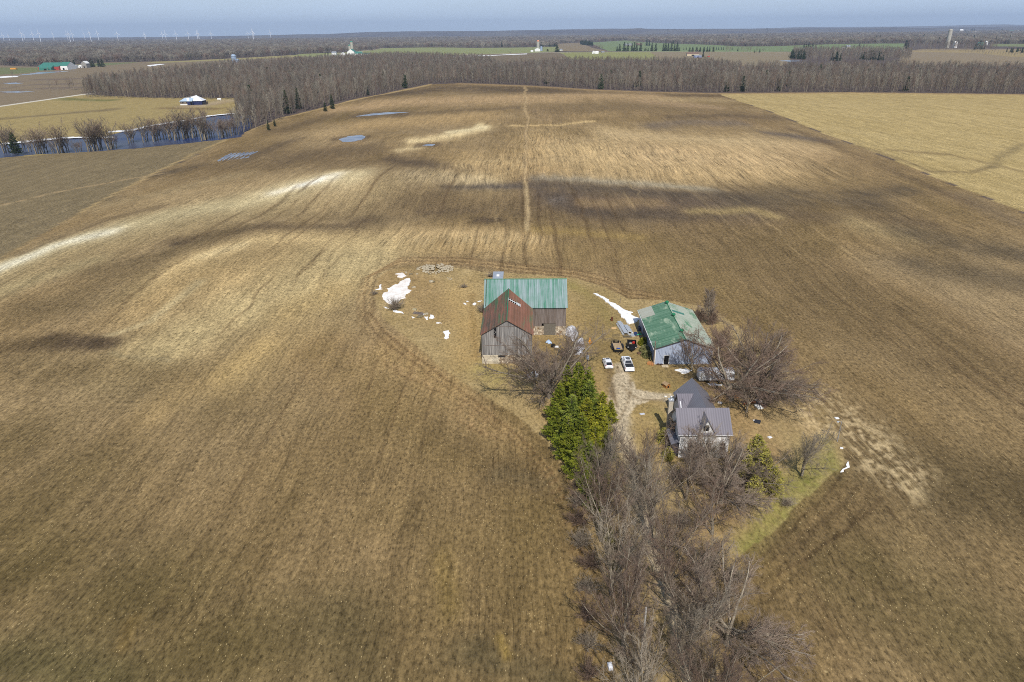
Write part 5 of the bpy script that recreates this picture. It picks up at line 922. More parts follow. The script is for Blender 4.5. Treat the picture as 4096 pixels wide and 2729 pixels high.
MB().prism([(A0-.5, B0-.43, CE-dz-.14), (AC, B0-.43, CR-.12), (A1+.5, B0-.43, CE-dz-.14), (A1+.5, B0-.43, CE-dz), (AC, B0-.43, CR+.02), (A0-.5, B0-.43, CE-dz)], (0, 0, 0), (0, .03, 0)).build('bargeboard', M('dark_trim', S(70, 62, 58), .6, .1), shed, sg)
o = MB().box(29.75, B0-.02, .05, 30.75, B0-.005, 2.1).build('doorway', m_dark, shed, sg); MB().box(29.68, B0-.04, .05, 29.75, B0-.021, 2.17).box(30.75, B0-.04, .05, 30.82, B0-.021, 2.17).box(29.75, B0-.04, 2.1, 30.75, B0-.021, 2.17).build('frame', m_white, o, sg)
MB().box(A0-.04, B0-.04, 0, A0+.1, B0-.005, CE).box(A1-.1, B0-.04, 0, A1+.04, B0-.005, CE).build('corner_trim', m_white, shed, sg)

# ------------------------------------------------------------------ the farmhouse
m_hr = M_panel('grey_standing_seam', S(118, 114, 122), S(134, 130, 138), 0, .9, .5, .1, .35, rib=.4); m_hr2 = M_panel('grey_standing_seam_side', S(118, 116, 124), S(132, 130, 136), 1, .9, .5, .1, .35, rib=.4)
m_hw = M_board('white_siding', S(226, 226, 228), S(246, 244, 240), 2, .3); m_hw_shade = M_board('shaded_white_siding', S(196, 198, 204), S(216, 216, 220), 2, .3)  # wing copy of the white siding, greyed to hold shade in its colour
hs = (29.5, 96, 0); hou = thing('farmhouse', hs, 'white farmhouse with grey metal roofs and a steep front gable', 'house'); hx0, hx1, hy0, hy1, he, hr = 25.6, 33.7, 96.0, 102.6, 4.9, 7.65; hm = (hy0+hy1)/2
MB().box(hx0, hy0, 0, hx1, hy0+.2, he).prism([(hx0, hy0+.2, 0), (hx0, hy1, 0), (hx0, hy1, he), (hx0, hm, hr), (hx0, hy0+.2, he)], (0, 0, 0), (.2, 0, 0)).prism([(hx1, hy0+.2, 0), (hx1, hy1, 0), (hx1, hy1, he), (hx1, hm, hr), (hx1, hy0+.2, he)], (-.2, 0, 0), (0, 0, 0)).box(hx0+.2, hy1-.2, 0, hx1-.2, hy1, he).build('wall', m_hw, hou, hs)
hsl = (hr-he)/(hm-hy0); o_ = .35
MB().slab((hx0-.4, hy0-o_, he-o_*hsl), (hx1+.4, hy0-o_, he-o_*hsl), (hx1+.4, hm, hr), (hx0-.4, hm, hr), .12).build('roof', m_hr, hou, hs); MB().slab((hx0-.4, hm+.01, hr), (hx1+.4, hm+.01, hr), (hx1+.4, hy1+o_, he-o_*hsl), (hx0-.4, hy1+o_, he-o_*hsl), .12).build('roof', m_hr, hou, hs)
gx0, gx1, gxm, gr_ = 28.45, 31.25, 29.85, 7.35; gyf = hy0-.3; gyb = hy0+(gr_-he)/hsl
MB().prism([(gx0+.15, hy0-.02, he-.4), (gx1-.15, hy0-.02, he-.4), (gx1-.15, hy0-.02, he), (gxm, hy0-.02, gr_-.15), (gx0+.15, hy0-.02, he)], (0, 0, 0), (0, .2, 0)).build('gable_wall', m_hw, hou, hs)
for a_, lb in ((gx0, 'shaded brown-grey gable slope'), (gx1, None)):
    p = [(a_, gyf, he-.1), (gxm, gyf, gr_), (gxm, gyb, gr_), (a_, hy0+.1, he-.1)]; o = MB().slab(*(p if a_ == gx0 else p[::-1]), .1).build('gable_roof', m_hr2, hou, hs)
for x, z0, z1 in ((29.3, 5.2, 6.3), (27.0, 1.3, 2.9), (30.0, 1.2, 2.9), (32.3, 1.3, 2.9)):
    w = MB().box(x, hy0-.05, z0, x+.85, hy0-.03, z1).build('window', m_glass, hou, hs); MB().box(x-.08, hy0-.06, z0-.08, x, hy0-.031, z1+.08).box(x+.85, hy0-.06, z0-.08, x+.93, hy0-.031, z1+.08).box(x, hy0-.06, z1, x+.85, hy0-.031, z1+.08).build('frame', m_white, w, hs)
MB().box(hx0-.42, hy0-o_-.08, he-o_*hsl-.12, gx0, hy0-o_+.0, he-o_*hsl-.02).box(gx1, hy0-o_-.08, he-o_*hsl-.12, hx1+.42, hy0-o_, he-o_*hsl-.02).build('gutter', m_white, hou, hs)
wx0, wx1, wxm, wz, we, wyb = 27.9, 33.6, 30.75, 6.9, 4.1, 111.2
mb = MB(); mb.prism([(wx0, wyb, 0), (wx1, wyb, 0), (wx1, wyb, we), (wxm, wyb, wz), (wx0, wyb, we)], (0, -.2, 0), (0, 0, 0)).box(wx0, hy1, 0, wx0+.2, wyb-.2, we).box(wx1-.2, hy1, 0, wx1, wyb-.2, we).build('wing_wall', m_hw_shade, hou, hs)
yj = hy1-(wz-he)/hsl+.2
p = [(wx0-.35, hy1-.3, we-.3), (wxm, yj, wz), (wxm, wyb+.35, wz), (wx0-.35, wyb+.35, we-.3)]; MB().slab(*p, .1).build('wing_roof', m_hr2, hou, hs)
p = [(wx1+.35, hy1-.3, we-.3), (wxm, yj, wz), (wxm, wyb+.35, wz), (wx1+.35, wyb+.35, we-.3)]; MB().slab(*p[::-1], .1).build('wing_roof', m_hr2, hou, hs)
cy0, cy1, cz = 103.4, 108.2, 6.2; cm_ = (cy0+cy1)/2+1.0
MB().prism([(wx0-.5, cy0+.2, 0), (wx0-.5, cy1, 0), (wx0-.5, cy1, we), (wx0-.5, cm_, cz), (wx0-.5, cy0+.2, we)], (0, 0, 0), (.2, 0, 0)).box(wx0-.3, cy0+.2, 0, wx0, cy0+.4, we).build('side_gable_wall', m_hw_shade, hou, hs)
xe = wxm-(wz-cz)/(wz-we+.3)*(wxm-wx0+.35)
MB().slab((wx0-.8, cy0-.2, we-.3), (wx0-.3, cy0-.2, we-.2), (xe+.1, cm_, cz+.02), (wx0-.8, cm_, cz+.02), .1).build('side_gable_roof', m_hr, hou, hs); MB().slab((wx0-.8, cm_+.01, cz+.02), (xe+.1, cm_+.01, cz+.02), (wx0-.3, cy1+.2, we-.2), (wx0-.8, cy1+.2, we-.3), .1).build('side_gable_roof', m_hr, hou, hs)
c_ = MB().box(25.0, 103.2, 0, 25.75, 103.95, 6.7).build('chimney', M('pale_brick', S(186, 176, 158), .9, .2, 5), hou, hs); MB().box(24.93, 103.13, 6.7, 25.82, 104.02, 6.9).lathe([(.16, 0), (.16, .5), (.22, .52), (.05, .66)], (25.37, 103.57, 6.9), 10).build('cap', m_alu, c_, hs)
MB().box(24.6, 96.4, 0, 25.5, 100.8, 2.5).build('porch', M('dark_porch', S(64, 60, 66), .8, .2), hou, hs); MB().slab((24.3, 96.2, 2.5), (25.58, 96.2, 2.9), (25.58, 101, 2.9), (24.3, 101, 2.5), .1).build('porch_roof', m_hr2, hou, hs)

# ------------------------------------------------------------------ vehicles
def loft(secs, mats=None):
    """secs: list of closed rings (same point count) along the car"""
    mb = MB(); k = len(secs[0]); 
    for r in secs: mb.v += [tuple(p) for p in r]
    for i in range(len(secs)-1):
        for j in range(k): a, b = i*k+j, i*k+(j+1) % k; mb.f.append((a, b, b+k, a+k)); mb.m.append(0)
    mb.f.append(tuple(range(k-1, -1, -1))); n = (len(secs)-1)*k; mb.f.append(tuple(range(n, n+k))); mb.m += [0, 0]; return mb
def ring(y, w, z0, z1, tw=None, r=.12):
    tw = w if tw is None else tw; return [(-w+r, y, z0), (w-r, y, z0), (w, y, z0+r), (w, y, (z0+z1)/2), (tw, y, z1-r), (tw-r, y, z1), (-tw+r, y, z1), (-tw, y, z1-r), (-w, y, (z0+z1)/2), (-w, y, z0+r)]
def wheel(car, x, y, r, w, side):
    t_ = MB().tube((x-w/2, y, r), (x+w/2, y, r), r, n=20).build('wheel', m_rubber, car); MB().tube((x+side*(w/2), y, r), (x+side*(w/2+.015), y, r), r*.6, n=16).build('rim', m_alu, t_)
m_cw = M('white_car_paint', S(240, 242, 246), .22, .02, 1, spec=.6); m_tl = M('red_tail_lamp', S(150, 18, 20), .3, .1, 3)
pt = P(2509, 1466); rzp = math.atan2(*(P(2508, 1428)-P(2511, 1490))[:2][::-1])-math.pi/2; pt[2] = 0
pk = thing('pickup_truck', (*pt[:2], 0), 'white crew-cab pickup with black bed cover parked nose away from the lane', 'pickup truck', None, math.radians(2))
loft([ring(-2.95, .88, .45, 1.0, .86), ring(-2.9, .98, .4, 1.22, .95), ring(-.9, 1.0, .35, 1.25, .96), ring(.9, 1.0, .35, 1.22, .96), ring(1.9, 1.0, .38, 1.2, .93), ring(2.75, .96, .42, 1.12, .88), ring(2.95, .85, .5, .98, .8)]).build('body', m_cw, pk, smooth=False, bevel=.03)
loft([ring(-1.05, .84, 1.2, 1.25, .84, .02), ring(-.75, .84, 1.2, 1.88, .70, .08), ring(.75, .84, 1.2, 1.9, .70, .08), ring(1.35, .84, 1.18, 1.24, .80, .02)]).build('cab', m_cw, pk, bevel=.02)
MB().quad((-.70, -1.03, 1.30), (.70, -1.03, 1.30), (.62, -.79, 1.80), (-.62, -.79, 1.80)).build('rear_window', m_glass, pk); MB().quad((.70, 1.35, 1.29), (-.70, 1.35, 1.29), (-.62, .87, 1.85), (.62, .87, 1.85)).build('windscreen', m_glass, pk)
MB().box(-.45, -.25, 1.9, .45, .5, 1.915).build('sunroof', m_glass, pk, bevel=.01)
for s in (-1, 1):
    mb = MB(); mb.quad(*[(s*(x+.012), y, z) for x, y, z in ((.825, -.7, 1.32), (.825, .95, 1.32), (.73, .65, 1.78), (.73, -.6, 1.78))][::s]); mb.build('side_window', m_glass, pk)
    MB().box(s*1.0-.02 if s > 0 else -1.22, .95, 1.22, s*1.22 if s > 0 else -.98, 1.1, 1.42).build('mirror', m_black, pk, bevel=.02); MB().box(s*.97-.03, -2.97, .85, s*.97-.01 if s > 0 else -.93, -2.9, 1.18).build('tail_light', m_tl, pk)
    MB().box(s*.45-.1, 1.9, 1.2, s*.45+.1, 2.2, 1.225).build('bonnet_vent', m_dark, pk); MB().box(s*1.0-.07, -.9, .33, s*1.0+.07, 1.1, .4).build('running_board', m_black, pk)
    for y in (-1.85, 1.95): wheel(pk, s*.88, y, .40, .28, s)
MB().box(-.82, -2.78, 1.245, .82, -1.12, 1.285).build('bed_cover', M('black_vinyl', (.025, .027, .032), .5, .1), pk, bevel=.02)
MB().box(-.97, -3.12, .42, .97, -2.93, .62).build('bumper', m_cw, pk, bevel=.03); MB().box(-.16, -3.13, .5, .16, -3.122, .6).build('number_plate', m_white, pk); MB().lathe([(.08, -.01), (.08, .0)], (0, 0, 0), 12).build('emblem', m_black, pk).location = (0, -2.965, .95)
pk.children[-1].rotation_euler = (math.pi/2, 0, 0); MB().box(-.35, -.72, 1.905, .35, -.6, 1.93).build('third_brake_light', m_black, pk)
ct = P(2430, 1462)
cr2 = thing('hatchback_car', (*ct[:2], 0), 'small white hatchback with dark sunroof parked left of the pickup', 'car', None, math.radians(3))
loft([ring(-2.2, .74, .42, .8, .72), ring(-2.12, .86, .32, 1.0, .8), ring(-1.2, .90, .28, 1.0, .82), ring(0, .9, .26, .96, .82), ring(1.2, .9, .28, .93, .80), ring(1.95, .84, .32, .84, .74), ring(2.2, .68, .4, .7, .62)]).build('body', m_cw, cr2, bevel=.03)
loft([ring(-2.02, .70, .95, 1.02, .66, .02), ring(-1.35, .74, .95, 1.44, .58, .06), ring(-.3, .76, .94, 1.5, .60, .08), ring(.45, .76, .92, 1.46, .58, .08), ring(1.25, .74, .90, .95, .68, .02)]).build('cabin', m_cw, cr2, bevel=.02)
MB().quad((-.60, -2.02, 1.07), (.60, -2.02, 1.07), (.54, -1.42, 1.44), (-.54, -1.42, 1.44)).build('rear_window', m_glass, cr2); MB().quad((.64, 1.24, 1.0), (-.64, 1.24, 1.0), (-.54, .52, 1.46), (.54, .52, 1.46)).build('windscreen', m_glass, cr2); MB().box(-.38, .0, 1.5, .38, .32, 1.512).build('sunroof', m_glass, cr2)
for s in (-1, 1):
    MB().quad(*[(s*(x+.015), y, z) for x, y, z in ((.755, -1.5, 1.03), (.755, .95, 1.0), (.64, .4, 1.38), (.64, -1.1, 1.38))][::s]).build('side_window', m_glass, cr2)
    MB().box(s*.97-.1, .62, .98, s*.97+.1, .76, 1.12).build('mirror', m_black, cr2, bevel=.02); MB().prism([(s*.58, -2.06, .98), (s*.80, -2.06, .98), (s*.78, -1.9, 1.12), (s*.60, -1.96, 1.1)], (0, -.07, 0), (0, 0, .02)).build('tail_light', m_tl, cr2)
    for y in (-1.35, 1.35): wheel(cr2, s*.8, y, .32, .2, s)
MB().box(-.22, -2.235, .5, .22, -2.22, .62).build('number_plate', m_alu, cr2)
# flatbed trailer with its ramp raised
m_deck = M_board('trailer_deck', S(160, 138, 108), S(190, 168, 136), 0, .2); tp = P(2469, 1395)
tr = thing('flatbed_trailer', (*tp[:2], 0), 'black tandem-axle flatbed trailer with raised mesh ramp and wooden deck', 'trailer', None, math.radians(1))
MB().box(-.95, -2.3, .55, .95, 2.3, .62).build('deck', m_deck, tr); mb = MB()
for s in (-1, 1): mb.box(s*1.0-.05, -2.35, .45, s*1.0+.05, 2.35, .85); mb.tube((s*.75, -2.35, .5), (0, -3.6, .5), .06)
mb.box(-.95, -2.4, .45, .95, -2.3, .85); mb.box(-.06, -3.75, .44, .06, -3.5, .6); mb.build('frame', m_black, tr)
mb = MB()
for k in range(9): mb.tube((-.9+k*.225, 2.35, .65), (-.9+k*.225, 2.9, 2.2), .018, n=4)
for k in range(7): z = .65+k*.258; y = 2.35+k*.0917; mb.tube((-.95, y, z), (.95, y, z), .03, n=4)
mb.build('ramp', m_black, tr)
for s in (-1, 1):
    MB().prism([(s*1.05, -1.05, .78), (s*1.05, .95, .78), (s*1.05, .7, .95), (s*1.05, -.8, .95)], (0, 0, 0), (s*.3, 0, 0)).build('mudguard', m_black, tr)
    for y in (-.5, .42): wheel(tr, s*1.2, y, .36, .22, s)
tg = np.array([*tp[:2], .62]); single(MB().box(-.42, -.5, 0, .42, 0, .32).box(-.3, 0, 0, .3, .3, .2), 'blue_tote', M('blue_plastic', S(40, 70, 150), .5, .1), tg+(0, -1.55, 0), 'blue tub lying at the front of the flatbed trailer', 'tub', bevel=.03)
single(MB().box(-.5, -.3, 0, .5, 0, .18), 'yellow_case', M('yellow_plastic', S(214, 186, 40), .5, .1), tg+(.0, -1.82, .32-.32), 'yellow case beside the blue tub on the flatbed trailer', 'case', bevel=.03)
o = single(MB().box(-.7, -.15, 0, -.4, .15, .5).box(.3, -.15, 0, .62, .15, .45).box(-.4, -.1, 0, .3, .05, .2), 'machine_part', m_dark, tg+(0, 1.9, 0), 'dark machine standing at the ramp end of the trailer deck', 'machine')
dp = P(2526, 1391)
dt = thing('dump_trailer', (*dp[:2], 0), 'short black box trailer full of scrap right of the flatbed trailer', 'trailer', None, math.radians(-6))
mb = MB(); mb.box(-.95, -1.3, .6, .95, 1.4, .68); [mb.box(s*.95-.03, -1.3, .6, s*.95+.03, 1.4, 1.35) for s in (-1, 1)]; mb.box(-.95, 1.37, .6, .95, 1.43, 1.35).box(-.95, -1.36, .6, .95, -1.3, 1.45).build('box', m_black, dt)
mb = MB(); mb.prism([(-.9, -1.36, .5), (.9, -1.36, .5), (.12, -2.7, .5), (-.12, -2.7, .5)], (0, 0, 0), (0, 0, .16)).tube((0, -2.65, .2), (0, -2.65, 1.0), .05).build('drawbar', m_black, dt)
for s in (-1, 1): wheel(dt, s*1.12, 0, .36, .22, s); MB().box(s*.85-.1, -1.5, .7, s*.85+.1, -1.37, .8).build('lamp', m_white, dt)
rr = random.Random(4)
for i, (c, lb) in enumerate([((S(232, 230, 224)), 'white appliance lying among the scrap in the black box trailer'), (S(206, 96, 40), 'orange item in the black box trailer'), (S(190, 50, 40), 'small red item in the black box trailer'), (S(120, 130, 136), 'grey chair frame heaped in the black box trailer'), (S(196, 160, 110), 'tan board in the black box trailer')]):
    x, y = rr.uniform(-.5, .5), rr.uniform(-.8, .9); single(MB().box(-.3, -.25, 0, .3, .25, .3).box(-.2, -.3, .3, .1, .2, .45), 'scrap_item', M(f'scrap_{i}', c, .6, .2), (dp[0]+x, dp[1]+y, .68+.06*i), lb, 'scrap', rz=rr.uniform(0, 3), bevel=.04)
# white camper trailer
cp = P(2866, 1532); cmx = thing('camper_trailer', (*cp[:2], 0), 'long white camper trailer half hidden behind the big tree', 'camper trailer')
prof = [(-1.2, .55), (1.2, .55), (1.2, 2.15), (.9, 2.5), (-.9, 2.5), (-1.2, 2.15)]
loft([[(-3.55, y*.96+1.2, z) for y, z in [(a, b if b < 2 else b-.35) for a, b in prof]], [(-3.2, y+1.2, z) for y, z in prof], [(3.3, y+1.2, z) for y, z in prof], [(3.5, y+1.2, z-.1 if z > 1 else z) for y, z in prof]]).build('body', M('camper_white', S(214, 216, 220), .4, .08, .6), cmx, bevel=.04)
MB().box(-3.3, -.03, .56, -3.0, -.0, 2.3).build('corner_trim', m_alu, cmx); MB().box(-.5, -.02, 1.2, .4, -.0, 1.8).build('window', M('grey_window', S(150, 160, 172), .2, .1), cmx); MB().box(1.2, -.02, .65, 1.85, -.0, 2.1).build('door', M('door_white', S(196, 198, 204), .4, .05), cmx)
MB().box(1.0, .6, 2.5, 1.8, 1.4, 2.65).build('roof_hatch', m_alu, cmx, bevel=.04); MB().tube((-3.4, .6, .5), (-4.6, 1.2, .5), .06).tube((-3.4, 1.8, .5), (-4.6, 1.2, .5), .06).build('drawbar', m_black, cmx)
for y in (0.05, 2.35):
    for x in (.4, 1.1): wheel(cmx, x, y, .33, .2, 1)
# white tarpaulins by the barn: draped, lumpy sheet
def tarp(name, pts, hgt, mat, label, cat, step=.35, seed=0):
    w = np.array([P(x, y)[:2] for x, y in pts]); x0, y0 = w.min(0); x1, y1 = w.max(0); gx_ = np.arange(x0, x1+step, step); gy_ = np.arange(y0, y1+step, step); XX, YY = np.meshgrid(gx_, gy_); k = in_poly(XX.ravel(), YY.ravel(), w).reshape(XX.shape)
    d = np.full(XX.shape, 9.0)
    for a, b in zip(w, np.roll(w, -1, 0)):
        ab = b-a; t_ = np.clip(((XX-a[0])*ab[0]+(YY-a[1])*ab[1])/(ab@ab), 0, 1); d = np.minimum(d, np.hypot(XX-a[0]-t_*ab[0], YY-a[1]-t_*ab[1]))
    Z = hgt*(1-np.exp(-d/.9))+.25*(vn(XX/.9, YY/.7, seed))*np.clip(d, 0, 1)+.02; mb = MB(); idm = {}
    for j in range(XX.shape[0]-1):
        for i in range(XX.shape[1]-1):
            if k[j, i] and k[j+1, i] and k[j, i+1] and k[j+1, i+1]:
                ids = []
                for jj, ii in ((j, i), (j, i+1), (j+1, i+1), (j+1, i)):
                    if (jj, ii) not in idm: idm[(jj, ii)] = len(mb.v); mb.v.append((XX[jj, ii], YY[jj, ii], Z[jj, ii]))
                    ids.append(idm[(jj, ii)])
                mb.f.append(tuple(ids)); mb.m.append(0)
    o = mb.build(name, mat, None, (w[:, 0].mean(), w[:, 1].mean(), 0), smooth=True); o.location = (w[:, 0].mean(), w[:, 1].mean(), 0); s = o.modifiers.new('s', 'SOLIDIFY'); s.thickness = .05; s.offset = -1; return tag(o, label, cat)
m_tarp = M('white_tarpaulin', S(222, 222, 226), .5, .14, .8); Z8 = lambda pts: [(2180+x/7.84, 1240+y/7.84) for x, y in pts]
tarp('tarpaulin', Z8([(600, 640), (680, 540), (960, 545), (1050, 700), (1080, 850), (1000, 960), (840, 1050), (740, 900), (590, 860)]), 1.1, m_tarp, 'lumpy white tarpaulin heap against the barn corner', 'tarpaulin', seed=3)
tarp('tarpaulin', Z8([(880, 1060), (1080, 900), (1230, 900), (1220, 1040), (1275, 1160), (1270, 1260), (1180, 1330), (1240, 1420), (1080, 1430), (900, 1450), (980, 1320), (890, 1260)]), 1.0, m_tarp, 'lumpy white tarpaulin heap nearer the lane', 'tarpaulin', seed=4)
tarp('boat_cover', Z8([(-20, 1020), (60, 960), (160, 950), (240, 1040), (220, 1090), (100, 1080), (-10, 1070)]), .9, M('pale_blue_cover', S(180, 200, 226), .4, .1), 'pale blue cover on a low object in front of the barn wall', 'cover', .25)
single(MB().box(-.5, -.35, 0, .5, .35, .5).box(-.35, -.25, .5, .3, .2, .75), 'scrap_bin', m_black, P(2213, 1388), 'dark bin beside the pale blue cover', 'bin', bevel=.05); single(MB().box(-.5, -.3, 0, .5, .3, .3), 'white_crate', m_white, P(2227, 1390), 'white crate beside the dark bin', 'crate', bevel=.04)
mb = MB(); mb.lathe([(.42, 0), (.45, .35), (.3, .7), (.16, 1.25), (.05, 1.55)], (0, 0, 0), 14); single(mb, 'cement_mixer', M('orange_paint', S(246, 164, 10), .45, .08), P(2359, 1374), 'bright orange-yellow cone-shaped machine beside the tarpaulins', 'machine', smooth=True)
single(MB().tube((0, 0, .2), (.15, 0, .2), .2, n=14), 'small_wheel', m_white, P(2351, 1375), 'small pale wheel beside the orange machine', 'wheel')
# boat dock sections: aluminium stands in two rows
def dock(x, y, n, lab, tx):
    b = P(x, y); d = thing('dock_section', (*b[:2], 0), lab, 'dock section', None, math.radians(tx)); MB().box(-.45, 0, .55, .45, n*.8, .68).build('walkway', m_alu, d)
    for k in range(n):
        for s in (-1, 1): MB().tube((s*.5, k*.8+.2, 0), (s*.5, k*.8+.2, .6), .06).box(s*.62-.22, k*.8+.05, .12, s*.62+.22, k*.8+.4, .36).build('float', m_alu, d)
dock(2504, 1342, 9, 'long aluminium dock section with rows of floats, left of two', 6); dock(2519, 1336, 5, 'shorter aluminium dock section stacked right of the long one', 6)
mb = MB(); [mb.box(-.6, k*.42, 0, .6, k*.42+.3, .09) for k in range(4)]; single(mb, 'ladder_rack', m_alu, P(2531, 1347), 'flat aluminium rack of bars lying by the dock sections', 'rack', rz=.12)
mb = MB(); [mb.box(-1, k*.3, 0, 1, k*.3+.12, .1) for k in range(4)]; [mb.box(x, 0, .1, x+.1, 1.05, .18) for x in (-.9, 0, .85)]; single(mb, 'pallet', M('grey_timber', S(104, 96, 80), .9, .2), P(2510, 1351), 'dark timber pallet in front of the dock sections', 'pallet')
mb = MB(); mb.box(-.5, -1.2, 0, .5, 0, .08).box(-.3, 0, 0, .5, 1, .06); single(mb, 'steel_sheet', M('navy_panel', S(34, 48, 92), .35, .1), P(2542, 1335), 'dark blue panel lying beside the shed wall', 'panel', bevel=.01)
single(MB().box(-.6, -.2, 0, .6, .2, .15).box(-.1, .3, 0, .5, .7, .3), 'green_tarp_bundle', M('green_plastic', S(80, 180, 130), .5, .15), P(2557, 1340), 'bright green bundle beside the dark blue panel', 'bundle', bevel=.05)
mb = MB(); [mb.lathe([(.3, 0), (.32, .3), (.3, .8), (.1, .85)], (0, k*.75, 0), 12) for k in range(2)]; single(mb, 'gas_bottles', M('blue_barrel', S(60, 70, 100), .4, .1), P(2557, 1322), 'pair of dark blue drums against the shed wall', 'drums')
single(MB().lathe([(.29, 0), (.30, .02), (.28, .3), (.3, .31), (.28, .6), (.30, .86), (.27, .88), (.27, .8)], (0, 0, 0), 18), 'burn_barrel', m_rust, P(2447, 1283), 'rusty steel burn barrel standing in the grass behind the trailers', 'barrel')
o = single(MB().box(-.6, -.5, 0, .6, .5, .04).box(-.6, -.55, 0, .6, -.5, .06), 'plywood_board', M('plywood', S(214, 176, 124), .8, .1), P(2455, 1313), 'square plywood board lying in the yard', 'board')
dh = P(2665, 1548); dg = thing('dog_house', (*dh[:2], 0), 'small brown wooden dog house on the grass by the lane', 'dog house', None, math.radians(28))
m_dgw = M('dog_house_wood', S(164, 112, 60), .8, .2, 3); MB().prism([(-.5, -.6, 0), (.5, -.6, 0), (.5, -.6, .7), (0, -.6, 1.0), (-.5, -.6, .7)], (0, 0, 0), (0, 1.2, 0)).build('wall', m_dgw, dg)
for s in (-1, 1): MB().prism([(0, -.7, 1.06), (s*.62, -.7, .69), (s*.62, -.7, .63), (0, -.7, 1.0)], (0, 0, 0), (0, 1.4, 0)).build('roof', M('dog_house_roof', S(166, 140, 106), .8, .2, 3), dg)
MB().box(-.18, -.62, .05, .18, -.605, .5).build('doorway', m_dark, dg)
for i, (x, y, sx, sy, sz, c, n, lb, cat) in enumerate([(2603, 1458, .7, .45, .5, S(186, 132, 84), 'wooden_crate', 'reddish wooden crate at the corner of the machine shed', 'crate'), (2563, 1415, .8, .4, .25, S(110, 86, 66), 'firewood_stack', 'small dark stack of boards below the cut evergreen boughs', 'lumber pile'),
    (2632, 1459, .28, .28, .2, S(80, 56, 44), 'flower_pot', 'left of two small brown pots under the shed door', 'pot'), (2645, 1460, .25, .25, .2, S(70, 50, 44), 'flower_pot', 'right of two small brown pots under the shed door', 'pot'), (2660, 1466, .7, .5, .1, S(200, 184, 156), 'doorstep_slab', 'pale slab lying before the shed doorway', 'slab'),
    (2880, 1612, .4, .35, .12, S(240, 240, 238), 'white_box', 'white square box on the ground right of the farmhouse wing', 'box'), (3034, 1630, .55, .75, .3, S(244, 244, 240), 'white_freezer', 'white rectangular appliance on the lawn right of the big tree', 'appliance'),
    (3018, 1684, .25, .2, .15, S(238, 238, 238), 'litter_bag', 'small white bag below the white appliance', 'bag'), (3079, 1751, .35, .25, .15, S(236, 236, 240), 'litter_bag', 'white bag on the lawn above the cedars', 'bag'), (3347, 1674, .35, .3, .12, S(240, 240, 240), 'litter_bag', 'white bag beside the lamp post at the field corner', 'bag'),
    (3366, 1794, .25, .2, .15, S(240, 240, 240), 'litter_bag', 'small white bag at the grassy field corner', 'bag'), (2569, 1657, .45, .25, .08, S(206, 210, 222), 'feed_tray', 'small pale tray on the lawn left of the farmhouse', 'tray'), (2662, 1587, .25, .15, .1, S(240, 240, 236), 'litter_bag', 'white scrap on the gravel spur before the farmhouse', 'scrap'),
    (3030, 1690, .5, .4, .35, (.03, .035, .05), 'dark_bag', 'dark bag under the cedar side tree', 'bag'), (2440, 2672, .25, .4, .5, S(232, 234, 240), 'field_marker', 'white marker standing on the field edge at the bottom', 'marker'),
    (1659, 1241, .5, .35, .35, S(176, 166, 134), 'stone_block', 'squared pale boulder left of the fallen planks', 'boulder')]):
    single(MB().box(-sx, -sy, 0, sx, sy, sz).box(-sx*.8, -sy*.8, sz, sx*.6, sy*.7, sz*1.15), n, M(f'{n}_{i}', c, .6, .15, 3), P(x, y), lb, cat, rz=(i*37 % 60)/60-.5, bevel=min(sx, sy, sz)*.25)
mb = MB(); [mb.tube((-1.6+.05*k, k*.3, .15+.1*(k % 2)), (1.8, k*.28+.1, .2), .09, n=5) for k in range(3)]; single(mb, 'timber_beams', M('orange_timber', S(206, 140, 80), .8, .15), P(2922, 1594), 'long orange timbers lying under the big spreading tree', 'timbers', rz=.02)
# junk heap by the big tree
jk = P(3010, 1606); jr = random.Random(9)
for i in range(9):
    c = [(150, 96, 60), (120, 90, 74), (176, 150, 120), (90, 80, 76), (190, 180, 170), (160, 84, 50), (110, 96, 84), (206, 196, 186), (84, 70, 60)][i]
    single(MB().box(-.6, -.3, 0, .6, .3, .25).box(-.2, -.5, .1, .5, .5, .4), 'junk_item', M(f'junk_{i}', S(*c), .8, .3, 3), jk+np.array([jr.uniform(-2.2, 2.2), jr.uniform(-1.8, 1.8), 0]), ['rust-brown', 'dark brown', 'tan', 'dark grey', 'pale grey', 'reddish rusty', 'grey-brown', 'whitish', 'blackish brown'][i]+' item in the junk heap right of the big tree', 'junk', 'junk heap by the big tree', rz=jr.uniform(0, 3), bevel=.05)
mb = MB(); mb.box(-1.0, -.5, 0, 1.0, .5, .7).box(-.9, .5, 0, .6, 1.3, .4).box(-.8, -.4, .7, .2, .3, .95); single(mb, 'lumber_pile', M('lumber', S(150, 124, 84), .8, .45, 3), P(2887, 1600), 'stack of scrap lumber between the farmhouse wing and the big tree', 'lumber pile', bevel=.04)
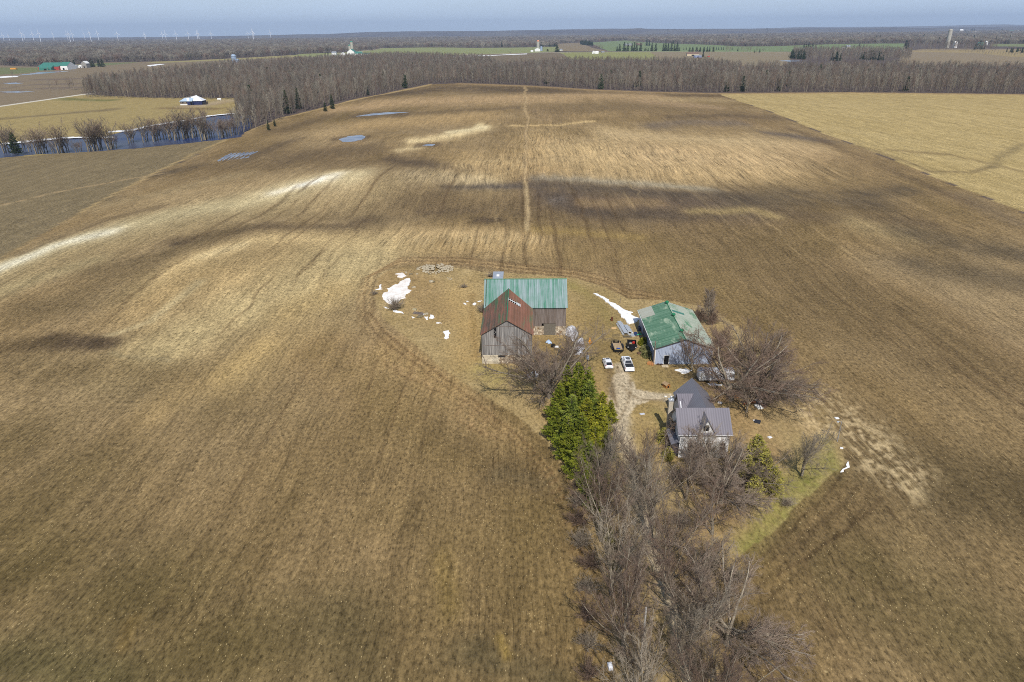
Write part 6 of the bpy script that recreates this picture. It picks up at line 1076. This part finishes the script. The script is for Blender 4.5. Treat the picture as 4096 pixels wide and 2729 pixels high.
# stones
m_rock = M('field_rock', S(174, 162, 138), .9, .35, 1.5); m_rock2 = M('dark_rock', S(120, 110, 86), .9, .35, 1.5)
def rock_mesh(seed):
    b = bmesh.new(); bmesh.ops.create_icosphere(b, subdivisions=2, radius=1); rg = random.Random(seed); off = [rnd_unit(rg) for _ in range(5)]
    for v in b.verts: n = np.array(v.co); k = 1+.22*sum(abs(n@o)-.5 for o in off); v.co = Vector((n[0]*k, n[1]*k*.8, n[2]*k*.62))
    me = bpy.data.meshes.new('stone'); b.to_mesh(me); b.free(); return me
RK = [rock_mesh(i) for i in range(4)]
for m_ in RK: m_.materials.append(m_rock)
sp_c = P(1745, 1074); rg = random.Random(2)
for i in range(150):
    a, q = rg.uniform(0, 6.28), math.sqrt(rg.random()); x, y = sp_c[0]+5.4*q*math.cos(a), sp_c[1]+4.2*q*math.sin(a)-(1 if i % 3 == 0 else 0); o = link(bpy.data.objects.new('stone', RK[i % 4])); s_ = rg.uniform(.22, .5); o.location = (x, y, tz(x, y)+.5*(1-q)+.05); o.scale = (s_, s_, s_); o.rotation_euler = (0, 0, rg.uniform(0, 6))
    tag(o, 'pale field stone in the stone pile at the back of the yard', 'stone', 'stone pile at the back of the yard')
for i, (x, y, s_, lb) in enumerate([(1726, 1128, .7, 'boulder alone in the brown grass above the fallen planks'), (1735, 1129, .5, 'smaller boulder touching the lone one'), (1625, 1092, .4, 'boulder right of the small snow patch'), (1644, 1098, .45, 'flat boulder below the brush line'), (1668, 1098, .35, 'small boulder between brush and stone pile'), (1717, 1097, .35, 'small boulder under the stone pile'),
                            (1655, 1151, .5, 'long boulder at the right tip of the big snow patch'), (1680, 1268, .7, 'boulder beside the fallen planks'), (1705, 1258, .6, 'boulder at the right end of the fallen planks'), (2130, 1598, .3, 'stone beneath the big tree by the barn')]):
    o = link(bpy.data.objects.new('boulder', RK[i % 4].copy())); o.data.materials[0] = m_rock2 if i % 2 else m_rock; o.location = P(x, y)+[0, 0, .1]; o.scale = (s_*1.3, s_, s_); o.rotation_euler = (0, 0, i); tag(o, lb, 'boulder')
mb = MB(); [mb.box(-1.6, -.12+k*.32, .1*(k % 2), 1.5-.2*k, .1+k*.32, .1*(k % 2)+.12) for k in range(4)]; single(mb, 'fallen_planks', m_bdb, P(1673, 1258), 'heap of fallen dark planks among snow patches', 'planks', rz=-.35)
# small rubbly specks of white by the boulder
for i in range(5): o = link(bpy.data.objects.new('stone', RK[i % 4])); p = P(1790+i*4, 1112+(i*5) % 9); o.location = p; o.scale = (.3, .3, .2); tag(o, 'whitish rubble lump in the grass behind the barn', 'stone', 'whitish rubble behind the barn')
# cut evergreen boughs piled against the shed
rg = random.Random(12)
for i, (x, y, r_, h, m_, lb) in enumerate([(2573, 1378, 1.0, 1.6, m_pine3, 'yellow-green pile of cut boughs against the shed wall'), (2580, 1405, 1.1, 1.3, m_cutbough, 'faded pile of cut boughs in the middle against the shed wall'), (2590, 1424, 1.2, 1.2, m_cutbough, 'faded pile of cut boughs at the front of the shed wall')]):
    tf = []
    for k in range(900):
        a, q, u = rg.uniform(0, 6.28), math.sqrt(rg.random()), rg.random(); tf.append((r_*q*math.cos(a), r_*1.3*q*math.sin(a), h*(1-q*q*.8)*u, math.cos(a), math.sin(a), .3))
    o = link(bpy.data.objects.new('bough_pile', needle_mesh('bough_pile', tf, [m_], rg, .35))); o.location = P(x, y); tag(o, lb, 'bough pile')
# poles
def pole(name, x, y, h, label, arm=False, lamp=False, trafo=False, lean=0.0, mat=None):
    b = P(x, y); t_ = thing(name, b, label, 'utility pole' if not lamp else 'lamp post'); MB().tube((0, 0, -.3), (0, 0, h), .15 if not lamp else .09, .10 if not lamp else .06, 10).build('pole', mat or m_pole, t_)
    if arm: MB().box(-1.1, -.06, h-.5, 1.1, .06, h-.36).build('crossarm', m_pole, t_)
    if trafo: MB().lathe([(.26, 0), (.28, .05), (.28, .85), (.1, .95)], (0, -.42, h-1.4), 14).build('transformer', M('transformer_grey', S(176, 184, 196), .4, .05), t_)
    if lamp: MB().tube((0, 0, h-.1), (.7 if trafo is None else -.6, 0, h+.05), .03).build('arm', m_alu, t_); MB().lathe([(.02, .12), (.16, .05), (.2, -.05), (.12, -.08)], (-.65, 0, h+.0), 12).build('lamp_head', m_alu, t_)
    t_.rotation_euler = (0, lean, 0); return t_
pl = pole('utility_pole', 2614, 1461, 5.6, 'timber pole with a yard light at the machine shed corner', trafo=False, mat=m_pole); MB().tube((0, 0, 5.4), (-.9, -.1, 5.5), .035).build('arm', m_alu, pl); MB().lathe([(.02, .15), (.2, .05), (.24, -.08), (.14, -.12)], (-1.0, -.1, 5.45), 12).build('lamp_head', m_alu, pl)
pole('utility_pole', 2347, 1500, 5.2, 'timber pole carrying a grey transformer beside the pines', trafo=True)
pole('lamp_post', 3349, 1767, 4.0, 'slim lamp post at the corner of the eastern lawn', lamp=True, mat=M('grey_steel_post', S(150, 148, 146), .6, .1))
pole('utility_pole', 2563, 2660, 8.6, 'tall pale timber pole standing among the maples left of the lane', arm=False, mat=M('pale_pole', S(176, 172, 166), .8, .15, 3, stretch=(4, 4, .3)))
def wire(a, b, sag, label):
    a, b = np.array(a, float), np.array(b, float); mb = MB(); q = a
    for i in range(1, 17): u = i/16; p = a+(b-a)*u-np.array([0, 0, sag*4*u*(1-u)]); mb.tube(q, p, .018, n=4, caps=False); q = p
    o = mb.build('power_line', m_black, None, a); o.location = a; tag(o, label, 'power line')
p1, p2, p3 = P(2614, 1461), P(2347, 1500), P(2563, 2660)
wire((p1[0], p1[1], 5.2), (p2[0], p2[1], 4.9), .6, 'power line between the shed pole and the transformer pole'); wire((p2[0], p2[1], 5.0), (p3[0], p3[1], 8.3), .9, 'power line from the transformer pole down the maple row'); wire((p1[0], p1[1], 5.0), (28.0, 102.5, 6.0), .5, 'power line from the shed pole to the farmhouse')
single(MB().box(-.05, -.05, 0, .05, .05, 1.2), 'fence_stake', m_pole, P(2481, 1212), 'thin wooden stake in the grass beyond the snowdrift', 'stake')

# ------------------------------------------------------------------ far farms, masts, turbines
def gable(name_w, name_r, root, org, x0, x1, y0, y1, e, r, wm, rm, along='x', hip=0.0):
    MB().box(x0, y0, 0, x1, y1, e).build(name_w, wm, root, org)
    if along == 'x':
        ym = (y0+y1)/2; MB().prism([(x0-.3, y0-.3, e), (x1+.3, y0-.3, e), (x1-hip, ym, r), (x0+hip, ym, r)], (0, 0, -.01), (0, 0, .1)).prism([(x1+.3, y1+.3, e), (x0-.3, y1+.3, e), (x0+hip, ym+.02, r), (x1-hip, ym+.02, r)], (0, 0, -.01), (0, 0, .1)).build(name_r, rm, root, org)
        if not hip: MB().prism([(x0, y0, e), (x0, y1, e), (x0, ym, r)], (0, 0, 0), (.2, 0, 0)).prism([(x1, y0, e), (x1, y1, e), (x1, ym, r)], (-.2, 0, 0), (0, 0, 0)).build('gable', wm, root, org)
        else: MB().prism([(x0-.3, y1+.3, e), (x0-.3, y0-.3, e), (x0+hip, ym, r)], (0, 0, 0), (0, 0, .1)).prism([(x1+.3, y0-.3, e), (x1+.3, y1+.3, e), (x1-hip, ym, r)], (0, 0, 0), (0, 0, .1)).build('hip_roof', rm, root, org)
    else:
        xm = (x0+x1)/2; MB().prism([(x0-.3, y1+.3, e), (x0-.3, y0-.3, e), (xm, y0-.3, r), (xm, y1+.3, r)], (0, 0, -.01), (0, 0, .1)).prism([(x1+.3, y0-.3, e), (x1+.3, y1+.3, e), (xm+.02, y1+.3, r), (xm+.02, y0-.3, r)], (0, 0, -.01), (0, 0, .1)).build(name_r, rm, root, org)
        MB().prism([(x0, y0, e), (x1, y0, e), (xm, y0, r)], (0, 0, 0), (0, .2, 0)).prism([(x0, y1, e), (x1, y1, e), (xm, y1, r)], (0, -.2, 0), (0, 0, 0)).build('gable', wm, root, org)
m_fw = M('far_white_wall', S(236, 236, 234), .7, .05); m_fg = M('far_grey_wall', S(150, 146, 140), .8, .1); m_fgr = M('far_green_roof', S(66, 128, 114), .5, .1); m_fgy = M('far_grey_roof', S(140, 144, 150), .5, .1); m_fbr = M('far_brown_roof', S(120, 96, 84), .8, .1); m_fred = M('far_red_wall', S(168, 70, 60), .8, .1)
m_silo = M('silo_concrete', S(176, 172, 160), .8, .12, .3); m_galv = M('galvanised_bin', S(150, 168, 190), .35, .12, .3); m_frr = M('far_red_roof', S(190, 60, 50), .6, .1); m_plaster = M('brown_grey_siding', S(140, 128, 116), .8, .1); m_bluew = M('blue_house_wrap', S(40, 48, 90), .6, .1)
def building(px, py, wpx, dep, e, r, wm, rm, label, cat='building', along='x', name='farm_building', hip=0, doors=True):
    b = P(px, py); b[2] = terr(b[0], b[1])-.3; k = pxm(b); w = wpx/k; root = thing(name, b, label, cat); gable('wall', 'roof', root, (0, 0, 0), -w/2, w/2, 0, dep, e, r, wm, rm, along, hip)
    if doors: MB().box(-w*.12, -.06, 0, w*.1, -.03, min(e*.7, 4)).build('door', m_dark, root); MB().box(w*.25, -.06, 1.2, w*.34, -.03, min(e*.7, 2.6)).build('window', m_dark, root)
    return root
def silo(px, py, h, r, dome, mat, label, name='silo', cat='silo'):
    b = P(px, py); b[2] = terr(b[0], b[1])-.3; root = thing(name, b, label, cat); MB().lathe([(r, 0), (r, h)], n=20).build('body', mat, root, smooth=False)
    MB().lathe([(r*1.02, h)]+[(r*1.02*math.cos(a), h+r*.9*math.sin(a)) for a in (.3, .7, 1.1, 1.5)], n=20).build('dome', dome, root, smooth=True); return root
# new house under construction beyond the river
nb = P(762, 421); nh = thing('new_house', nb, 'large new white-roofed house with dark blue wrapped side beyond the river', 'house', rz=math.radians(3)); nh.scale = (.74, .74, .8); O0 = (0, 0, 0)
MB().box(-13.6, 0, 0, -4, 12, 1.2).build('foundation', m_fw, nh); MB().box(-13.6, .05, 1.2, -4, 12, 4.6).build('wall', m_plaster, nh); MB().box(-4, .3, 0, 3.5, 12, 4.6).box(3.5, 3.0, 0, 15, 18, 4.6).build('wrapped_wall', m_bluew, nh)
m_nr = M('white_metal_roof', S(244, 246, 250), .4, .03, .3); m_nr2 = M('pale_blue_roof', S(176, 196, 216), .4, .06, .3)
MB().prism([(-14.3, -.6, 4.6), (-3.4, -.6, 4.6), (-6.5, 6, 8.0), (-9, 6, 8.0)], (0, 0, 0), (0, 0, .12)).prism([(-14.3, 12.6, 4.6), (-14.3, -.6, 4.6), (-9, 6, 8.0)], (0, 0, 0), (0, 0, .12)).prism([(-3.4, -.6, 4.5), (3.6, -.6, 4.5), (3, 7, 8.2), (-6.4, 6, 7.9)], (0, 0, 0), (0, 0, .12)).build('roof', m_nr2, nh)
MB().prism([(-3.6, -.4, 4.9), (-.2, -.4, 4.9), (-3.2, 6.5, 8.25), (-6.2, 6.2, 8.2)], (0, 0, 0), (0, 0, .1)).prism([(3.3, 2.4, 4.6), (15.6, 2.4, 4.6), (6.2, 10.5, 10.8), (-2, 10.5, 9.0)], (0, 0, 0), (0, 0, .12)).prism([(15.6, 2.4, 4.6), (15.6, 18.6, 4.6), (6.2, 10.5, 10.8)], (0, 0, 0), (0, 0, .12)).prism([(15.6, 18.6, 4.6), (-14, 12.6, 4.6), (-9, 6.1, 8.0), (6.2, 10.5, 10.8)], (0, 0, 0), (0, 0, .12)).build('roof', m_nr, nh)
for x in (-12.8, -10.9, -8.9, -5.6): MB().box(x, -.02, 2.2, x+1.2, .04, 4.0).build('window', m_glass, nh)
MB().box(.2, .2, .2, 3.0, .29, 3.6).build('porch_opening', m_dark, nh); MB().box(15.2, 4, 0, 20, 11, 3.4).build('garage', m_glass, nh)
single(MB().tube((-2.0, 0, 1.2), (2.0, 0, 1.2), .95, n=14).box(-1.5, -.5, 0, -1.2, .5, .5).box(1.2, -.5, 0, 1.5, .5, .5), 'propane_tank', m_fw, P(878, 402), 'white propane tank lying right of the new house', 'tank', smooth=False)
# left green-roofed farm
building(196, 281, 84, 45, 7, 14, m_fred, m_fgr, 'long green-roofed barn with red walls in the far left farmland', 'barn'); building(182, 282, 50, 20, 5, 9, m_fgr, m_fgr, 'low green shed in front of the red-walled far left barn', 'shed'); building(256, 280, 32, 30, 8, 15, m_fw, m_fgr, 'green-roofed barn wing with white base beside the red-walled barn', 'barn')
single(MB().tube((-14, 0, 3), (14, 0, 3), 4.2, n=14), 'round_shelter', m_fw, P(284, 274), 'white rounded shelter right of the far left barns', 'shelter')
building(338, 272, 20, 14, 9, 14, m_fg, m_fw, 'grey two-storey farmhouse right of the far left barns', 'house', 'y'); building(322, 272, 16, 12, 4, 6, m_fw, m_fw, 'low white annex left of the grey farmhouse', 'shed')
single(MB().box(-6, -3, 0, 6, 3, 3), 'orange_trailer', M('orange_trailer', S(226, 160, 70), .6, .1), P(56, 278), 'small orange object at the far left field edge', 'trailer', bevel=.3)
# bins
silo(939, 257, 17, 6.0, m_galv, m_galv, 'tall galvanised grain bin among the left fields', 'grain_bin', 'grain bin'); silo(952, 257, 8, 4.6, m_galv, m_galv, 'short galvanised grain bin beside the tall one', 'grain_bin', 'grain bin')
single(MB().box(-5, -2, 0, 5, 2, 2.6), 'farm_wagon', m_fw, P(980, 256), 'small white wagon right of the grain bins', 'wagon', bevel=.3)
# farm with two silos
silo(1410, 215, 36, 4.6, m_fgr, m_silo, 'tall silo with green dome at the farm left of centre'); silo(1401, 215, 25, 4.4, m_fgr, m_silo, 'shorter silo with pale dome at the farm left of centre')
building(1404, 224, 28, 30, 12, 20, m_fw, m_fgr, 'white gambrel barn with green roof under the two silos', 'barn', 'y'); building(1432, 223, 30, 22, 6, 12, m_fw, m_fgr, 'long green-roofed shed right of the white gambrel barn', 'barn'); building(1462, 223, 30, 16, 4, 8, m_fw, m_fgr, 'lowest green-roofed shed at the right end of the silo farm', 'shed')
building(1336, 225, 18, 12, 9, 14, m_fw, m_fgy, 'white farmhouse at the left end of the silo farm', 'house', 'x'); building(1370, 227, 24, 14, 6, 12, m_fw, m_fw, 'white shed between the farmhouse and the silos', 'shed', 'y')
# central farm
silo(2152, 203, 30, 5, M('orange_dome', S(226, 150, 110), .6, .05), m_silo, 'silo with orange dome at the central far farm'); building(2150, 206, 22, 26, 7, 11, m_fw, m_fw, 'white gabled barn under the orange-domed silo', 'barn', 'y', doors=False); silo(2165, 204, 11, 4.5, m_galv, m_galv, 'galvanised bin right of the white gabled barn', 'grain_bin', 'grain bin')
building(2128, 208, 10, 12, 3, 5, m_fw, m_fw, 'small white shed left of the orange-domed silo farm', 'shed', doors=False); building(2244, 203, 11, 10, 3, 6, m_fw, m_fgy, 'small white house right of the dark pine by the far road', 'house')
o = SPF.place(P(2228, 209), 'broad dark pine by the far road right of the orange-domed silo', 1, (2.2, 2.2, 1.05)); o = SPF.place(P(2190, 206), 'small dark bush tree beside the far road', 1, (.9, .9, .4))
building(2376, 216, 14, 12, 5, 9, m_fw, m_fw, 'white house with a dark door before the roadside trees', 'house', 'y'); building(2388, 216, 12, 10, 4, 8, m_fw, m_fw, 'white annex right of the roadside white house', 'house', 'x', doors=False); building(2412, 212, 12, 12, 3, 5, m_fg, m_fgy, 'grey shed right of the roadside trees', 'shed', doors=False)
building(2514, 184, 24, 18, 6, 10, m_fg, m_fgy, 'grey farmhouse seen through the far spruces', 'house'); building(2556, 182, 22, 14, 5, 10, m_fbr, m_fbr, 'brown-roofed house right of the far spruces', 'house')
building(2772, 224, 48, 14, 5, 9, M('far_cream_wall', S(206, 190, 160), .8, .08), m_fbr, 'cream bungalow with brown roof in the far brown field', 'house'); building(2792, 231, 28, 12, 4, 7, M('far_blue_wall', S(150, 160, 200), .8, .08), m_fgy, 'pale blue shed in front of the cream bungalow', 'shed'); single(MB().box(-3, -1.2, 0, 3, 1.2, 2.6), 'red_tractor', m_frr, P(2834, 228), 'small red vehicle right of the cream bungalow', 'vehicle', bevel=.4)
building(3394, 197, 15, 14, 8, 14, M('far_stone_wall', S(190, 180, 160), .8, .1), m_fgy, 'stone farmhouse in the far green field', 'house'); building(3376, 197, 12, 12, 3, 6, m_fw, m_fw, 'white shed left of the far stone farmhouse', 'shed', doors=False)
silo(3787, 192, 52, 6.2, m_silo, m_silo, 'tall pale silo rising above the far right copse'); building(3822, 192, 10, 12, 14, 20, m_fw, m_fw, 'white building right of the far right silo', 'barn', doors=False); building(3925, 184, 22, 14, 8, 12, m_fgr, m_fgr, 'dark green shed in the far right trees', 'shed', doors=False); building(3946, 182, 7, 10, 10, 15, m_fw, m_fw, 'small white gable in the far right trees', 'house', doors=False)
building(1692, 144, 14, 30, 12, 20, m_fw, m_fw, 'white barn in the high clearing near the horizon', 'barn', doors=False); building(1716, 143, 12, 20, 6, 10, m_fg, m_fbr, 'brown shed in the high clearing near the horizon', 'shed', doors=False); building(1842, 140, 5, 14, 16, 22, m_fw, m_fw, 'white house at the right end of the high clearing', 'house', doors=False)
building(3190, 137, 13, 20, 10, 20, m_fred, m_frr, 'red-roofed building in the far right forest', 'building', doors=False); building(3846, 130, 12, 20, 20, 34, m_fw, m_fw, 'white house on the far right horizon', 'house', doors=False); building(4046, 131, 16, 20, 14, 24, m_fgr, m_fgr, 'pale green shed near the far right edge of the horizon', 'shed', doors=False); building(4072, 133, 6, 14, 12, 20, m_fw, m_fw, 'tiny white house near the far right edge of the horizon', 'house', doors=False); building(3906, 134, 12, 14, 10, 16, m_fw, m_fw, 'low white shed on the far right horizon', 'shed', doors=False)
for i, (x, y, s_) in enumerate([(3860, 134, 1.4), (3885, 131, 2.2), (3895, 131, 2.2), (4005, 131, 2), (4080, 131, 1.4)]): SPF.place(P(x, y), f'{NUM[i]} dark conifer from the left on the far right horizon', i, (s_*1.6, s_*1.6, s_))
# wind turbines on the left horizon
m_turb = M('turbine_white', S(240, 242, 246), .5, .02)
def turbine_proto():
    r = thing('wind_turbine', (0, 0, 0), None, 'wind turbine', 'wind turbines along the horizon'); MB().tube((0, 0, -100), (0, 0, 98), 3.2, 1.7, 12).build('tower', m_turb, r); hb = MB().box(-2, -5, 97, 2, 6, 101).build('nacelle', m_turb, r, bevel=.5)
    for k in range(3):
        a = math.radians(90+120*k); d = np.array([math.cos(a), 0, math.sin(a)]); n = np.array([-d[2], 0, d[0]]); c = np.array([0, -6, 99]); mb = MB()
        secs = [(0, .9, .9), (.12, 2.3, .7), (.5, 1.5, .4), (1, .3, .1)]; mb.v = []; 
        for t_, w, th in secs:
            for u, v_ in ((-.3, 0), (0, 1), (.7, 0), (0, -1)): mb.v.append(tuple(c+d*40*t_+n*w*u*1.4+np.array([0, th*v_, 0])))
        for q in range(3): mb.f += [(q*4+j, q*4+(j+1) % 4, q*4+4+(j+1) % 4, q*4+4+j) for j in range(4)]
        mb.f += [(3, 2, 1, 0), (12, 13, 14, 15)]; mb.m = [0]*len(mb.f); mb.build('blade', m_turb, r)
    return Proto(r)
TB = turbine_proto(); z1 = lambda x, y: (x*.29737, 80+y*.29737); HUBS = [(*z1(35, 203), 1), (*z1(110, 205), 0), (*z1(280, 178), 1), (*z1(318, 200), 0), (*z1(432, 184), 1), (*z1(520, 176), 2), (*z1(705, 178), 0), (*z1(895, 186), 0), (*z1(922, 184), 2), (*z1(965, 182), 1), (*z1(1125, 178), 0), (*z1(1200, 168), 2), (*z1(1307, 172), 1), (*z1(1570, 180), 1), (*z1(1938, 192), 0), (*z1(1950, 200), 0)]
z2 = lambda x, y: (600+x*.29737, 80+y*.29737); HUBS += [(*z2(160, 185), 0), (*z2(203, 185), 1), (*z2(345, 183), 1), (*z2(508, 178), 1), (*z2(630, 180), 1), (*z2(650, 180), 1), (*z2(815, 180), 0), (*z2(1312, 175), 0), (*z2(1375, 154), 2), (*z2(1388, 168), 0), (*z2(1617, 168), 0)]
rt = random.Random(7)
for i, (x, y, big) in enumerate(sorted(HUBS)):
    D = (9000, 7900, 6900)[big]; p = V(x, y, D); s_ = (1.05, 1.05, 1.08)[big]; r = TB.place((p[0], D, p[2]-99*s_), f'{NUM[i]} large wind turbine from the left along the horizon', math.radians(rt.uniform(-30, 30)), s_, 'wind turbines along the horizon')
    r.rotation_euler = (0, 0, r.rotation_euler[2])
for i in range(26):
    x = 780+i*39+rt.uniform(-14, 14); D = 19000; y = [H0][0]*0+ (150-.0105*x)-rt.uniform(4, 8); p = V(x, y, D)
    TB.place((p[0], D, p[2]-99), f'{NUM[i]} of the faint distant turbines from the left beyond the forest', rt.uniform(-.6, .6), 1.0, 'faint distant turbines beyond the forest')
# lattice pylons
def pylon_mesh():
    mb = MB()
    for a, b in ((-4, -4), (4, -4), (4, 4), (-4, 4)): mb.tube((a, b, -60), (a*.25, b*.25, 52), .5, n=4)
    for z, w in ((34, 10), (41, 12), (48, 8)): mb.tube((-w, 0, z), (w, 0, z), .45, n=4)
    for k in range(6): z = k*8; w = 4-k*.5; mb.tube((-w, -w, z), (w, -w, z+8), .3, n=4).tube((w, -w, z), (-w, -w, z+8), .3, n=4)
    return mb
py_ = pylon_mesh().build('pylon', M('pylon_steel', S(110, 112, 116), .6, .1))
for i, x in enumerate([1595, 1625, 1760, 1785, 1848, 1914, 1982, 2038, 2085, 2152, 2210, 2275, 2670, 2735, 2800, 2808, 2872, 3066, 3071, 3530, 3588]):
    o = py_ if i == 0 else link(py_.copy()); D = 9500 if i % 3 else 8200; p = V(x, 128-(x-2048)*.0108-5, D); o.location = (p[0], D, p[2]-50); tag(o, f'{NUM[i]} lattice pylon from the left on the horizon', 'pylon', 'lattice pylons on the horizon')
mb = MB().tube((0, 0, -60), (0, 0, 150), .9, .5, 6); o = mb.build('radio_mast', m_alu); p = V(1108, 121, 9000); o.location = (p[0], 9000, p[2]-140); tag(o, 'thin radio mast on the left horizon among the turbines', 'radio mast')
# blue ridges far beyond the forest
def hills(name, prof, D, dep, mat):
    mb = MB(); n = len(prof)
    for j, (dy, k) in enumerate(((-dep, 0), (-dep*.5, .62), (0, 1), (dep, .2))):
        for x, y in prof: p = V(x, y, D); q = V(x, 150-.0108*x+3, D); mb.v.append((p[0], D+dy, q[2]-30+(p[2]-q[2]+30)*k if k else -10))
    for j in range(3):
        for i in range(n-1): a = j*n+i; mb.f.append((a, a+1, a+n+1, a+n)); mb.m.append(0)
    o = mb.build(name, mat, smooth=True); o['kind'] = 'structure'; return o
def prof(pts, seed, amp=.7):
    xs = np.arange(pts[0][0], pts[-1][0]+1, 18); ys = np.interp(xs, [p[0] for p in pts], [p[1] for p in pts])-np.abs(fbm(xs/90, xs*0, seed, 3))*amp; return list(zip(xs, ys))
m_hill = M_wood('hill_forest', S(96, 86, 84), S(120, 110, 96), 400)
hills('hills', prof([(-700, 158), (0, 152), (300, 151), (600, 149), (900, 145), (1050, 142), (1200, 138), (1300, 137), (1450, 130), (1530, 128), (1660, 126), (1850, 125), (1980, 124), (2130, 121), (2300, 119), (2480, 118), (2560, 113), (2600, 117), (2800, 117), (3000, 116), (3200, 114), (3400, 113), (3540, 110), (3700, 112), (4096, 106), (4900, 98)], 3, 1.2), 12500, 1500, m_hill)
hills('hills', prof([(2200, 119), (2300, 117), (2450, 115), (2700, 116), (3000, 115), (3150, 111), (3240, 108), (3330, 109), (3420, 108), (3600, 107), (3750, 104), (3950, 99), (4020, 98), (4096, 100), (4400, 98), (4900, 92)], 4, .8), 19500, 1500, m_hill)
# the air between: thin even haze round everything
mb = MB().box(-26000, -1000, -60, 26000, 26500, 420); hz = mb.build('haze', None) if False else None
mh = bpy.data.materials.new('haze'); mh.use_nodes = True; nt = mh.node_tree; nt.nodes.remove(nt.nodes['Principled BSDF']); pv = nt.nodes.new('ShaderNodeVolumePrincipled')
pv.inputs['Color'].default_value = (.58, .73, 1.0, 1); pv.inputs['Density'].default_value = HAZE; pv.inputs['Anisotropy'].default_value = 0.0
nt.links.new(pv.outputs[0], nt.nodes['Material Output'].inputs['Volume'])
hz = MB().box(-26000, -1000, -60, 26000, 26500, 420).build('haze', mh); hz['kind'] = 'stuff'; bm_fix(hz.data)
